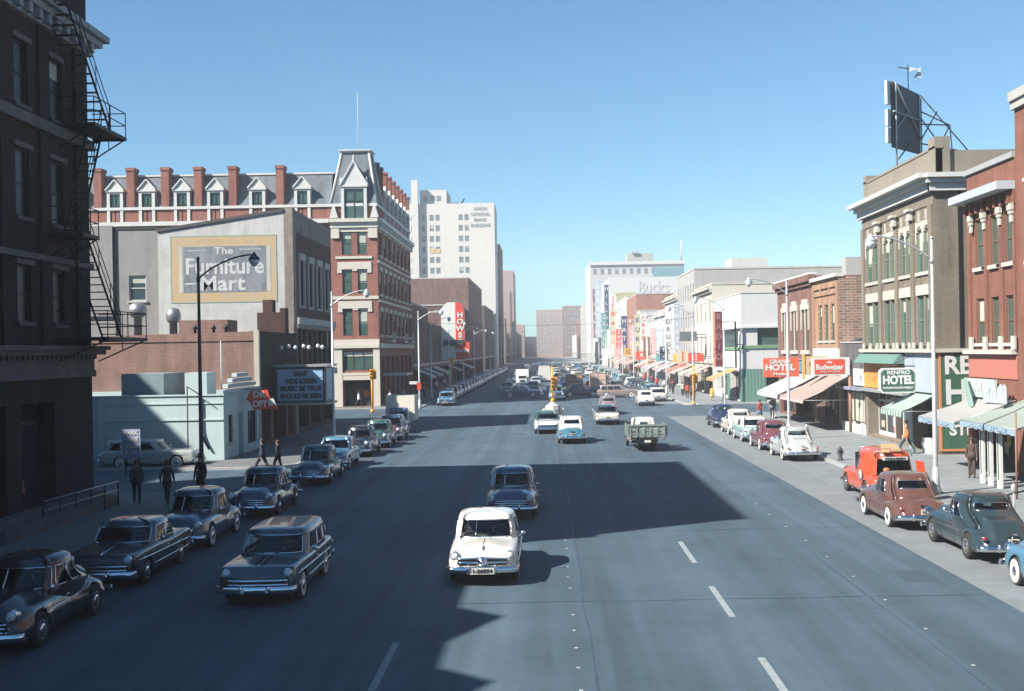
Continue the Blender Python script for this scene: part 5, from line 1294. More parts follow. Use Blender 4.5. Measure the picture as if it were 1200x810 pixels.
vsign('slate lettered white vertical sign by the ornate white front', 186, 18.6, 4.5, 10.8, .9, SW, 'DRUGS', bl)
vsign('grey blue vertical sign with pale letters beside the ornate front', 176, 18.9, 4.0, 12.5, .9, GS_, 'THEATRE', SW)
vsign('dark oval style sign board over the far pavement before a lamp post', 152, 17.0, 6.8, 8.0, 2.2, mat('slate_enamel', (.1, .12, .13), rough=.5), ' ', SW)
vsign('white vertical sign tall above the far right awnings', 232, 18.4, 4.6, 12.5, 1.1, SW, 'CREDIT', RED)
vsign('pink vertical sign far down the right side', 262, 18.2, 4.5, 11, 1.2, PK, 'CAFE', SW)
vsign('tall white sign with red letters far down the right side', 330, 17.8, 6, 21, 1.8, SW, 'JEWELRY', RED)
vsign('red sign with white letters past the white front, far right', 310, 18.2, 4.5, 11, 1.5, RED, 'SHOES', SW)
vsign('dark blue tall sign beyond the others on the right', 420, 17.5, 10, 30, 2.0, GS_, 'LERNERS', SW)
vsign('narrow brown sign beyond the blue one, far right', 440, 17.5, 10, 28, 1.6, BRK_R, 'LOANS', SW)
vsign('teal small sign over the middle distance awnings', 196, 18.0, 3.8, 5.0, 2.0, TE, ' ', SW)
NV = mat('navy_enamel', (.04, .07, .14), rough=.5); BR = mat('brown_enamel', (.2, .1, .06), rough=.5); CRM = mat('cream_enamel', (.5, .46, .34), rough=.5)
for lb, y, x, z0, z1, w, m, t_, lm in (
    ('small red lozenge board just past the green tiled corner', 148, 17.6, 4.2, 5.2, 1.9, RED, 'EAT', SW),
    ('cream box sign with red letters beside the ornate cream front', 158, 17.3, 4.0, 5.6, 1.5, CRM, 'BAR', RED),
    ('orange box sign by the grey warehouse', 168, 17.8, 3.9, 5.0, 1.6, OR, 'A', NV),
    ('navy box sign with pale letters by the grey warehouse', 181, 17.2, 4.2, 6.2, 1.2, NV, 'TV', SW),
    ('pink slim sign past the ornate white front', 208, 18.2, 5.0, 9.5, .9, PK, 'DRESS', SW),
    ('brown slim sign on the blue grey gabled front', 216, 17.6, 4.5, 8.0, 1.2, BR, 'GUNS', CRM),
    ('red box sign below the blue grey gabled front', 221, 16.6, 3.9, 5.4, 2.0, RED, 'X', SW),
    ('cream tall sign with navy letters by the low cream front', 240, 17.8, 4.6, 12.8, 1.2, CRM, 'FURS', NV),
    ('orange disc coloured box sign at the third side street', 259, 16.8, 4.4, 6.0, 1.8, OR, 'O', NV),
    ('navy tall sign on the red brick block, far right', 275, 17.4, 5.0, 13.5, 1.3, NV, 'HATS', SW),
    ('pink box sign on the red brick block, far right', 286, 16.6, 4.2, 6.2, 2.2, PK, 'O', SW),
    ('cream slim sign on the tall narrow white front', 322, 17.4, 6.0, 17.0, 1.4, CRM, 'BANK', RED),
    ('teal slim sign before the white store wall', 365, 17.0, 6.0, 17.0, 1.6, TE, 'GRILL', SW),
    ('dark tapered tower sign beside the white store wall', 372, 18.4, 12, 26, 1.4, NV, 'MILLER', SW)):
    vsign(lb, y, x, z0, z1, w, m, t_, lm)
# repeated shop awnings far down both sides
random.seed(21)
cols = [('pinkish', (.62, .42, .38)), ('cream', (.68, .64, .52)), ('orange', (.72, .36, .12)), ('pale grey', (.6, .6, .58)), ('dusty red', (.5, .16, .12)), ('pale blue', (.45, .55, .62)), ('white', (.75, .75, .72))]
spots = [(127.5, 133, 2), (148, 154, 0), (155.5, 161.5, 1), (165, 172, 0), (174, 181.5, 4), (186, 192, 3), (194, 201, 0), (206, 212, 6), (214, 221, 0), (226, 233, 4), (235, 243, 1), (260, 266, 0), (270, 277, 3), (279, 286, 4), (288, 296, 0), (304, 313, 6), (316, 325, 4), (328, 340, 0), (362, 372, 1), (384, 396, 5)]
for i, (a, b, c) in enumerate(spots):
    nm, cc = cols[c]; cc = tuple(q_ * .72 for q_ in cc); m = mat('canvas_' + nm.replace(' ', '_'), cc, rough=.9)
    awning('%s shop awning, the %s one counted away from the side street on the right' % (nm, ['first', 'second', 'third', 'fourth', 'fifth', 'sixth', 'seventh', 'eighth', 'ninth', 'tenth', 'eleventh', 'twelfth', 'thirteenth', 'fourteenth', 'fifteenth', 'sixteenth', 'seventeenth', 'eighteenth', 'nineteenth', 'twentieth'][i]), a, b, 2.6, 3.6, 2.6, m, m, group='shop awnings far down the right side')
for i, (a, b, c) in enumerate([(166, 172, 6), (176, 184, 5), (190, 200, 3), (218, 226, 0), (250, 262, 6)]):
    nm, cc = cols[c]; cc = tuple(q_ * .72 for q_ in cc); m = mat('canvas_' + nm.replace(' ', '_'), cc, rough=.9)
    o = awning('%s canvas awning in the shade on the left side beyond the mansard hotel, %s' % (nm, ['nearest', 'second', 'third', 'fourth', 'farthest'][i]), 0, b - a, 2.6, 3.6, 2.4, m, m, group='shop awnings on the shaded left side', x=0)
    o.location = (XL, b, 0); o.rotation_euler = (0, 0, pi)
    for ch in children(o): ch.location = (0, 0, 0); 
    for ch in children(o):
        d = ch.data
        for v in d.vertices: v.co.x += -1.2; v.co.y += (b - a) / 2; v.co.z += 2.6
# ------------------------------------------------------------------ VEHICLES
def interp(keys):
    """smooth curve through (t, v) keys"""
    ks = sorted(keys); xs = [k[0] for k in ks]; ys = [k[1] for k in ks]; n = len(ks)
    d = [(ys[i + 1] - ys[i]) / (xs[i + 1] - xs[i]) for i in range(n - 1)]
    m = [d[0]] + [0 if d[i - 1] * d[i] <= 0 else 2 * d[i - 1] * d[i] / (d[i - 1] + d[i]) for i in range(1, n - 1)] + [d[-1]]
    def f(t):
        if t <= xs[0]: return ys[0]
        if t >= xs[-1]: return ys[-1]
        for i in range(n - 1):
            if t <= xs[i + 1]: break
        h = xs[i + 1] - xs[i]; s = (t - xs[i]) / h
        return (2 * s**3 - 3 * s**2 + 1) * ys[i] + (s**3 - 2 * s**2 + s) * h * m[i] + (-2 * s**3 + 3 * s**2) * ys[i + 1] + (s**3 - s**2) * h * m[i + 1]
    return f
CHROME = mat('chrome', (.78, .8, .82), rough=.1, metal=1, var=0)
RUBBER = mat('tyre_rubber', (.018, .018, .018), rough=.85, var=.1)
WWALL = mat('whitewall_rubber', (.6, .6, .56), rough=.8, var=.1)
WELL = mat('wheel_well_black', (.008, .008, .008), rough=1, var=0)
LAMP = mat('headlamp_lens', (.75, .8, .82), rough=.08, var=0, spec=.9)
TAIL = mat('tail_lamp_red', (.45, .015, .01), rough=.2, var=0)
SEAT = mat('seat_cloth', (.07, .065, .06), rough=.9)
CG = clear_glass('car_glass', (.55, .62, .62))
PLATE = mat('licence_plate_paint', (.6, .58, .5), rough=.5)
SEAM = mat('door_seam', (.01, .01, .01), rough=.8, var=0)
RIMP = mat('wheel_paint', (.2, .2, .2), rough=.4)

class Car:
    def __init__(s, **k):
        s.__dict__.update(dict(L=4.95, W=1.82, zc=.34, Rw=.40, Rr=.38, yf=1.5, yr=-1.4, shr=.13, kx=1.0, tum=.05, skirt=9,
                               belt=None, nose_cap=.05, interior=True)); s.__dict__.update(k)
        s.ftop = interp(s.top); s.fsh = interp(s.sh); s.fhw = interp(s.hw); s.fbot = interp(s.bot)
    def section(s, y):
        w = s.fhw(y); zb = s.fbot(y); zs = s.fsh(y); zt = max(s.ftop(y), zs + .004); r = min(s.shr, (zs - zb) * .45, w * .4)
        P = [(0, zb), (w * .6, zb), (w * .93, zb + .01)]
        zlo = zb + .07; zhi = zs - r
        for i in range(9):
            z = zlo + (zhi - zlo) * i / 8; q = (z - (zlo * .55 + zhi * .45)) / (zhi - zlo)
            P.append((w * (1 - s.tum * 1.2 * q * q * (2.2 if q < 0 else 1.6)), z))
        xs = P[-1][0]
        for i in range(1, 6):
            a = pi / 2 * i / 5; P.append((xs - r + r * cos(a), zs - r + r * sin(a)))
        xe = xs - r
        for i in range(1, 9):
            x = xe * (1 - i / 8); t = min(1, (1 - x / xe) * s.kx); g = t * t * (3 - 2 * t)
            P.append((x, zs + (zt - zs) * g))
        return P
    def side_x(s, y, z):
        P = s.section(y)[2:17]
        for a, b in zip(P, P[1:]):
            if a[1] <= z <= b[1] and b[1] > a[1]: return a[0] + (b[0] - a[0]) * (z - a[1]) / (b[1] - a[1])
        return P[5][0]
    def top_z(s, x, y):
        P = s.section(y)[15:]
        for a, b in zip(P, P[1:]):
            if b[0] <= abs(x) <= a[0]: return b[1] + (a[1] - b[1]) * (abs(x) - b[0]) / max(1e-6, a[0] - b[0])
        return P[-1][1]
    def body(s, m, parent, name='body'):
        h = s.L / 2; ys = []
        N = 92
        for i in range(N + 1):
            t = -1 + 2 * i / N; ys.append(h * (math.copysign(1 - (1 - abs(t)) ** 1.15, t)))
        mb = MB(); rings = []; wells = []
        for y in ys:
            half = s.section(y); full = [(x, z) for x, z in half] + [(-x, z) for x, z in reversed(half[1:-1])]
            ring = []; wr = []
            for x, z in full:
                inside = False; yy = y
                if abs(x) > s.fhw(y) * .5:
                    for yc, R, lim in ((s.yf, s.Rw, 9), (s.yr, s.Rr, s.skirt)):
                        dy, dz = y - yc, z - s.zc; d = sqrt(dy * dy + dz * dz)
                        if z > lim: continue
                        if abs(d - R) < .032 and d > 1e-6: yy = yc + dy * R / d; z = s.zc + dz * R / d
                        elif d < R: inside = True; x = math.copysign(min(abs(x), s.fhw(y) - .27), x)
                ring.append((x, yy, z)); wr.append(inside)
            rings.append(ring); wells.append(wr)
        n = len(rings[0]); base = [mb.add(r) for r in rings]
        for a in range(len(rings) - 1):
            for k in range(n):
                k2 = (k + 1) % n
                w = wells[a][k] or wells[a][k2] or wells[a + 1][k] or wells[a + 1][k2]
                mb.f.append((base[a] + k, base[a] + k2, base[a + 1] + k2, base[a + 1] + k)); mb.m.append(1 if w or k in (0, 1, n - 1, n - 2) else 0); mb.s.append(not w)
        for e, ring in ((-1, rings[0]), (1, rings[-1])):
            cz = sum(p[2] for p in ring) / n
            prev = base[0 if e < 0 else -1]
            for sc, off in ((.9, .35), (.6, .8), (.2, 1.0)):
                r2 = [(p[0] * sc, p[1] + e * s.nose_cap * off, cz + (p[2] - cz) * sc) for p in ring]; b2 = mb.add(r2)
                for k in range(n):
                    k2 = (k + 1) % n
                    mb.f.append((prev + k, prev + k2, b2 + k2, b2 + k) if e > 0 else (b2 + k, b2 + k2, prev + k2, prev + k)); mb.m.append(0); mb.s.append(True)
                prev = b2
            mb.f.append(tuple(prev + k for k in range(n))); mb.m.append(0); mb.s.append(True)
        return mb.build(name, [m, WELL], parent)
    # ---- glasshouse
    def cabin(s, m, parent, mroof=None, clear=True, glass=None, open_rear=False):
        """c: z0 belt, z1 roof edge, zr crown, f0/f1 windscreen foot/top y, r0/r1 rear foot/top y, w0/w1 half widths, nf exponent, pillars"""
        c = s.c; ex = c.get('n', 3.2)
        fr = [-.84, -.6, -.3, 0, .3, .6, .84]
        sd = sorted(set([.82, -.82] + [v for ab in c['sides'] for v in ab] + [-.5, 0, .5]))
        q = lambda v: (1 - abs(v) ** ex) ** (1 / ex)
        plan = [(x, q(x)) for x in fr]; plan.append((q(.86) , .86))                      # front, left to right
        side = [(q(v) if abs(v) < .86 else q(.86), v) for v in reversed(sd)]
        plan += side; plan.append((q(.86), -.86)); plan += [(x, -q(x)) for x in reversed(fr)]; plan.append((-q(.86), -.86))
        plan += [(-x, y) for x, y in reversed(side)]; plan.append((-q(.86), .86))
        N = len(plan)
        def kind(k):
            a = plan[k]; b = plan[(k + 1) % N]
            if a[1] > .5 and b[1] > .5 and abs(a[0]) <= .85 and abs(b[0]) <= .85 and b[0] > a[0]: return 'f'
            if a[1] < -.5 and b[1] < -.5 and abs(a[0]) <= .85 and abs(b[0]) <= .85 and b[0] < a[0]: return 'r'
            if a[0] * b[0] > 0 and abs(a[1]) <= .821 and abs(b[1]) <= .821 and abs(a[0]) > .7 and abs(b[0]) > .7:
                mid = (a[1] + b[1]) / 2
                for i, (p0, p1) in enumerate(c['sides']):
                    if p0 < mid < p1: return ('R' if a[0] > 0 else 'L') + str(i)
            return None
        g0, g1 = c.get('g0', .1), c.get('g1', .86); rg = c.get('rg', (g0, g1)); rw = c.get('rw', .85)
        sv = sorted({0, g0, .3, .5, .7, g1, 1.0, rg[0], rg[1]})
        ff = lambda t: c['f0'] + (c['f1'] - c['f0']) * (t + .12 * sin(pi * t)); rf = lambda t: c['r0'] + (c['r1'] - c['r0']) * (t + c.get('rb', .15) * sin(pi * t))
        wf = lambda t: c['w0'] + (c['w1'] - c['w0']) * (t - .12 * sin(pi * t))
        zf = lambda t: c['z0'] + (c['z1'] - c['z0']) * t
        def ring(t, sh=0.0):
            w, a, b, z = wf(t) - sh, ff(t) - sh, rf(t) + sh, zf(t); cy = (a + b) / 2; ly = (a - b) / 2
            return [(x * w, cy + y * ly, z) for x, y in plan]
        low = [(x * .97, y * .98 if y > 0 else y, z - .3) for x, y, z in ring(-.05)]
        rings = [low, ring(-.05)] + [ring(t) for t in sv]; ts = [-.4, -.05] + sv
        z1 = c['z1']; cr = c['zr'] - z1; w, a, b = wf(1), ff(1), rf(1); cy = (a + b) / 2; ly = (a - b) / 2
        crown = []
        for kk, hh in ((.965, .38), (.88, .66), (.7, .87), (.45, .97), (.15, 1.0)):
            crown.append([(x * w * kk, cy + y * ly * (1 - (1 - kk) * (w / ly if ly > w else 1) * 1.0), z1 + cr * hh) for x, y in plan])
        mb = MB(); cl = MB(); gl = {}
        def cell_kind(i, k):
            kd = kind(k)
            if not kd: return None
            t0, t1 = ts[i], ts[i + 1]; lo, hi = (rg if kd == 'r' else (g0, g1))
            if kd == 'r' and (abs(plan[k][0]) > rw or abs(plan[(k + 1) % N][0]) > rw): return None
            return kd if t0 >= lo - 1e-6 and t1 <= hi + 1e-6 else None
        allr = rings + crown
        roofi = len(rings) - 1
        bs = [mb.add(r) for r in allr]
        for i in range(len(allr) - 1):
            for k in range(N):
                kd = cell_kind(i, k) if i < len(ts) - 1 else None
                if kd: gl.setdefault(kd, []).append((i, k)); continue
                mb.f.append((bs[i] + k, bs[i] + (k + 1) % N, bs[i + 1] + (k + 1) % N, bs[i + 1] + k)); mb.m.append(1 if i >= roofi - (1 if mroof else 0) else 0); mb.s.append(True)
        mb.f.append(tuple(bs[-1] + k for k in range(N))); mb.m.append(1); mb.s.append(True)
        o = mb.build(c.get('name', 'cabin'), [m, mroof or m], parent)
        names = {'f': 'windscreen', 'r': 'rear_window'}
        rin = [ring(max(t, -.05), .012) for t in ts]
        for kd, cells in gl.items():
            if kd == 'r' and open_rear: continue
            g = MB(); nm = names.get(kd, 'side_window'); pts = {}
            for i, k in cells:
                g.face([rin[i][k], rin[i][(k + 1) % N], rin[i + 1][(k + 1) % N], rin[i + 1][k]], 0, True)
            go = g.build(nm, glass or CG, parent)
            # bright frame round the opening
            i0 = min(i for i, k in cells); i1 = max(i for i, k in cells) + 1; ks = [k for i, k in cells if i == i0]
            # order ks cyclically
            st = [k for k in ks if (k - 1) % N not in ks][0]; seq = [(st + j) % N for j in range(len(ks) + 1)]
            loop = [rings[i0][k] for k in seq] + [rings[i][seq[-1]] for i in range(i0 + 1, i1)] + [rings[i1][k] for k in reversed(seq)] + [rings[i][seq[0]] for i in range(i1 - 1, i0, -1)]
            t_ = MB(); t_.tube(loop + [loop[0]], .013, n=5); t_.build('trim', c.get('trim', CHROME), go)
            if kd == 'f' and c.get('split'):
                t_ = MB(); mid = [rings[i][seq[len(seq) // 2]] for i in range(i0, i1 + 1)]; t_.tube(mid, .016, n=5); t_.build('divider', CHROME, go)
        if s.interior:
            t_ = MB(); cy = (c['f0'] + c['r0']) / 2; zz = s.ftop(cy) + .012
            t_.box(-c['w0'] * .7, c['w0'] * .7, c['r1'] - .05, c['f0'] - .15, zz - .01, zz + .004)
            for yy in ((c['f1'] - .85), max(c['f1'] - 1.75, c['r1'] + .12)) if not c.get('single') else ((c['f1'] - .85),):
                t_.rings([[(x, yy + d * .09 - tt * .1, zz + tt * .2) for x, d in ((-.5, -1), (.5, -1), (.56, 0), (.5, 1), (-.5, 1), (-.56, 0))] for tt in (0, .5, .9, 1)], smooth=True)
            so = t_.build('seat', SEAT, parent)
            t_ = MB(); R = .2; cx = -.38
            t_.tube([(cx + R * cos(a), c['f0'] - .62 + R * .45 * sin(a), zz + .1 + R * .8 * sin(a)) for a in [2 * pi * j / 18 for j in range(19)]], .016, n=5)
            t_.tube([(cx - R, c['f0'] - .62, zz + .1), (cx + R, c['f0'] - .62, zz + .1)], .012, n=5)
            t_.build('steering_wheel', mat('ivory_wheel', (.6, .58, .5), rough=.4, var=0), parent)
        return o
    def wheels(s, parent, white=True, cap=CHROME, hub=None):
        for yc in (s.yf, s.yr):
            for sx in (-1, 1):
                w = s.fhw(yc) - .02; xo = sx * w; R = s.zc
                prof = [(.2, -.17), (R - .04, -.17), (R, -.13), (R, -.04), (R - .03, 0), (R - .07, .008), (R - .11, .006), (.2, 0)]
                t = MB(); t.lathe([(r, h * sx) for r, h in prof], (xo, yc, R), 'x', n=28)
                if white: pass
                o = t.build('wheel', RUBBER, parent)
                if white:
                    q = MB(); q.lathe([(r, h * sx) for r, h in ((R - .05, .004), (R - .08, .012), (R - .135, .009), (R - .14, .0))], (xo, yc, R), 'x', n=28); q.build('whitewall', WWALL, o)
                q = MB(); q.lathe([(r, h * sx) for r, h in ((.205, -.02), (.205, .004), (.19, .006), (.14, -.01), (.13, .0))], (xo, yc, R), 'x', n=24); q.build('rim', hub or RIMP, o)
                q = MB(); q.lathe([(r, h * sx) for r, h in ((.135, -.005), (.12, .02), (.06, .035), (.005, .04))], (xo, yc, R), 'x', n=20); q.build('hubcap', cap, o)
    def bumper(s, parent, front=True, z=.42, h=.15, over=.02, guards=(-.35, .35), m=None, gh=.14, wrap=.35):
        e = 1 if front else -1; y0 = e * (s.L / 2 + .07 + s.nose_cap); W = s.W / 2 + over
        mb = MB(); rings = []
        for i in range(25):
            t = -1 + i / 12; x = W * sin(t * pi / 2 * 1.0) if 0 else W * t
            a = abs(t); y = y0 - e * (.1 * a ** 2 + wrap * max(0, a - .86) ** 1 * 7 * .14 * 2)
            if a > .9: x = math.copysign(W * (.9 + (a - .9) * .9), t)
            rings.append([(x, y + e * dy, z + dz * h) for dy, dz in ((-.03, -.5), (.02, -.45), (.05, -.15), (.05, .15), (.02, .45), (-.03, .5))])
        mb.rings(rings)
        o = mb.build('bumper', m or CHROME, parent)
        for g in guards:
            q = MB(); yy = y0 + e * .045
            q.tube([(g, yy, z - h * .5), (g, yy + e * .03, z), (g, yy + e * .03, z + gh * .6), (g, yy - e * .01, z + gh)], [.03, .04, .038, .02], n=8, sx=1.1)
            q.build('bumper_guard', m or CHROME, o)
        return o
    def head(s, parent, x=.64, z=.78, r=.1, y=None, ring=.022, tilt=0, pod=0):
        for sx in (-1, 1):
            yy = y if y is not None else s.L / 2
            q = MB(); q.lathe([(r + ring, -.12 - pod), (r + ring, .0), (r + ring * .6, .022), (r, .012)], (sx * x, yy, z), 'y', n=20); o = q.build('headlight', CHROME, parent)
            q = MB(); q.lathe([(r, .008), (r * .75, .035), (r * .4, .05), (.003, .056)], (sx * x, yy, z), 'y', n=20); q.build('lens', LAMP, o)
    def tails(s, parent, x=.72, z=.7, r=.055, y=None, kind='round'):
        for sx in (-1, 1):
            yy = y if y is not None else -s.L / 2
            q = MB(); q.lathe([(r + .016, .08), (r + .016, 0), (r, -.012)], (sx * x, yy, z), 'y', n=14); o = q.build('taillight', CHROME, parent)
            q = MB(); q.lathe([(r, -.006), (r * .6, -.035), (.003, -.045)], (sx * x, yy, z), 'y', n=14); q.build('lens', TAIL, o)
    def plate(s, parent, txt, front=False, z=.5, yoff=0, w=.3):
        e = 1 if front else -1; y = e * (s.L / 2 + .13 + s.nose_cap) + e * yoff
        q = MB(); q.box(-w / 2, w / 2, y - .006, y + .006, z - .08, z + .08); o = q.build('licence_plate', PLATE, parent)
        text(txt, (0, y + e * .012, z), .09, SEAM, o, 180 if front else 0, bold=.004, w=w * .8)
    def trim_line(s, parent, y0, y1, z, r=.014, m=None, name='side_trim', zend=None):
        for sx in (-1, 1):
            pts = []
            for i in range(15):
                y = y0 + (y1 - y0) * i / 14; zz = z if zend is None else z + (zend - z) * i / 14; pts.append((sx * (s.side_x(y, zz) + .004), y, zz))
            q = MB(); q.tube(pts, r, n=6); q.build(name, m or CHROME, parent)
    def door(s, parent, ys, z0=.3, m=None):
        for sx in (-1, 1):
            q = MB()
            for y in ys:
                zt = s.fsh(y) - .03; pts = [(sx * (s.side_x(y, z0 + (zt - z0) * i / 8) + .001), y, z0 + (zt - z0) * i / 8) for i in range(9)]; q.tube(pts, .006, n=4)
            q.build('door_seam', SEAM, parent)
    def handles(s, parent, ys, z=.78):
        for sx in (-1, 1):
            for y in ys:
                x = s.side_x(y, z) + .02; q = MB(); q.tube([(sx * x, y, z), (sx * (x + .02), y + .03, z), (sx * (x + .02), y + .14, z), (sx * x, y + .16, z)], .012, n=6); q.build('door_handle', CHROME, parent)

def ends(top, L):     # keys given from the rear bumper to the nose
    return top

def prof(L, nose=.75, tail=.78):
    h = L / 2
    return [(-h, nose)]
GRP = 'cars along the avenue'

def make_sedan(name, label, paint, style='shoebox', roof=None, white=True, loc=(0, 0, 0), rz=0, plate='1-26854', cat='car', extra=None, group=None, glass=None):
    T = thing(name, (0, 0, 0), label, cat, group)
    h = None
    if style == 'shoebox':        # slab sided, 1949 type
        C = Car(L=4.9, W=1.84, yf=1.52, yr=-1.38, zc=.335, Rw=.385, Rr=.37, shr=.15, kx=1.15, tum=.06,
                top=[(-2.45, .72), (-2.3, .86), (-1.9, .95), (-1.3, 1.0), (0, 1.0), (.7, 1.02), (1.3, 1.0), (2.0, .93), (2.3, .84), (2.45, .68)],
                sh=[(-2.45, .66), (-2.3, .78), (-1.9, .86), (-1.0, .94), (0, .96), (.9, .95), (1.6, .92), (2.1, .88), (2.32, .8), (2.45, .66)],
                hw=[(-2.45, .74), (-2.3, .83), (-1.8, .9), (-1, .915), (.8, .92), (1.8, .905), (2.2, .87), (2.38, .8), (2.45, .74)],
                bot=[(-2.45, .4), (-2.1, .26), (-1.5, .22), (1.7, .22), (2.2, .28), (2.45, .38)],
                c=dict(z0=.97, z1=1.5, zr=1.6, f0=.98, f1=.52, r0=-1.6, r1=-1.12, w0=.86, w1=.76, n=3.6, sides=[(-.5, -.04), (.02, .6)], split=True, rw=.65, rg=(.3, .86)))
    elif style == 'bulge':        # separate rear fenders, high hood, 1950 type
        C = Car(L=5.0, W=1.86, yf=1.52, yr=-1.45, zc=.35, Rw=.40, Rr=.35, skirt=.62, shr=.2, kx=1.9, tum=.09,
                top=[(-2.5, .6), (-2.4, .78), (-2.1, .93), (-1.6, 1.02), (-.8, 1.03), (0, 1.02), (.8, 1.08), (1.5, 1.08), (2.1, 1.04), (2.4, .95), (2.5, .74)],
                sh=[(-2.5, .55), (-2.35, .72), (-2.0, .84), (-1.5, .88), (-.9, .86), (0, .93), (.9, .94), (1.5, .93), (2.1, .9), (2.38, .82), (2.5, .6)],
                hw=[(-2.5, .72), (-2.3, .84), (-1.9, .925), (-1.4, .93), (-.9, .9), (-.3, .88), (.8, .9), (1.5, .93), (2.1, .9), (2.4, .82), (2.5, .72)],
                bot=[(-2.5, .42), (-2.1, .26), (-1.5, .22), (1.7, .22), (2.2, .28), (2.5, .4)],
                c=dict(z0=1.0, z1=1.55, zr=1.68, f0=.98, f1=.54, r0=-1.68, r1=-1.12, w0=.85, w1=.74, n=3.1, sides=[(-.45, -.05), (.02, .62)], split=True, rw=.65, rg=(.42, .86)))
    elif style == 'fastback':     # 1948 type sloping back coupe
        C = Car(L=5.0, W=1.86, yf=1.5, yr=-1.45, zc=.36, Rw=.40, Rr=.39, shr=.22, kx=2.3, tum=.09,
                top=[(-2.5, .5), (-2.4, .66), (-2.15, .94), (-1.8, 1.12), (-1.2, 1.16), (0, 1.05), (.8, 1.1), (1.5, 1.1), (2.1, 1.04), (2.4, .92), (2.5, .7)],
                sh=[(-2.5, .46), (-2.35, .62), (-2.05, .78), (-1.5, .86), (-.9, .84), (-.3, .88), (.5, .9), (1.2, .9), (1.7, .9), (2.2, .84), (2.4, .74), (2.5, .56)],
                hw=[(-2.5, .66), (-2.3, .82), (-1.9, .92), (-1.4, .93), (-.8, .86), (-.2, .84), (.6, .86), (1.2, .91), (1.7, .93), (2.2, .88), (2.4, .8), (2.5, .7)],
                bot=[(-2.5, .42), (-2.1, .28), (-1.5, .24), (1.7, .24), (2.2, .3), (2.5, .4)],
                c=dict(z0=1.0, z1=1.54, zr=1.7, f0=.88, f1=.5, r0=-1.85, r1=-.95, w0=.82, w1=.73, n=3.0, rb=.32, sides=[(-.35, .1), (.16, .64)], split=True, rw=.65, rg=(.5, .88)))
    elif style == 'hardtop':      # 1954 type, flat fenders and wrapped glass
        C = Car(L=5.1, W=1.92, yf=1.55, yr=-1.4, zc=.345, Rw=.39, Rr=.375, shr=.09, kx=1.0, tum=.035,
                top=[(-2.55, .7), (-2.45, .86), (-2.0, .93), (-1.3, .98), (0, .98), (.8, 1.0), (1.5, .96), (2.2, .88), (2.45, .8), (2.55, .7)],
                sh=[(-2.55, .78), (-2.45, .9), (-2.0, .95), (-1.2, .92), (-.6, .9), (.5, .93), (1.5, .93), (2.2, .9), (2.45, .85), (2.55, .72)],
                hw=[(-2.55, .88), (-2.4, .93), (-1.6, .955), (.8, .955), (1.9, .95), (2.4, .92), (2.55, .86)],
                bot=[(-2.55, .38), (-2.2, .26), (-1.5, .22), (1.8, .22), (2.3, .28), (2.55, .36)],
                c=dict(z0=.96, z1=1.42, zr=1.52, f0=1.06, f1=.52, r0=-1.55, r1=-1.05, w0=.89, w1=.79, n=3.8, sides=[(-.48, .0), (.05, .66)], rw=.85, rg=(.12, .86)))
    elif style == 'wagon':
        C = Car(L=5.15, W=1.9, yf=1.6, yr=-1.4, zc=.345, Rw=.39, Rr=.375, shr=.1, kx=1.1, tum=.04,
                top=[(-2.57, .86), (-2.5, .95), (-2.0, .97), (0, .98), (.8, 1.0), (1.5, .98), (2.2, .9), (2.48, .8), (2.57, .68)],
                sh=[(-2.57, .8), (-2.45, .92), (-1.6, .93), (0, .93), (.9, .94), (1.8, .95), (2.4, .93), (2.5, .86), (2.57, .76)],
                hw=[(-2.57, .88), (-2.4, .93), (-1.6, .95), (.8, .95), (1.9, .945), (2.4, .92), (2.57, .85)],
                bot=[(-2.57, .38), (-2.2, .26), (-1.5, .22), (1.8, .22), (2.3, .28), (2.57, .36)],
                c=dict(z0=.96, z1=1.47, zr=1.56, f0=1.06, f1=.52, r0=-2.42, r1=-2.25, w0=.89, w1=.79, n=5, rb=.05, sides=[(-.8, -.38), (-.32, .12), (.17, .7)], rw=.85, rg=(.15, .86)))
    C.body(paint, T); C.cabin(roof or paint, T, None, glass=glass); C.wheels(T, white)
    hl = C.L / 2
    C.door(T, (.75, -.32) if style != 'wagon' else (.8, -.3, -1.25)); C.handles(T, (-.2,))
    q = MB(); xm = C.side_x(.62, .9) + .01; q.tube([(-xm, .62, .97), (-xm - .12, .66, 1.05)], .012, n=6); q.lathe([(.005, .0), (.065, .01), (.07, .03), (.02, .06)], (-xm - .15, .64, 1.08), 'y', n=12); q.build('mirror', CHROME, T)
    q = MB()
    for sx in (-1, 1): q.tube([(sx * .12, C.c['f0'] + .06, C.ftop(.9) + .02), (sx * .5, C.c['f0'] - .02, C.c['z0'] + .14)], .008, n=4)
    q.build('wiper', SEAM, T)
    # centre line of the hood
    q = MB(); q.tube([(0, y, C.ftop(y) + .004) for y in [C.c['f0'] + .2 + (hl - .3 - C.c['f0'] - .2) * i / 10 for i in range(11)]], .009, n=5); q.build('hood_strip', CHROME, T)
    q = MB(); yo = hl - .3; q.rings([[(-.02, yo - .14, C.ftop(yo) + .02), (.02, yo - .14, C.ftop(yo) + .02), (.0, yo - .16, C.ftop(yo) + .1)], [(-.03, yo, C.ftop(yo)), (.03, yo, C.ftop(yo)), (0, yo, C.ftop(yo) + .07)], [(-.006, yo + .1, C.ftop(yo) - .0), (.006, yo + .1, C.ftop(yo)), (0, yo + .1, C.ftop(yo) + .02)]]); q.build('hood_ornament', CHROME, T)
    ye = hl + C.nose_cap
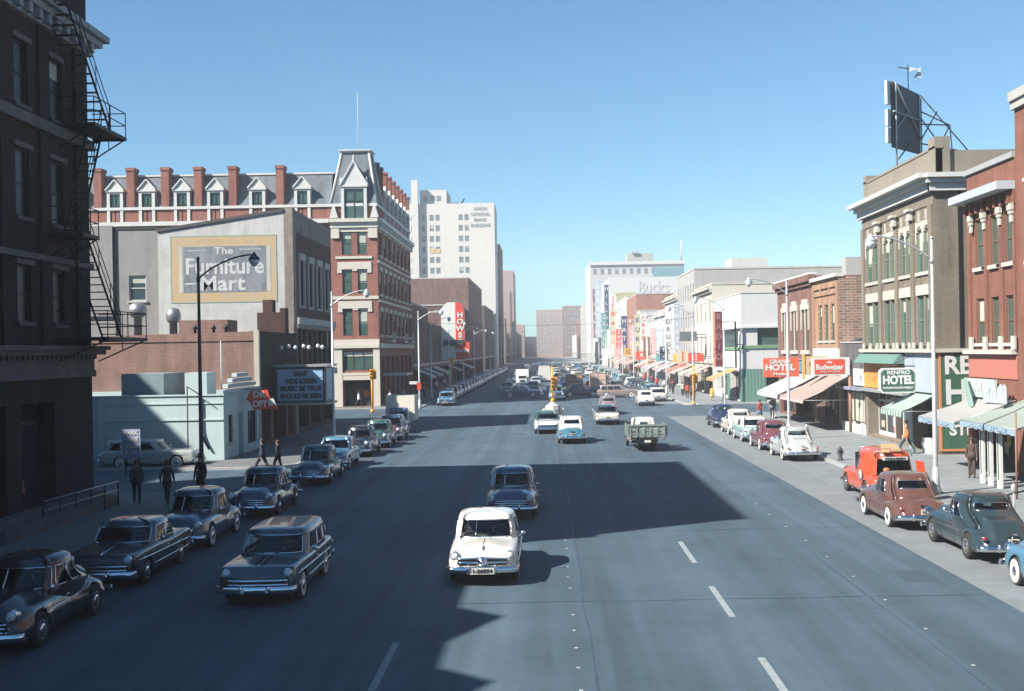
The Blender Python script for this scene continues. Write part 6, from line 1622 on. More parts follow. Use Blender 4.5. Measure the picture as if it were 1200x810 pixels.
    if style == 'shoebox':
        C.head(T, .7, .77, .095, y=hl - .05)
        q = MB(); q.rings([[(x * (1 - t * .02), ye - .1 + t * .1, .62 + z) for x, z in ((-.62, -.075), (.62, -.075), (.66, 0), (.62, .075), (-.62, .075), (-.66, 0))] for t in (0, 1)], smooth=False); g = q.build('grille', SEAM, T)
        q = MB(); q.tube([(-.66 + 1.32 * i / 12, ye + .025 - .05 * abs(-1 + i / 6) ** 2, .7 + .035 * (1 - abs(-1 + i / 6))) for i in range(13)], .024, n=7); q.tube([(-.64 + 1.28 * i / 12, ye + .03 - .05 * abs(-1 + i / 6) ** 2, .615) for i in range(13)], .03, n=7); q.build('grille_bar', CHROME, g)
        q = MB(); q.lathe([(.13, -.02), (.14, .03), (.11, .05), (.085, .06), (.06, .11), (.005, .135)], (0, ye, .63), 'y', n=20); q.build('grille_bullet', CHROME, g)
        C.bumper(T, True, .43, .17, guards=(-.34, .34), gh=.17); C.bumper(T, False, .45, .16, guards=(-.4, .4))
        C.plate(T, '1-26854', True, .42, .01, .62)
        C.tails(T, .77, .66, .05, y=-hl + .02); C.trim_line(T, 1.9, -.2, .56); C.trim_line(T, -.3, -2.0, .56)
    elif style in ('bulge', 'fastback'):
        C.head(T, .68, .8 if style == 'bulge' else .84, .1, y=hl - .06, pod=.06)
        q = MB(); q.rings([[(x, ye - .14 + t * .13, .6 + z) for x, z in ((-.58, -.1), (.58, -.1), (.66, .0), (.5, .13), (-.5, .13), (-.66, 0))] for t in (0, 1)], smooth=False); g = q.build('grille', SEAM, T)
        q = MB()
        for k, (zz, ww) in enumerate(((.52, .62), (.6, .66), (.68, .6))): q.tube([(-ww + 2 * ww * i / 12, ye + .03 - .07 * abs(-1 + i / 6) ** 2, zz + .02 * (1 - abs(-1 + i / 6) ** 2)) for i in range(13)], .021, n=6)
        for k in range(7): x = -.45 + k * .15; q.tube([(x, ye + .02, .51), (x, ye + .02, .7)], .012, n=5)
        q.build('grille_bar', CHROME, g)
        C.bumper(T, True, .42, .16, guards=(-.3, .3), gh=.2); C.bumper(T, False, .44, .16, guards=(-.42, .42), gh=.18)
        C.tails(T, .74, .7, .05, y=-hl + .06)
        C.trim_line(T, 1.1, -.7, .66)
        q = MB(); q.box(-.13, .13, -hl - .0, -hl + .1, .79, .83); q.tube([(0, -hl - .02, .66), (0, -hl + .05, .78)], .03, n=6); q.build('trunk_handle', CHROME, T)
    else:
        C.head(T, .74, .78, .1, y=hl - .04)
        q = MB(); q.rings([[(x, ye - .12 + t * .12, .58 + z) for x, z in ((-.7, -.08), (.7, -.08), (.76, .0), (.7, .08), (-.7, .08), (-.76, 0))] for t in (0, 1)], smooth=False); g = q.build('grille', SEAM, T)
        q = MB()
        for zz in (.53, .63): q.tube([(-.76 + 1.52 * i / 12, ye + .03 - .05 * abs(-1 + i / 6) ** 2, zz) for i in range(13)], .028, n=6)
        q.build('grille_bar', CHROME, g)
        C.bumper(T, True, .41, .18, guards=(-.33, .33), gh=.13); C.bumper(T, False, .44, .18, guards=(-.45, .45), gh=.14)
        C.tails(T, .84, .74, .06, y=-hl + .0); C.trim_line(T, 2.2, -2.2, .72, zend=.66); C.trim_line(T, 1.0, -2.2, .45, r=.01)
    C.plate(T, plate, False, .62 if style != 'hardtop' else .6, -.12)
    if style == 'wagon':
        q = MB()
        for sx in (-.13, .02): q.rings([[(sx, y, C.top_z(sx, y) + .006), (sx + .1, y, C.top_z(sx + .1, y) + .006)] for y in [1.3 + i * .12 for i in range(9)]], closed=False, cap=False)
        q.build('hood_stripe', SEAM, T)
        q = MB()
        for sx in (-1, 1): q.lathe([(.055, 0), (.06, .02), (.03, .04), (.002, .05)], (sx * .3, ye + .14, .4), 'y', n=12)
        q.build('fog_lamp', LAMP, T)
    if extra: extra(C, T)
    T.location = loc; T.rotation_euler = (0, 0, rz)
    return T, C
# ------------------------------------------------------------------ trucks, vans
def make_pickup(name, label, paint, roofm, bed, loc, rz, stakes=True, load=True, plate='T-1854', box=None, group=None, bh=.62):
    T = thing(name, (0, 0, 0), label, 'truck', group)
    C = Car(L=5.5, W=1.9, yf=1.85, yr=-1.55, zc=.38, Rw=.45, Rr=.45, shr=.14, kx=2.4, tum=.05,
            top=[(-2.75, .7), (-.75, .72), (-.6, .95), (0, 1.05), (.8, 1.15), (1.6, 1.18), (2.3, 1.14), (2.65, 1.05), (2.75, .8)],
            sh=[(-2.75, .68), (-.75, .7), (-.6, .93), (0, 1.0), (.8, .95), (1.6, .93), (2.3, .93), (2.6, .84), (2.75, .6)],
            hw=[(-2.75, .5), (-.8, .5), (-.65, .84), (.5, .86), (1.3, .9), (1.9, .95), (2.4, .92), (2.75, .75)],
            bot=[(-2.75, .5), (-.75, .5), (-.5, .34), (1.2, .34), (2.3, .36), (2.75, .45)],
            c=dict(z0=1.05, z1=1.72, zr=1.86, f0=1.0, f1=.7, r0=-.55, r1=-.4, w0=.82, w1=.7, n=4, rb=.08, sides=[(-.55, .62)], split=True, single=True, rw=.5, rg=(.25, .8)))
    C.body(paint, T); C.cabin(roofm, T, None); C.wheels(T, False, hub=RIMP); C.head(T, .74, .86, .1, y=2.66, pod=.06)
    C.bumper(T, True, .5, .16, guards=(-.4, .4))
    q = MB(); q.rings([[(x, 2.68 + t * .13, .82 + z) for x, z in ((-.45, -.2), (.45, -.2), (.5, .2), (-.5, .2))] for t in (0, 1)], smooth=False); g = q.build('grille', SEAM, T)
    q = MB()
    for k in range(5): q.tube([(-.48, 2.82, .66 + k * .08), (0, 2.85, .66 + k * .08), (.48, 2.82, .66 + k * .08)], .016, n=5)
    q.build('grille_bar', CHROME, g)
    if box is None:
        q = MB(); W2 = 1.12
        q.box(-W2, W2, -3.0, -.62, .86, .98); q.box(-.06, .06, -2.9, -.62, .7, .86); q.build('bed_floor', bed, T)
        q = MB()
        for sx in (-1, 1):
            for k in range(6):
                y = -2.95 + k * .46; q.box(sx * W2 - .035, sx * W2 + .035, y, y + .07, .9, .98 + bh)
            for z in (1.02, 1.2, 1.38): q.box(sx * (W2 - .06) - .02, sx * (W2 - .06) + .02, -3.0, -.62, z, z + .13)
        for k in range(6): x = -W2 + .12 + k * .39; q.box(x, x + .07, -3.04, -3.0, .9, .98 + bh)
        for z in (1.02, 1.2, 1.38): q.box(-W2 + .02, W2 - .02, -3.0, -2.965, z, z + .13)
        q.box(-W2, W2, -3.05, -2.99, .98 + bh - .1, .98 + bh)
        for z in (1.05, 1.3): q.box(-W2 + .02, W2 - .02, -.66, -.62, z, z + .16)
        q.build('stake_sides', bed, T)
        if load:
            q = MB(); random.seed(9)
            for k in range(7):
                x = random.uniform(-.8, .8); y = random.uniform(-2.6, -1.1); q.lathe([(.02, 0), (.22, .03), (.27, .2), (.2, .42), (.05, .5)], (x, y, .985), n=9)
            q.build('sack_load', mat('grey_sacks', (.2, .22, .2), rough=.9), T)
        q = MB(); q.box(-.5, .5, -3.06, -2.98, .5, .86); q.build('tail_panel', WELL, T)
        for sx in (-1, 1):
            q = MB(); q.box(sx * W2 - .12, sx * W2 + .12, -2.05, -1.05, .86 - .03, .86); q.build('mud_guard', WELL, T)
    else:
        q = MB(); q.box(-1.1, 1.1, -3.3, -.5, .8, 2.7); b = q.build('cargo_box', box, T)
        q = MB()
        for x in (-1.08, -.02, 1.04): q.box(x, x + .04, -3.33, -3.301, .82, 2.68)
        for z in (.82, 1.75, 2.64): q.box(-1.08, 1.08, -3.325, -3.301, z, z + .04)
        q.build('rear_door_frame', SEAM, b)
    C.tails(T, .95, .78, .06, y=-3.02 if box is None else -3.32)
    q = MB(); q.box(-.18, .18, -3.1, -3.06, .56, .7); q.build('licence_plate', PLATE, T)
    T.location = loc; T.rotation_euler = (0, 0, rz)
    return T

def make_van(name, label, paint, loc, rz):
    T = thing(name, (0, 0, 0), label, 'van')
    C = Car(L=4.9, W=1.88, yf=1.6, yr=-1.35, zc=.37, Rw=.42, Rr=.41, shr=.16, kx=2.0, tum=.06,
            top=[(-2.45, .98), (-2.3, 1.02), (0, 1.04), (.8, 1.1), (1.5, 1.12), (2.1, 1.04), (2.38, .92), (2.45, .7)],
            sh=[(-2.45, .9), (-2.3, .96), (-1.6, .98), (0, .98), (.8, .95), (1.6, .93), (2.1, .9), (2.35, .8), (2.45, .6)],
            hw=[(-2.45, .86), (-2.3, .92), (-1.4, .94), (0, .9), (.8, .9), (1.6, .94), (2.1, .9), (2.4, .8), (2.45, .7)],
            bot=[(-2.45, .38), (-2.1, .28), (-1.5, .26), (1.7, .26), (2.2, .3), (2.45, .42)],
            c=dict(z0=1.0, z1=1.74, zr=1.98, f0=.95, f1=.6, r0=-2.4, r1=-2.2, w0=.91, w1=.78, n=3.2, rb=.08, sides=[(.3, .68)], split=True, single=True, rw=.85, rg=(.1, .86)))
    C.body(paint, T); C.cabin(paint, T, None, open_rear=True); C.wheels(T, False); C.head(T, .68, .84, .1, y=2.38, pod=.06); C.bumper(T, True, .45, .14); C.tails(T, .84, .66, .05, y=-2.45)
    q = MB(); q.box(-.66, .66, -2.535, -2.49, .5, .98); q.build('dark_opening_panel', WELL, T)  # black panel paints the dark of the open hold below the sill
    q = MB(); q.box(-.68, .68, -2.3, .4, 1.06, 1.075); q.box(-.8, .8, .4, .44, 1.0, 1.7); q.build('cargo_floor', WELL, T)
    q = MB(); q.hexa([(.84, -2.5, .5), (.95, -3.1, .5), (.98, -3.1, .5), (.87, -2.47, .5), (.72, -2.42, 1.6), (.83, -3.0, 1.6), (.86, -3.0, 1.6), (.75, -2.39, 1.6)]); d = q.build('open_rear_door', paint, T)
    q = MB(); q.lathe([(.02, 0), (.11, .01), (.1, .03)], (.93, -2.85, 1.1), 'y', n=12); q.build('door_lamp', CHROME, d)
    q = MB(); q.box(-.52, .42, -2.5, -2.44, 1.62, 1.74); hb = q.build('header_board', mat('pale_header_board', (.55, .58, .56)), T)
    text('PARAGON', (-.05, -2.51, 1.68), .07, SEAM, hb, bold=.004, w=.75)
    for sx in (-1,):
        q = MB(); x = -.945; q.lathe([(.02, -.012), (.2, -.012), (.2, 0), (.02, 0)], (x - .015, -.9, .92), 'x', n=18); e = q.build('side_emblem', mat('pale_blue_emblem', (.55, .65, .72)), T)
        q = MB(); q.box(x - .035, x - .028, -1.0, -.8, .9, .94); q.build('emblem_bar', mat('emblem_dark', (.1, .12, .2)), e)
    q = MB(); q.hexa([(-.5, -2.3, 1.9), (-.2, -2.35, 1.9), (.5, .3, 1.95), (.2, .35, 1.95), (-.5, -2.3, 1.96), (-.2, -2.35, 1.96), (.5, .3, 2.01), (.2, .35, 2.01)])
    q.hexa([(-.1, -2.2, 1.92), (.25, -2.2, 1.92), (.7, .1, 1.94), (.4, .1, 1.94), (-.1, -2.2, 2.0), (.25, -2.2, 2.0), (.7, .1, 2.02), (.4, .1, 2.02)]); q.build('roof_plank', mat('yellow_planks', (.45, .3, .15), rough=.7), T)
    q = MB()
    for y in (-2.0, -.9, .2): q.tube([(-.72, y, 1.72), (-.68, y, 1.92), (.68, y, 1.92), (.72, y, 1.72)], .02, n=6)
    q.build('roof_rack', STEEL, T)
    q = MB(); q.lathe([(.02, 0), (.12, .02), (.13, .2), (.02, .24)], (-.3, -2.2, 1.08), n=10); q.build('brown_bucket', mat('brown_bucket', (.3, .12, .04)), T)
    T.location = loc; T.rotation_euler = (0, 0, rz)
    return T

def make_simple(name, label, paint, style, roof=None, group=None):
    T = thing(name, (0, 0, 0), label, 'car', group)
    C = Car(L=4.95, W=1.86, yf=1.5, yr=-1.4, zc=.35, Rw=.4, Rr=.38, shr=.15, kx=1.5, tum=.06, interior=False,
            top=[(-2.47, .7), (-2.3, .88), (-1.9, .98), (-1.2, 1.02), (.8, 1.04), (1.5, 1.04), (2.1, .96), (2.4, .86), (2.47, .7)],
            sh=[(-2.47, .66), (-2.3, .8), (-1.9, .88), (.9, .94), (2.1, .9), (2.35, .8), (2.47, .62)],
            hw=[(-2.47, .76), (-2.3, .86), (-1.8, .92), (1.8, .92), (2.3, .86), (2.47, .76)],
            bot=[(-2.47, .4), (-2.1, .26), (1.7, .24), (2.2, .28), (2.47, .4)],
            c=dict(z0=1.0, z1=1.5, zr=1.6, f0=.98, f1=.5, r0=-1.9 if style != 'w' else -2.3, r1=-1.2 if style != 'w' else -2.15, w0=.83, w1=.69, n=3.3, sides=[(-.5, 0), (.05, .62)], rw=.85, trim=SEAM))
    C.body(paint, T); C.cabin(paint, T, roof, glass=GLASS); C.bumper(T, True, .43, .16, guards=()); C.bumper(T, False, .43, .16, guards=())
    for yc in (C.yf, C.yr):
        for sx in (-1, 1):
            t = MB(); w = C.fhw(yc) - .02; t.lathe([(r, h * sx) for r, h in ((.2, -.17), (.35, -.15), (.35, -.02), (.3, 0), (.2, .0), (.1, .02), (.005, .02))], (sx * w, yc, .35), 'x', n=14); t.build('wheel', RUBBER, T)
    for sx in (-1, 1):
        q = MB(); q.lathe([(.1, -.05), (.1, .02), (.003, .05)], (sx * .68, 2.46, .78), 'y', n=10); q.build('headlight', LAMP, T)
        q = MB(); q.lathe([(.06, .05), (.06, 0), (.003, -.03)], (sx * .74, -2.46, .7), 'y', n=8); q.build('taillight', TAIL, T)
    return T

# ---- paints
def P_(n, c, **k): return car_paint(n, c, **k)
p_white = P_('ivory_white_paint', (.62, .61, .56)); p_black = P_('black_paint', (.012, .014, .02)); p_navy = P_('navy_paint', (.012, .025, .06)); p_green = P_('dark_green_grey_paint', (.018, .032, .035))
p_brown = P_('red_brown_paint', (.1, .045, .032)); p_red = P_('fire_red_paint', (.52, .065, .022)); p_lblue = P_('light_blue_paint', (.06, .17, .27)); p_aqua = P_('pale_aqua_paint', (.32, .46, .45)); p_maroon = P_('maroon_paint', (.13, .04, .045))
p_stone = P_('pale_stone_paint', (.38, .41, .39)); p_teal = P_('teal_blue_paint', (.04, .14, .2)); p_steel = P_('steel_blue_paint', (.03, .075, .15)); p_slate = P_('slate_blue_grey_paint', (.025, .055, .08)); p_cream = P_('cream_paint', (.55, .53, .45)); p_mauve = P_('mauve_grey_paint', (.2, .15, .17)); p_tan = P_('tan_paint', (.24, .18, .14)); p_bed = mat('green_timber', (.17, .22, .2), rough=.7); p_olive = P_('deep_green_paint', (.03, .08, .06))

# moving towards the camera (rz = pi) in the left half; away (rz = 0) in the right half
ford, _ = make_sedan('white_sedan', 'ivory white rounded sedan driving toward the camera, nearest car in the sunlit lane', p_white, 'shoebox', loc=(-1.72, 32.9, 0), rz=pi)
blu, _ = make_sedan('blue_sedan', 'steel blue sedan following right behind the ivory white one in the shade', p_steel, 'bulge', loc=(-1.35, 44.6, 0), rz=pi, plate='1-5508')
wag, _ = make_sedan('station_wagon', 'slate blue station wagon with two dark hood stripes driving in the shade', p_slate, 'wagon', loc=(-7.0, 31.0, 0), rz=pi, plate='1-7720')
two, _ = make_sedan('two_tone_car', 'teal car with white roof driving away in the middle of the road', p_teal, 'bulge', roof=p_white, loc=(1.55, 78.0, 0), rz=0, plate='1-3127')
hard, _ = make_sedan('white_hardtop', 'cream white car driving away behind the stake truck, slate roof', p_cream, 'hardtop', roof=p_slate, loc=(4.75, 96.4, 0), rz=0, plate='1-9902')
coup, _ = make_sedan('green_coupe', 'dark green grey fastback coupe parked at the right kerb beside the lamp post', p_green, 'fastback', loc=(12.45, 34.6, 0), rz=0, plate='1-7520', white=False)
brow, _ = make_sedan('brown_sedan', 'red brown sedan with whitewall tyres parked between the red van and the green coupe', p_brown, 'bulge', loc=(12.0, 40.6, 0), rz=0, plate='1-2266')
ston, _ = make_sedan('pale_sedan', 'pale stone grey sedan, nearest of the row parked past the red van', p_stone, 'fastback', loc=(13.15, 64.0, 0), rz=0, plate='1-4410')
blac, _ = make_sedan('black_sedan', 'black sedan, second from the corner block in the shaded left row', p_black, 'hardtop', roof=p_slate, loc=(-11.6, 33.2, 0), rz=pi, plate='1-6061', white=False)
make_van('red_panel_van', 'fire red panel van with open back doors and yellow planks on its roof', p_red, (13.1, 47.4, 0), 0)
stk = make_pickup('stake_truck', 'green stake bed truck with white cab driving away in the right lane', p_stone, p_white, p_bed, (5.75, 71.8, 0), 0)
cpy = lambda src, paint_from, to, loc, rz, label, roof=None, **k: copy_tree(src, loc, rz, label, swap={paint_from.name: to, **(roof or {})}, **k)
# right kerb row
c = cpy(blu, p_steel, p_maroon, (13.1, 70.3, 0), 0, 'maroon sedan parked just past the pale stone grey one at the right kerb', name='maroon_sedan')
c = cpy(hard, p_cream, p_aqua, (13.1, 76.6, 0), 0, 'pale aqua sedan with white roof parked beyond the maroon one', roof={p_slate.name: p_white}, name='aqua_sedan')
c = cpy(ston, p_stone, p_cream, (13.2, 82.8, 0), 0, 'cream humpbacked sedan parked beyond the pale aqua one', name='cream_sedan')
c = cpy(coup, p_green, p_navy, (13.2, 90.2, 0), 0, 'navy coupe at the far end of the right parked row before the crossing', name='navy_coupe')
c = cpy(blu, p_steel, p_lblue, (12.35, 27.9, 0), 0, 'light blue car cut by the right frame edge, parked nearest to the camera', name='light_blue_car')
# left kerb row, facing the camera
c = cpy(coup, p_green, p_black, (-11.5, 26.4, 0), pi, 'black car half hidden in shade at the lower left corner, nearest in its row', name='black_coupe')
c = cpy(two, p_teal, p_slate, (-11.5, 39.1, 0), pi, 'slate blue sedan with dark roof, third from the camera in the shaded left row', roof={p_white.name: p_slate}, name='slate_sedan')
c = cpy(coup, p_green, p_navy, (-10.95, 46.1, 0), pi, 'navy rounded coupe, fourth from the camera in the shaded left row', name='navy_coupe')
c = cpy(coup, p_green, p_slate, (-10.9, 56.6, 0), pi, 'slate grey humped sedan with divided windscreen at the corner of the side street', name='slate_coupe')
c = cpy(ford, p_white, p_lblue, (-11.2, 63.6, 0), pi, 'light blue small sedan behind the slate humped one at the corner', name='light_blue_sedan')
c = cpy(coup, p_green, p_black, (-11.1, 71.0, 0), pi, 'black old car in sun and shade before the tall white lamp post', name='black_coupe')
c = cpy(ston, p_stone, p_olive, (-10.9, 77.2, 0), pi, 'deep green sedan between two black cars in the left row', name='green_sedan')
c = cpy(two, p_teal, p_maroon, (-10.8, 83.2, 0), pi, 'maroon car with steel blue roof in the left row near the truck', roof={p_white.name: p_steel}, name='maroon_sedan')
trk = make_pickup('cargo_truck', 'parked steel blue truck with pale canvas cargo box at the left kerb before the crossing', p_steel, p_steel, p_bed, (-11.2, 90.5, 0), pi, box=mat('pale_canvas_box', (.7, .66, .55)))
c = cpy(wag, p_slate, p_slate, (-21.5, 64.9, 0), pi / 2 * 3, 'pale grey car parked in the side street against the aqua shop wall', roof={p_slate.name: p_stone}, name='parked_car')
# traffic further on
c = cpy(hard, p_cream, p_white, (.0, 87.5, 0), pi, 'white car with dark green top coming toward the camera beside the teal car', roof={p_slate.name: p_olive}, name='white_sedan')
c = cpy(blu, p_steel, p_mauve, (5.6, 110.5, 0), 0, 'mauve grey sedan at the crossing beyond the cream white car', name='mauve_sedan')
c = cpy(ford, p_white, p_white, (10.3, 125.6, 0), 0, 'white sedan just past the crossing in the right lane', name='white_sedan')
c = cpy(wag, p_slate, p_cream, (12.4, 135.4, 0), 0, 'cream wagon beyond the crossing at the right kerb', name='cream_wagon')
c = cpy(ford, p_white, p_lblue, (-11.2, 133.5, 0), pi, 'light blue sedan at the kerb in the shade of the mansard hotel', name='light_blue_sedan')
# traffic standing across the lanes in the shade of the mansard hotel
c = cpy(hard, p_cream, p_steel, (-3.2, 152.0, 0), -pi / 2 - .12, 'steel blue sedan standing side on in the shade left of the signal post', roof={p_slate.name: p_steel}, name='crossing_sedan')
c = cpy(blu, p_steel, p_navy, (4.2, 150.5, 0), -pi / 2 + .1, 'navy sedan standing side on in the shade right of the signal post', name='crossing_sedan')
c = cpy(wag, p_slate, p_tan, (8.7, 146.5, 0), -pi / 2, 'tan wagon seen side on at the end of the shade beyond the mauve sedan', name='crossing_wagon')
make_pickup('light_truck', 'light blue pickup coming toward the camera right behind the signal post', p_lblue, p_lblue, p_bed, (1.1, 141.5, 0), pi, load=False)

# small shapes for the distance
sv = [make_simple('distant_car', 'x', p_white, 's'), make_simple('distant_car', 'x', p_white, 'w')]
for k_, s_ in enumerate(sv): children(s_)
far_paints = [('white', p_white), ('black', p_black), ('navy', p_navy), ('maroon', p_maroon), ('pale aqua', p_aqua), ('teal', p_teal), ('cream', p_cream), ('slate blue', p_slate), ('tan', p_tan), ('deep green', p_olive), ('pale grey', p_stone), ('light blue', p_lblue)]
random.seed(77)
spots = []
for y in range(143, 340, 7):
    spots.append((12.9, y + random.uniform(-.6, .6), 0, 'parked at the right kerb'))
    spots.append((-11.9, y + random.uniform(-.6, .6), pi, 'parked at the left kerb'))
for x, rz, wd in ((-1.6, pi, 'coming in inner left lane'), (-5.6, pi, 'coming in outer left lane'), (2.4, 0, 'leaving in inner right lane'), (6.2, 0, 'leaving in middle right lane'), (9.4, 0, 'leaving in outer right lane')):
    y = 160 + random.uniform(0, 10)
    while y < 420:
        spots.append((x + random.uniform(-.3, .3), y, rz, wd)); y += random.uniform(16, 42)
spots.sort(key=lambda q: q[1])
used = {}
first = {0: True, 1: True}
for i, (x, y, rz, wd) in enumerate(spots):
    nm, pt = random.choice(far_paints); kind = 1 if random.random() < .25 else 0
    near = 'beyond the crossing' if y < 180 else 'in the middle distance' if y < 250 else 'far down the avenue' if y < 330 else 'near the street end'
    key = (nm, kind, wd, near); used[key] = used.get(key, 0) + 1
    lb = '%s %s %s, %s' % (nm, 'wagon' if kind else 'car', wd, near)
    if used[key] > 1: lb += ', %s from camera' % ['', '', 'second', 'third', 'fourth', 'fifth', 'sixth'][used[key]]
    src = sv[kind]
    copy_tree(src, (x, y, 0), rz, lb, group='distant cars along the avenue', swap={p_white.name: pt})
for s_ in sv:
    for ch in children(s_): bpy.data.objects.remove(ch)
    bpy.data.objects.remove(s_)
boxo = mat('orange_brown_box', (.42, .26, .15)); boxp = mat('pinkish_box', (.55, .4, .33))
t = make_pickup('box_truck', 'orange brown box truck driving away in the middle distance, left of the pinkish one', p_brown, p_brown, p_bed, (3.6, 159, 0), 0, box=boxo)
t = make_pickup('box_truck', 'pinkish tan box truck driving away beside the orange brown one', p_tan, p_tan, p_bed, (7.0, 166, 0), 0, box=boxp)
t = make_pickup('delivery_truck', 'white box truck coming toward the camera far down the left lanes', p_white, p_white, p_bed, (-4.2, 205, 0), pi, box=mat('white_box', (.7, .7, .66)))
# city bus far down
bus = thing('city_bus', (-.2, 228, 0), 'small white and green city bus coming along the avenue far away', 'bus', rz=pi)
q = MB(); q.prism([(-1.2, .4), (1.2, .4), (1.22, 1.4), (1.1, 2.75), (.9, 2.95), (-.9, 2.95), (-1.1, 2.75), (-1.22, 1.4)], 223, 233); q.build('body', p_white, bus)
q = MB(); q.box(-1.05 - .2, 1.05 - .2, 222.9, 222.97, 1.4, 2.3); q.build('windscreen', GLASS, bus)
for ch in children(bus): pass
# ------------------------------------------------------------------ people
import bmesh
SKIN = mat('skin_tone', (.45, .27, .19), rough=.6)
def person(label, loc, rz, shirt, legs, pose='stand', hair=(.05, .03, .02), hat=None, skirt=None, h=1.75, group=None, fingers=True):
    P = thing('person', loc, label, 'person', group, rz)
    V = []; E_ = []; R = []
    def v(x, y, z, r, par=None, r2=None):
        V.append((x, y, z)); R.append((r, r2 or r)); i = len(V) - 1
        if par is not None: E_.append((par, i))
        return i
    lean = .0
    pel = v(0, 0, .96, .165, None, .125); wst = v(0, 0, 1.1, .155, pel, .12); chs = v(0, .0, 1.28, .185, wst, .135); upc = v(0, -.005, 1.4, .15, chs, .11); nk = v(0, .0, 1.5, .052, upc); hd0 = v(0, .02, 1.56, .07, nk, .078); hd = v(0, .025, 1.64, .078, hd0, .092); tp = v(0, .015, 1.715, .06, hd, .07)
    zone = {}
    legpose = {'stand': ((.0, .0), (.02, -.02)), 'walk': ((.28, .34), (-.18, -.42)), 'stroll': ((.16, .2), (-.08, -.24))}[pose]
    for sx, (ky, fy) in zip((-1, 1), legpose):
        hp = v(sx * .095, 0, .86, .11, pel); kn = v(sx * .1, ky, .5 + (.02 if ky else 0), .075, hp); cf = v(sx * .1, (ky + fy) / 2 + .0, .34, .066, kn); an = v(sx * .1, fy, .09 + (.05 if fy < -.2 else 0), .048, cf)
        he = v(sx * .1, fy + .05, .045 + (.03 if fy < -.2 else 0), .042, an); to = v(sx * .115, fy + .17, .035, .036, he)
    armpose = {'stand': ((.02, .06), (.04, .1)), 'walk': ((-.16, -.1), (.12, .26)), 'stroll': ((-.08, .02), (.08, .16))}[pose]
    for sx, (ey, hy) in zip((-1, 1), armpose):
        sh = v(sx * .165, 0, 1.41, .07, upc); el = v(sx * .225, ey - .02, 1.13, .055, sh); wr = v(sx * .225, hy, .9, .038, el)
        pm = v(sx * .225, hy + .015, .83, .034, wr, .02)
        if fingers:
            for k, L in enumerate((.068, .078, .074, .058)):
                yy = hy - .02 + k * .022; f1 = v(sx * .225, yy, .79, .0095, pm); f2 = v(sx * .22, yy + .003, .79 - L * .5, .009, f1); v(sx * .208, yy + .004, .79 - L, .0075, f2)
            t1 = v(sx * .218, hy + .055, .835, .011, pm); v(sx * .21, hy + .07, .8, .009, t1)
    s = h / 1.75
    me = bpy.data.meshes.new('person'); bm = bmesh.new(); lay = bm.verts.layers.skin.verify(); vs = [bm.verts.new((a * s, b * s, c * s)) for a, b, c in V]
    for a, b in E_: bm.edges.new((vs[a], vs[b]))
    for q, r in zip(vs, R): q[lay].radius = (r[0] * s, r[1] * s)
    vs[0][lay].use_root = True
    bm.to_mesh(me); bm.free()
    o = bpy.data.objects.new('body', me); TMP.collection.objects.link(o)
    md = o.modifiers.new('skin', 'SKIN'); md.use_smooth_shade = True; md.branch_smoothing = .6
    sb = o.modifiers.new('sub', 'SUBSURF'); sb.levels = 1; sb.render_levels = 1
    dg = tmp_dg(); m2 = bpy.data.meshes.new_from_object(o.evaluated_get(dg)); bpy.data.objects.remove(o)
    o = bpy.data.objects.new('body', m2); COL.objects.link(o); o.parent = P
    m2.materials.clear()
    for m in (SKIN, shirt, legs, mat('shoe_leather', (.03, .02, .015), rough=.5)): m2.materials.append(m)
    for p in m2.polygons:
        c = p.center / s; p.use_smooth = True
        if c.z > 1.49: k = 0
        elif abs(c.x) > .175 and c.z < .88: k = 0
        elif c.z > .97 or (abs(c.x) > .165 and c.z > .86): k = 1
        elif c.z < .075: k = 3
        else: k = 2
        p.material_index = k
    hm = mat('hair_%02d' % int(hair[0] * 100), hair, rough=.7)
    q = MB(); q.rings([[(r * .092 * cos(a), .012 + r * .105 * sin(a) , z) for a in [2 * pi * j / 14 for j in range(14)]] for r, z in ((.98, 1.63), (1.06, 1.67), (1.0, 1.715), (.75, 1.755), (.3, 1.775))])
    q.rings([[(.095 * cos(a), .0 + .1 * sin(a) , z) for a in [pi + pi * j / 10 for j in range(11)]] for z in (1.54, 1.6, 1.66)], closed=False, cap=False)
    for i_ in range(len(q.v)): q.v[i_] = tuple(c * s for c in q.v[i_])
    q.v = [(a + loc[0], b + loc[1], c + loc[2]) for a, b, c in q.v]; q.build('hair', hm, P)
    f = MB()
    for sx in (-1, 1): f.lathe([(.003, .0), (.012, .004), (.003, .012)], (sx * .032, .1, 1.645), 'y', n=8)
    f.box(-.02, .02, .105, .112, 1.575, 1.583); f.v = [(a * s + loc[0], b * s + loc[1], c * s + loc[2]) for a, b, c in f.v]; f.build('face', mat('face_dark', (.1, .05, .04)), P)
    f = MB(); f.prism([(.1, 1.655), (.138, 1.61), (.1, 1.6)], -.012, .012, 'x')
    for sx in (-1, 1): f.lathe([(.004, -.008), (.024, 0), (.004, .008)], (sx * .088, .01, 1.63), 'x', n=8)
    f.v = [(a * s + loc[0], b * s + loc[1], c * s + loc[2]) for a, b, c in f.v]; f.build('nose_and_ears', SKIN, P)
    if hat:
        q = MB(); q.lathe([(.002, 1.82), (.07, 1.825), (.1, 1.78), (.105, 1.715), (.165, 1.7), (.165, 1.692), (.1, 1.69)], (0, .012, 0), n=18); q.v = [(a * s + loc[0], b * s + loc[1], c * s + loc[2]) for a, b, c in q.v]; q.build('hat', hat, P)
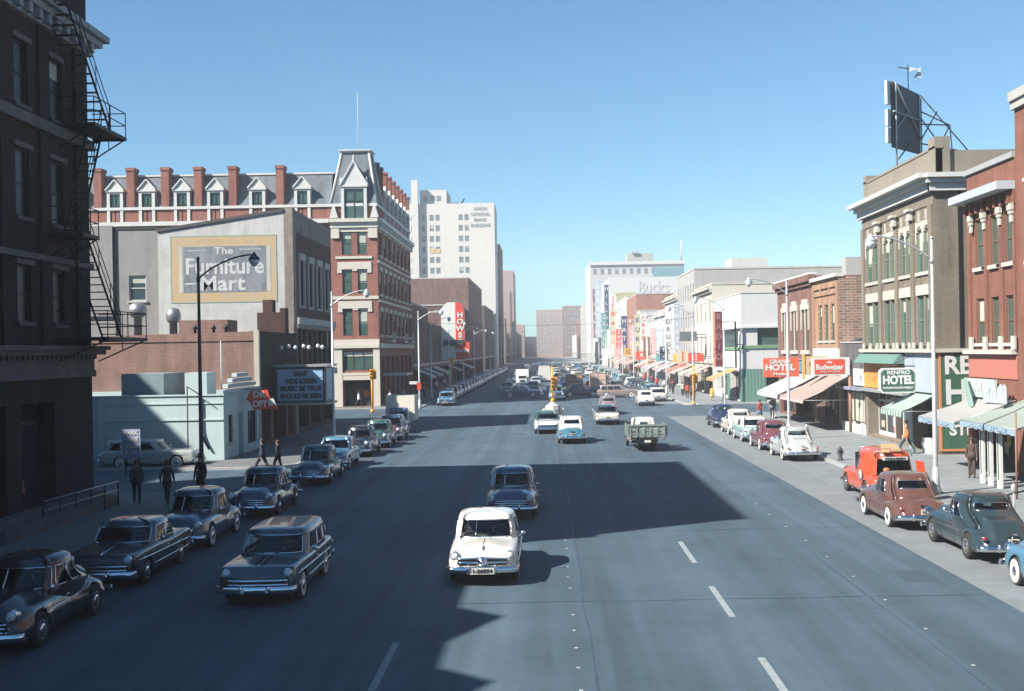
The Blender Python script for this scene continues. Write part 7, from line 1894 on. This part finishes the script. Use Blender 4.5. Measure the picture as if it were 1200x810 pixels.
    if skirt:
        q = MB(); n = 18; q.rings([[(r * cos(2 * pi * j / n) * (1 + .05 * cos(6 * 2 * pi * j / n) * (z < .8)), r * .8 * sin(2 * pi * j / n), z) for j in range(n)] for r, z in ((.15, 1.1), (.17, .95), (.22, .7), (.27, .5), (.26, .5))]); q.v = [(a * s + loc[0], b * s + loc[1], c * s + loc[2]) for a, b, c in q.v]; q.build('skirt', skirt, P)
    if hat is None and skirt is None or True:
        # open jacket hem
        q = MB(); n = 16; q.rings([[(r * cos(2 * pi * j / n), r * .78 * sin(2 * pi * j / n), z) for j in range(n)] for r, z in ((.16, 1.14), (.185, 1.0), (.2, .84), (.19, .84))]); q.v = [(a * s + loc[0], b * s + loc[1], c * s + loc[2]) for a, b, c in q.v]; q.build('jacket_hem', shirt, P)
    return P
cl = lambda n, c: mat('cloth_' + n, c, rough=.9, var=.2, scale=9)
K = KH
person('man in orange brown jacket and dark trousers walking past the tan hotel', (19.05, 63.4, K), 0.9, cl('orange_brown', (.42, .15, .05)), cl('dark_teal', (.03, .05, .06)), 'walk', hat=None, hair=(.25, .15, .09))
person('man in dark coat and hat standing at the dark lamp post on the left corner', (-14.05, 48.3, K), pi * .9, cl('black_coat', (.015, .015, .018)), cl('black_coat', (.015, .015, .018)), 'stand', hat=cl('black_coat', (.015, .015, .018)), h=1.85)
person('dark dressed person on the shaded left pavement next to the railing', (-16.4, 47.6, K), .3, cl('charcoal', (.025, .025, .03)), cl('black_coat', (.015, .015, .018)), 'stroll')
person('person in dark clothes between the railing and the lamp post man', (-15.1, 47.3, K), .1, cl('charcoal', (.025, .025, .03)), cl('charcoal', (.025, .025, .03)), 'walk')
person('left one of two dark figures crossing at the aqua shop corner', (-14.4, 60.2, 0), 1.2, cl('navy_coat', (.02, .03, .06)), cl('charcoal', (.025, .025, .03)), 'walk')
person('right one of two dark figures crossing at the aqua shop corner', (-13.7, 60.6, 0), 1.2, cl('charcoal', (.025, .025, .03)), cl('navy_coat', (.02, .03, .06)), 'stroll', h=1.65)
person('man in dark brown suit under the sagging grey awning', (18.3, 51.6, K), 2.6, cl('brown_suit', (.06, .04, .03)), cl('brown_suit', (.06, .04, .03)), 'stand')
person('person in dark jacket behind the man under the sagging grey awning', (18.9, 52.6, K), 1.0, cl('charcoal', (.025, .025, .03)), cl('charcoal', (.025, .025, .03)), 'stroll')
person('woman in red coat and blue skirt on the right pavement before the side street', (16.9, 95.0, K), .4, cl('red_coat', (.6, .06, .04)), SKIN, 'stroll', skirt=cl('blue_skirt', (.08, .14, .22)), h=1.62)
person('grey dressed person at the corner post of the pale grey awning', (18.2, 96.6, K), 2.8, cl('grey_coat', (.2, .2, .2)), cl('charcoal', (.025, .025, .03)), 'stand')
person('person in white shirt at the far right corner of the side street', (18.9, 127.6, K), .5, cl('white_shirt', (.7, .7, .68)), cl('charcoal', (.025, .025, .03)), 'stand')
person('person in yellow dress by the green tiled corner of the white building', (17.9, 129.6, K), -.5, cl('yellow_dress', (.7, .4, .08)), SKIN, 'stand', skirt=cl('yellow_dress', (.7, .4, .08)), h=1.6)
src = person('man in white shirt near the shaded mansard hotel entrance, left one', (-20.2, 128.3, K), 1.2, cl('white_shirt', (.7, .7, .68)), cl('charcoal', (.025, .025, .03)), 'walk', fingers=False)
person('man in white shirt near the shaded mansard hotel entrance, right one', (-17.0, 129.3, K), -1.0, cl('white_shirt', (.7, .7, .68)), cl('navy_coat', (.02, .03, .06)), 'stroll', fingers=False)
random.seed(4)
tops = [('white shirt', cl('white_shirt', (.7, .7, .68))), ('red coat', cl('red_coat', (.6, .06, .04))), ('blue coat', cl('blue_coat', (.08, .14, .25))), ('brown suit', cl('brown_suit', (.06, .04, .03))), ('dark coat', cl('charcoal', (.025, .025, .03))), ('pale coat', cl('pale_coat', (.45, .4, .32)))]
cnt = {}
for i in range(44):
    right = i % 4 != 3; y = 131 + i * 3.1 + random.uniform(-1, 1)
    x = random.uniform(15.6, 17.6) if right else random.uniform(-17.0, -15)
    nm, m = random.choice(tops); near = 'just past the crossing' if y < 160 else 'in the middle distance' if y < 210 else 'far down the avenue'
    key = (nm, right, near); cnt[key] = cnt.get(key, 0) + 1
    lb = 'tiny pedestrian in %s on the %s pavement, %s' % (nm, 'right' if right else 'left', near)
    if cnt[key] > 1: lb += ', %s counted away' % ['', '', 'second', 'third', 'fourth', 'fifth', 'sixth', 'seventh'][cnt[key]]
    copy_tree(src, (x, y, K), random.choice((0, pi)) + random.uniform(-.3, .3), lb, group='distant pedestrians', swap={'cloth_white_shirt': m})

# ------------------------------------------------------------------ street lamps, signals, small things
POLE = mat('aluminium_paint', (.5, .53, .55), rough=.4, metal=.4); DPOLE = mat('dark_pole_paint', (.04, .045, .05), rough=.5)
BOWL = mat('lamp_bowl_glass', (.7, .78, .8), rough=.15, var=0)
def lamp(x, y, side, label, m=None, h=10.05, arm=2.35, group='street lamps along the avenue'):
    m = m or POLE; s = side
    T = thing('street_lamp', (x, y, KH), label, 'street lamp', group)
    q = MB(); q.tube([(x, y, KH), (x, y, 1.0), (x, y, h)], [.115, .1, .055], n=12); q.lathe([(.2, KH), (.2, .35), (.15, .5), (.12, 1.2)], (x, y, 0), n=14); q.lathe([(.07, h), (.08, h + .03), (.01, h + .12)], (x, y, 0), n=10); q.build('pole', m, T)
    q = MB(); pts = []
    for i in range(13):
        t = i / 12; pts.append((x + s * arm * t, y, h - .85 + 1.0 * sin(t * pi / 2) ** .8))
    q.tube(pts, [.035] * 12 + [.028], n=8); q.lathe([(.085, h - .95), (.085, h - .75)], (x, y, 0), n=10); q.build('arm', m, T)
    xe = x + s * arm; ze = h + .15
    q = MB(); q.lathe([(.03, .1), (.07, .05), (.09, -.02), (.2, -.12), (.25, -.2), (.24, -.22)], (xe, y, ze), n=18); hd = q.build('lamp_head', m, T)
    q = MB(); q.lathe([(.23, -.222), (.2, -.33), (.12, -.45), (.005, -.52)], (xe, y, ze), n=18); q.build('lamp_bowl', BOWL, hd)
    return T
lamp(15.04, 46.4, -1, 'tall pale street lamp beside the green coupe, nearest on the right')
lamp(-14.5, 50, 1, 'tall dark street lamp on the shaded left corner before the painted advert', DPOLE)
lamp(-14.3, 80, 1, 'tall pale street lamp left of the mansard hotel tower')
lamp(-12.9, 121, 1, 'pale street lamp at the crossing with a red call box on its pole')
for y in (148, 176, 206, 238, 270, 305, 340, 380, 420): lamp(-14.3, y, 1, 'pale street lamp on the left pavement about %s' % {148: 'level with the middle of the mansard hotel', 176: 'behind the mansard hotel', 206: 'level with the tall shoe sign', 238: 'one beyond the shoe sign', 270: 'two beyond the shoe sign', 305: 'level with the blank rust brick store', 340: 'at the second side street', 380: 'before the bank tower', 420: 'level with the bank tower'}[y])
for y in (74.4, 101, 122.6): lamp(15.04, y, -1, 'pale street lamp on the right pavement %s' % {74.4: 'before the red hotel sign', 101: 'before the green tiled corner', 122.6: 'by the signal at the crossing'}[y])
for y in (150, 178, 206, 236, 268, 300, 340, 380, 420): lamp(15.04, y, -1, 'pale street lamp on the right pavement, %s' % {150: 'first past the crossing', 178: 'second past the crossing', 206: 'third past the crossing', 236: 'fourth past the crossing', 268: 'level with the red brick block', 300: 'beyond the red brick block', 340: 'at the third side street', 380: 'before the white store wall', 420: 'farthest on that side'}[y])
q = MB(); q.box(-13.1, -12.7, 120.6, 120.8, 2.2, 2.9); q.tube([(-12.9, 120.8, 2.4), (-12.9, 121, 2.4)], .05)
tag(q.build('call_box', RED, origin=(-12.9, 120.7, 2.2)), 'red call box on the lamp post at the crossing', 'call box')
q = MB(); q.box(-13.85, -13.05, 120.6, 120.66, 2.75, 3.05); q.tube([(-13.05, 120.63, 2.9), (-12.9, 120.95, 2.9)], .02)
tag(q.build('street_name_sign', W_, origin=(-13.4, 120.63, 2.75)), 'small white street sign on the lamp post at the crossing', 'street sign')
OS = mat('signal_orange', (.85, .38, .04), rough=.45, var=.08)
def signal(x, y, z0, label, h=4.3, head_z=2.35, single=False):
    T = thing('traffic_signal', (x, y, z0), label, 'traffic signal')
    q = MB(); q.tube([(x, y, z0), (x, y, h)], .085, n=10); q.lathe([(.2, z0), (.2, z0 + .2), (.1, z0 + .3)], (x, y, 0), n=12); q.build('post', OS, T)
    for sx, sy, rz in ((0, -1, 0), (1, 0, 1)):
        q = MB(); cx, cy = x + sx * .28, y + sy * .24; q.box(cx - .15, cx + .15, cy - .12, cy + .12, head_z, head_z + 1.0); hd = q.build('signal_head', OS, T)
        for k, cm in enumerate(((.4, .02, .02), (.5, .3, .02), (.02, .25, .12))):
            q = MB()
            if rz == 0: q.lathe([(.1, -.02), (.1, 0), (.003, .01)], (cx, cy - .13, head_z + .83 - k * .32), 'y', n=12)
            else: q.lathe([(.1, .02), (.1, 0), (.003, -.0)], (cx + .16, cy, head_z + .83 - k * .32), 'x', n=12)
            q.build('lens', mat(('lens_red', 'lens_amber', 'lens_green')[k], cm, rough=.2, var=0), hd)
            q = MB(); 
            if rz == 0: q.rings([[(cx + .115 * cos(a), cy - .12 - d, head_z + .83 - k * .32 + .115 * sin(a)) for a in [pi * j / 8 for j in range(9)]] for d in (0, .16)], closed=False, cap=False); q.build('visor', OS, hd)
    return T
# pedestal island with the orange post
I = thing('signal_island', (.5, 104.8, 0), 'pale stepped stone pedestal of the orange signal post in the middle of the avenue', 'traffic island')
q = MB(); q.lathe([(1.35, 0), (1.35, .16), (1.05, .2), (.95, .3)], (.5, 104.8, 0), n=10, smooth=False); q.build('base', CONC, I)
q = MB(); q.lathe([(.7, .3), (.6, .7), (.7, .75), (.62, 1.1), (.35, 1.25), (.2, 1.42)], (.5, 104.8, 0), n=8, smooth=False); p = q.build('pedestal', streaked('pedestal_white', (.52, .5, .47), (.25, .24, .22), amt=.9), I)
q = MB()
for a in range(4): an = a * pi / 2 - pi / 2 + .0; q.box(.5 + .82 * cos(an) - .12, .5 + .82 * cos(an) + .12, 104.8 + .82 * sin(an) - .12, 104.8 + .82 * sin(an) + .12, .35, .85)
q.build('corner_block', CREAM, I)
signal(.5, 104.8, 1.42, 'orange traffic signal post rising from the pale pedestal mid avenue', h=4.5, head_z=2.6)
signal(-17.2, 117.5, KH, 'orange traffic signal before the mansard hotel entrance', h=4.3, head_z=3.4)
signal(14.95, 121.8, KH, 'orange traffic signal at the right far corner of the crossing', h=4.2, head_z=2.3)
signal(-13.7, 172, KH, 'orange traffic signal under the tall shoe sign on the left', h=5.2, head_z=4.1)
# fire hydrant and litter bin
q = MB(); q.lathe([(.16, KH), (.16, .2), (.11, .24), (.11, .62), (.14, .64), (.12, .74), (.04, .8), (.03, .86)], (14.8, 60.5, 0), n=14); q.tube([(14.62, 60.5, .55), (14.98, 60.5, .55)], .05)
tag(q.build('fire_hydrant', mat('dark_hydrant', (.04, .04, .05)), origin=(14.8, 60.5, KH)), 'small dark fire hydrant at the right kerb before the pale parked sedan', 'fire hydrant')
def meter(x, y, label):
    T = thing('parking_meter', (x, y, KH), label, 'parking meter', 'parking meters along the kerb')
    q = MB(); q.tube([(x, y, KH), (x, y, 1.25)], .03, n=8); q.build('post', STEEL, T)
    q = MB(); q.tube([(x, y, 1.2), (x, y, 1.28), (x, y, 1.42), (x, y, 1.5)], [.05, .085, .085, .03], n=10, sz=.7); q.build('meter_head', POLE, T)
for i, y in enumerate((37.9, 68.0)): meter(14.75, y, ['parking meter at the right kerb behind the brown sedan', 'parking meter at the right kerb beside the maroon sedan'][i])
# hoarding in the side street, left
T = thing('street_hoarding', (-21.0, 60.5, 0), 'pale lettered board on two legs standing in the shaded side street at left', 'notice board')
q = MB(); q.box(-21.5, -20.6, 60.4, 60.46, .9, 2.35); b = q.build('board', mat('pale_blue_board', (.3, .34, .5)), T)
for i, t_ in enumerate(('PARK', 'HERE', '25c', 'ALL DAY')): text(t_, (-21.05, 60.385, 2.15 - i * .33), .18, W_, b, bold=.01, w=.7)
q = MB(); q.tube([(-21.4, 60.5, 0), (-21.4, 60.5, 2.3)], .04); q.tube([(-20.7, 60.5, 0), (-20.7, 60.5, 2.3)], .04); q.build('leg', IRON, T)
# bracket barrier on the right pavement near the meters
T = thing('kerb_barrier', (15.4, 38.9, KH), 'thin iron kerb barrier bar leading from a low stand behind the green coupe', 'barrier')
q = MB(); q.tube([(14.6, 38.6, 1.0), (17.6, 40.6, 1.25)], .03); q.tube([(14.6, 38.6, KH), (14.6, 38.6, 1.15)], .04); q.tube([(17.6, 40.6, KH), (17.6, 40.6, 1.3)], .04); q.build('bar', IRON, T)
# awning rod at the right edge
q = MB(); q.tube([(17.4, 44.4, KH), (17.4, 44.4, 3.4)], .04)
tag(q.build('awning_post', mat('rust_brown_post', (.25, .12, .08)), origin=(17.4, 44.4, KH)), 'thin rust brown post at the right edge of the frame', 'post')
# overhead cables across the avenue at the crossing are too thin in the photo to be built as more than two wires
for i, (a, b) in enumerate((((-12.9, 121, 9.0), (15.04, 122.6, 9.0)),)):
    q = MB(); q.tube([(a[0] + (b[0] - a[0]) * t / 12, a[1] + (b[1] - a[1]) * t / 12, a[2] - .5 * sin(pi * t / 12)) for t in range(13)], .012, n=4)
    tag(q.build('overhead_wire', IRON, origin=a), 'thin wire slung between the lamp posts over the crossing', 'wire')

# ------------------------------------------------------------------ air, light, camera
HAZE = True
if HAZE:
    q = MB(); q.box(-700, 700, -80, 1100, -1.2, 80)
    hz = q.build('haze', None); hz.data.materials.clear()
    m = bpy.data.materials.new('haze_air'); m.use_nodes = True; nt = m.node_tree; nt.nodes.remove(nt.nodes['Principled BSDF'])
    pv = nt.nodes.new('ShaderNodeVolumePrincipled'); pv.inputs['Color'].default_value = (.9, .93, 1, 1); pv.inputs['Density'].default_value = .00042; pv.inputs['Anisotropy'].default_value = -.2
    nt.links.new(pv.outputs[0], nt.nodes['Material Output'].inputs['Volume']); hz.data.materials.append(m); hz['kind'] = 'stuff'
W = bpy.data.worlds.new('World'); scene.world = W; W.use_nodes = True
nt = W.node_tree; bg = nt.nodes['Background']; sk = nt.nodes.new('ShaderNodeTexSky'); sk.sky_type = 'NISHITA'; sk.sun_disc = False
SUNV = (-1.005, -.588, 1.0)
el = atan2(1.0, sqrt(SUNV[0] ** 2 + SUNV[1] ** 2)); az = atan2(SUNV[0], SUNV[1])
sk.sun_elevation = el; sk.sun_rotation = az % (2 * pi); sk.ozone_density = 1.0; sk.air_density = 1.0; sk.dust_density = .25; sk.altitude = 400
tn = nt.nodes.new('ShaderNodeMix'); tn.data_type = 'RGBA'; tn.blend_type = 'MULTIPLY'; tn.inputs[0].default_value = 1; tn.inputs[7].default_value = (.56, .99, 1.2, 1)
nt.links.new(sk.outputs[0], tn.inputs[6]); nt.links.new(tn.outputs[2], bg.inputs[0]); bg.inputs[1].default_value = .05
L = bpy.data.lights.new('Sun', 'SUN'); L.energy = 5.0; L.angle = radians(.5); L.color = (1, .94, .86)
lo = bpy.data.objects.new('sun', L); COL.objects.link(lo)
from mathutils import Vector
lo.rotation_euler = Vector(SUNV).to_track_quat('Z', 'Y').to_euler(); lo.location = (-40, -20, 60)
cam = bpy.data.cameras.new('Camera'); co = bpy.data.objects.new('Camera', cam); COL.objects.link(co); scene.camera = co
co.location = (0, 0, 6); co.rotation_euler = (pi / 2, radians(1.0), 0)
cam.sensor_width = 36; cam.lens = 42; cam.shift_x = -40 / 1200; cam.shift_y = 5 / 1200; cam.clip_end = 6000; cam.clip_start = .1
scene.view_settings.view_transform = 'Standard'; scene.view_settings.look = 'None'; scene.view_settings.gamma = 1; scene.view_settings.exposure = 1.3
scene.view_settings.use_curve_mapping = False
scene.cycles.max_bounces = 6; scene.cycles.volume_bounces = 0; scene.cycles.transparent_max_bounces = 12

bpy.data.scenes.remove(TMP)
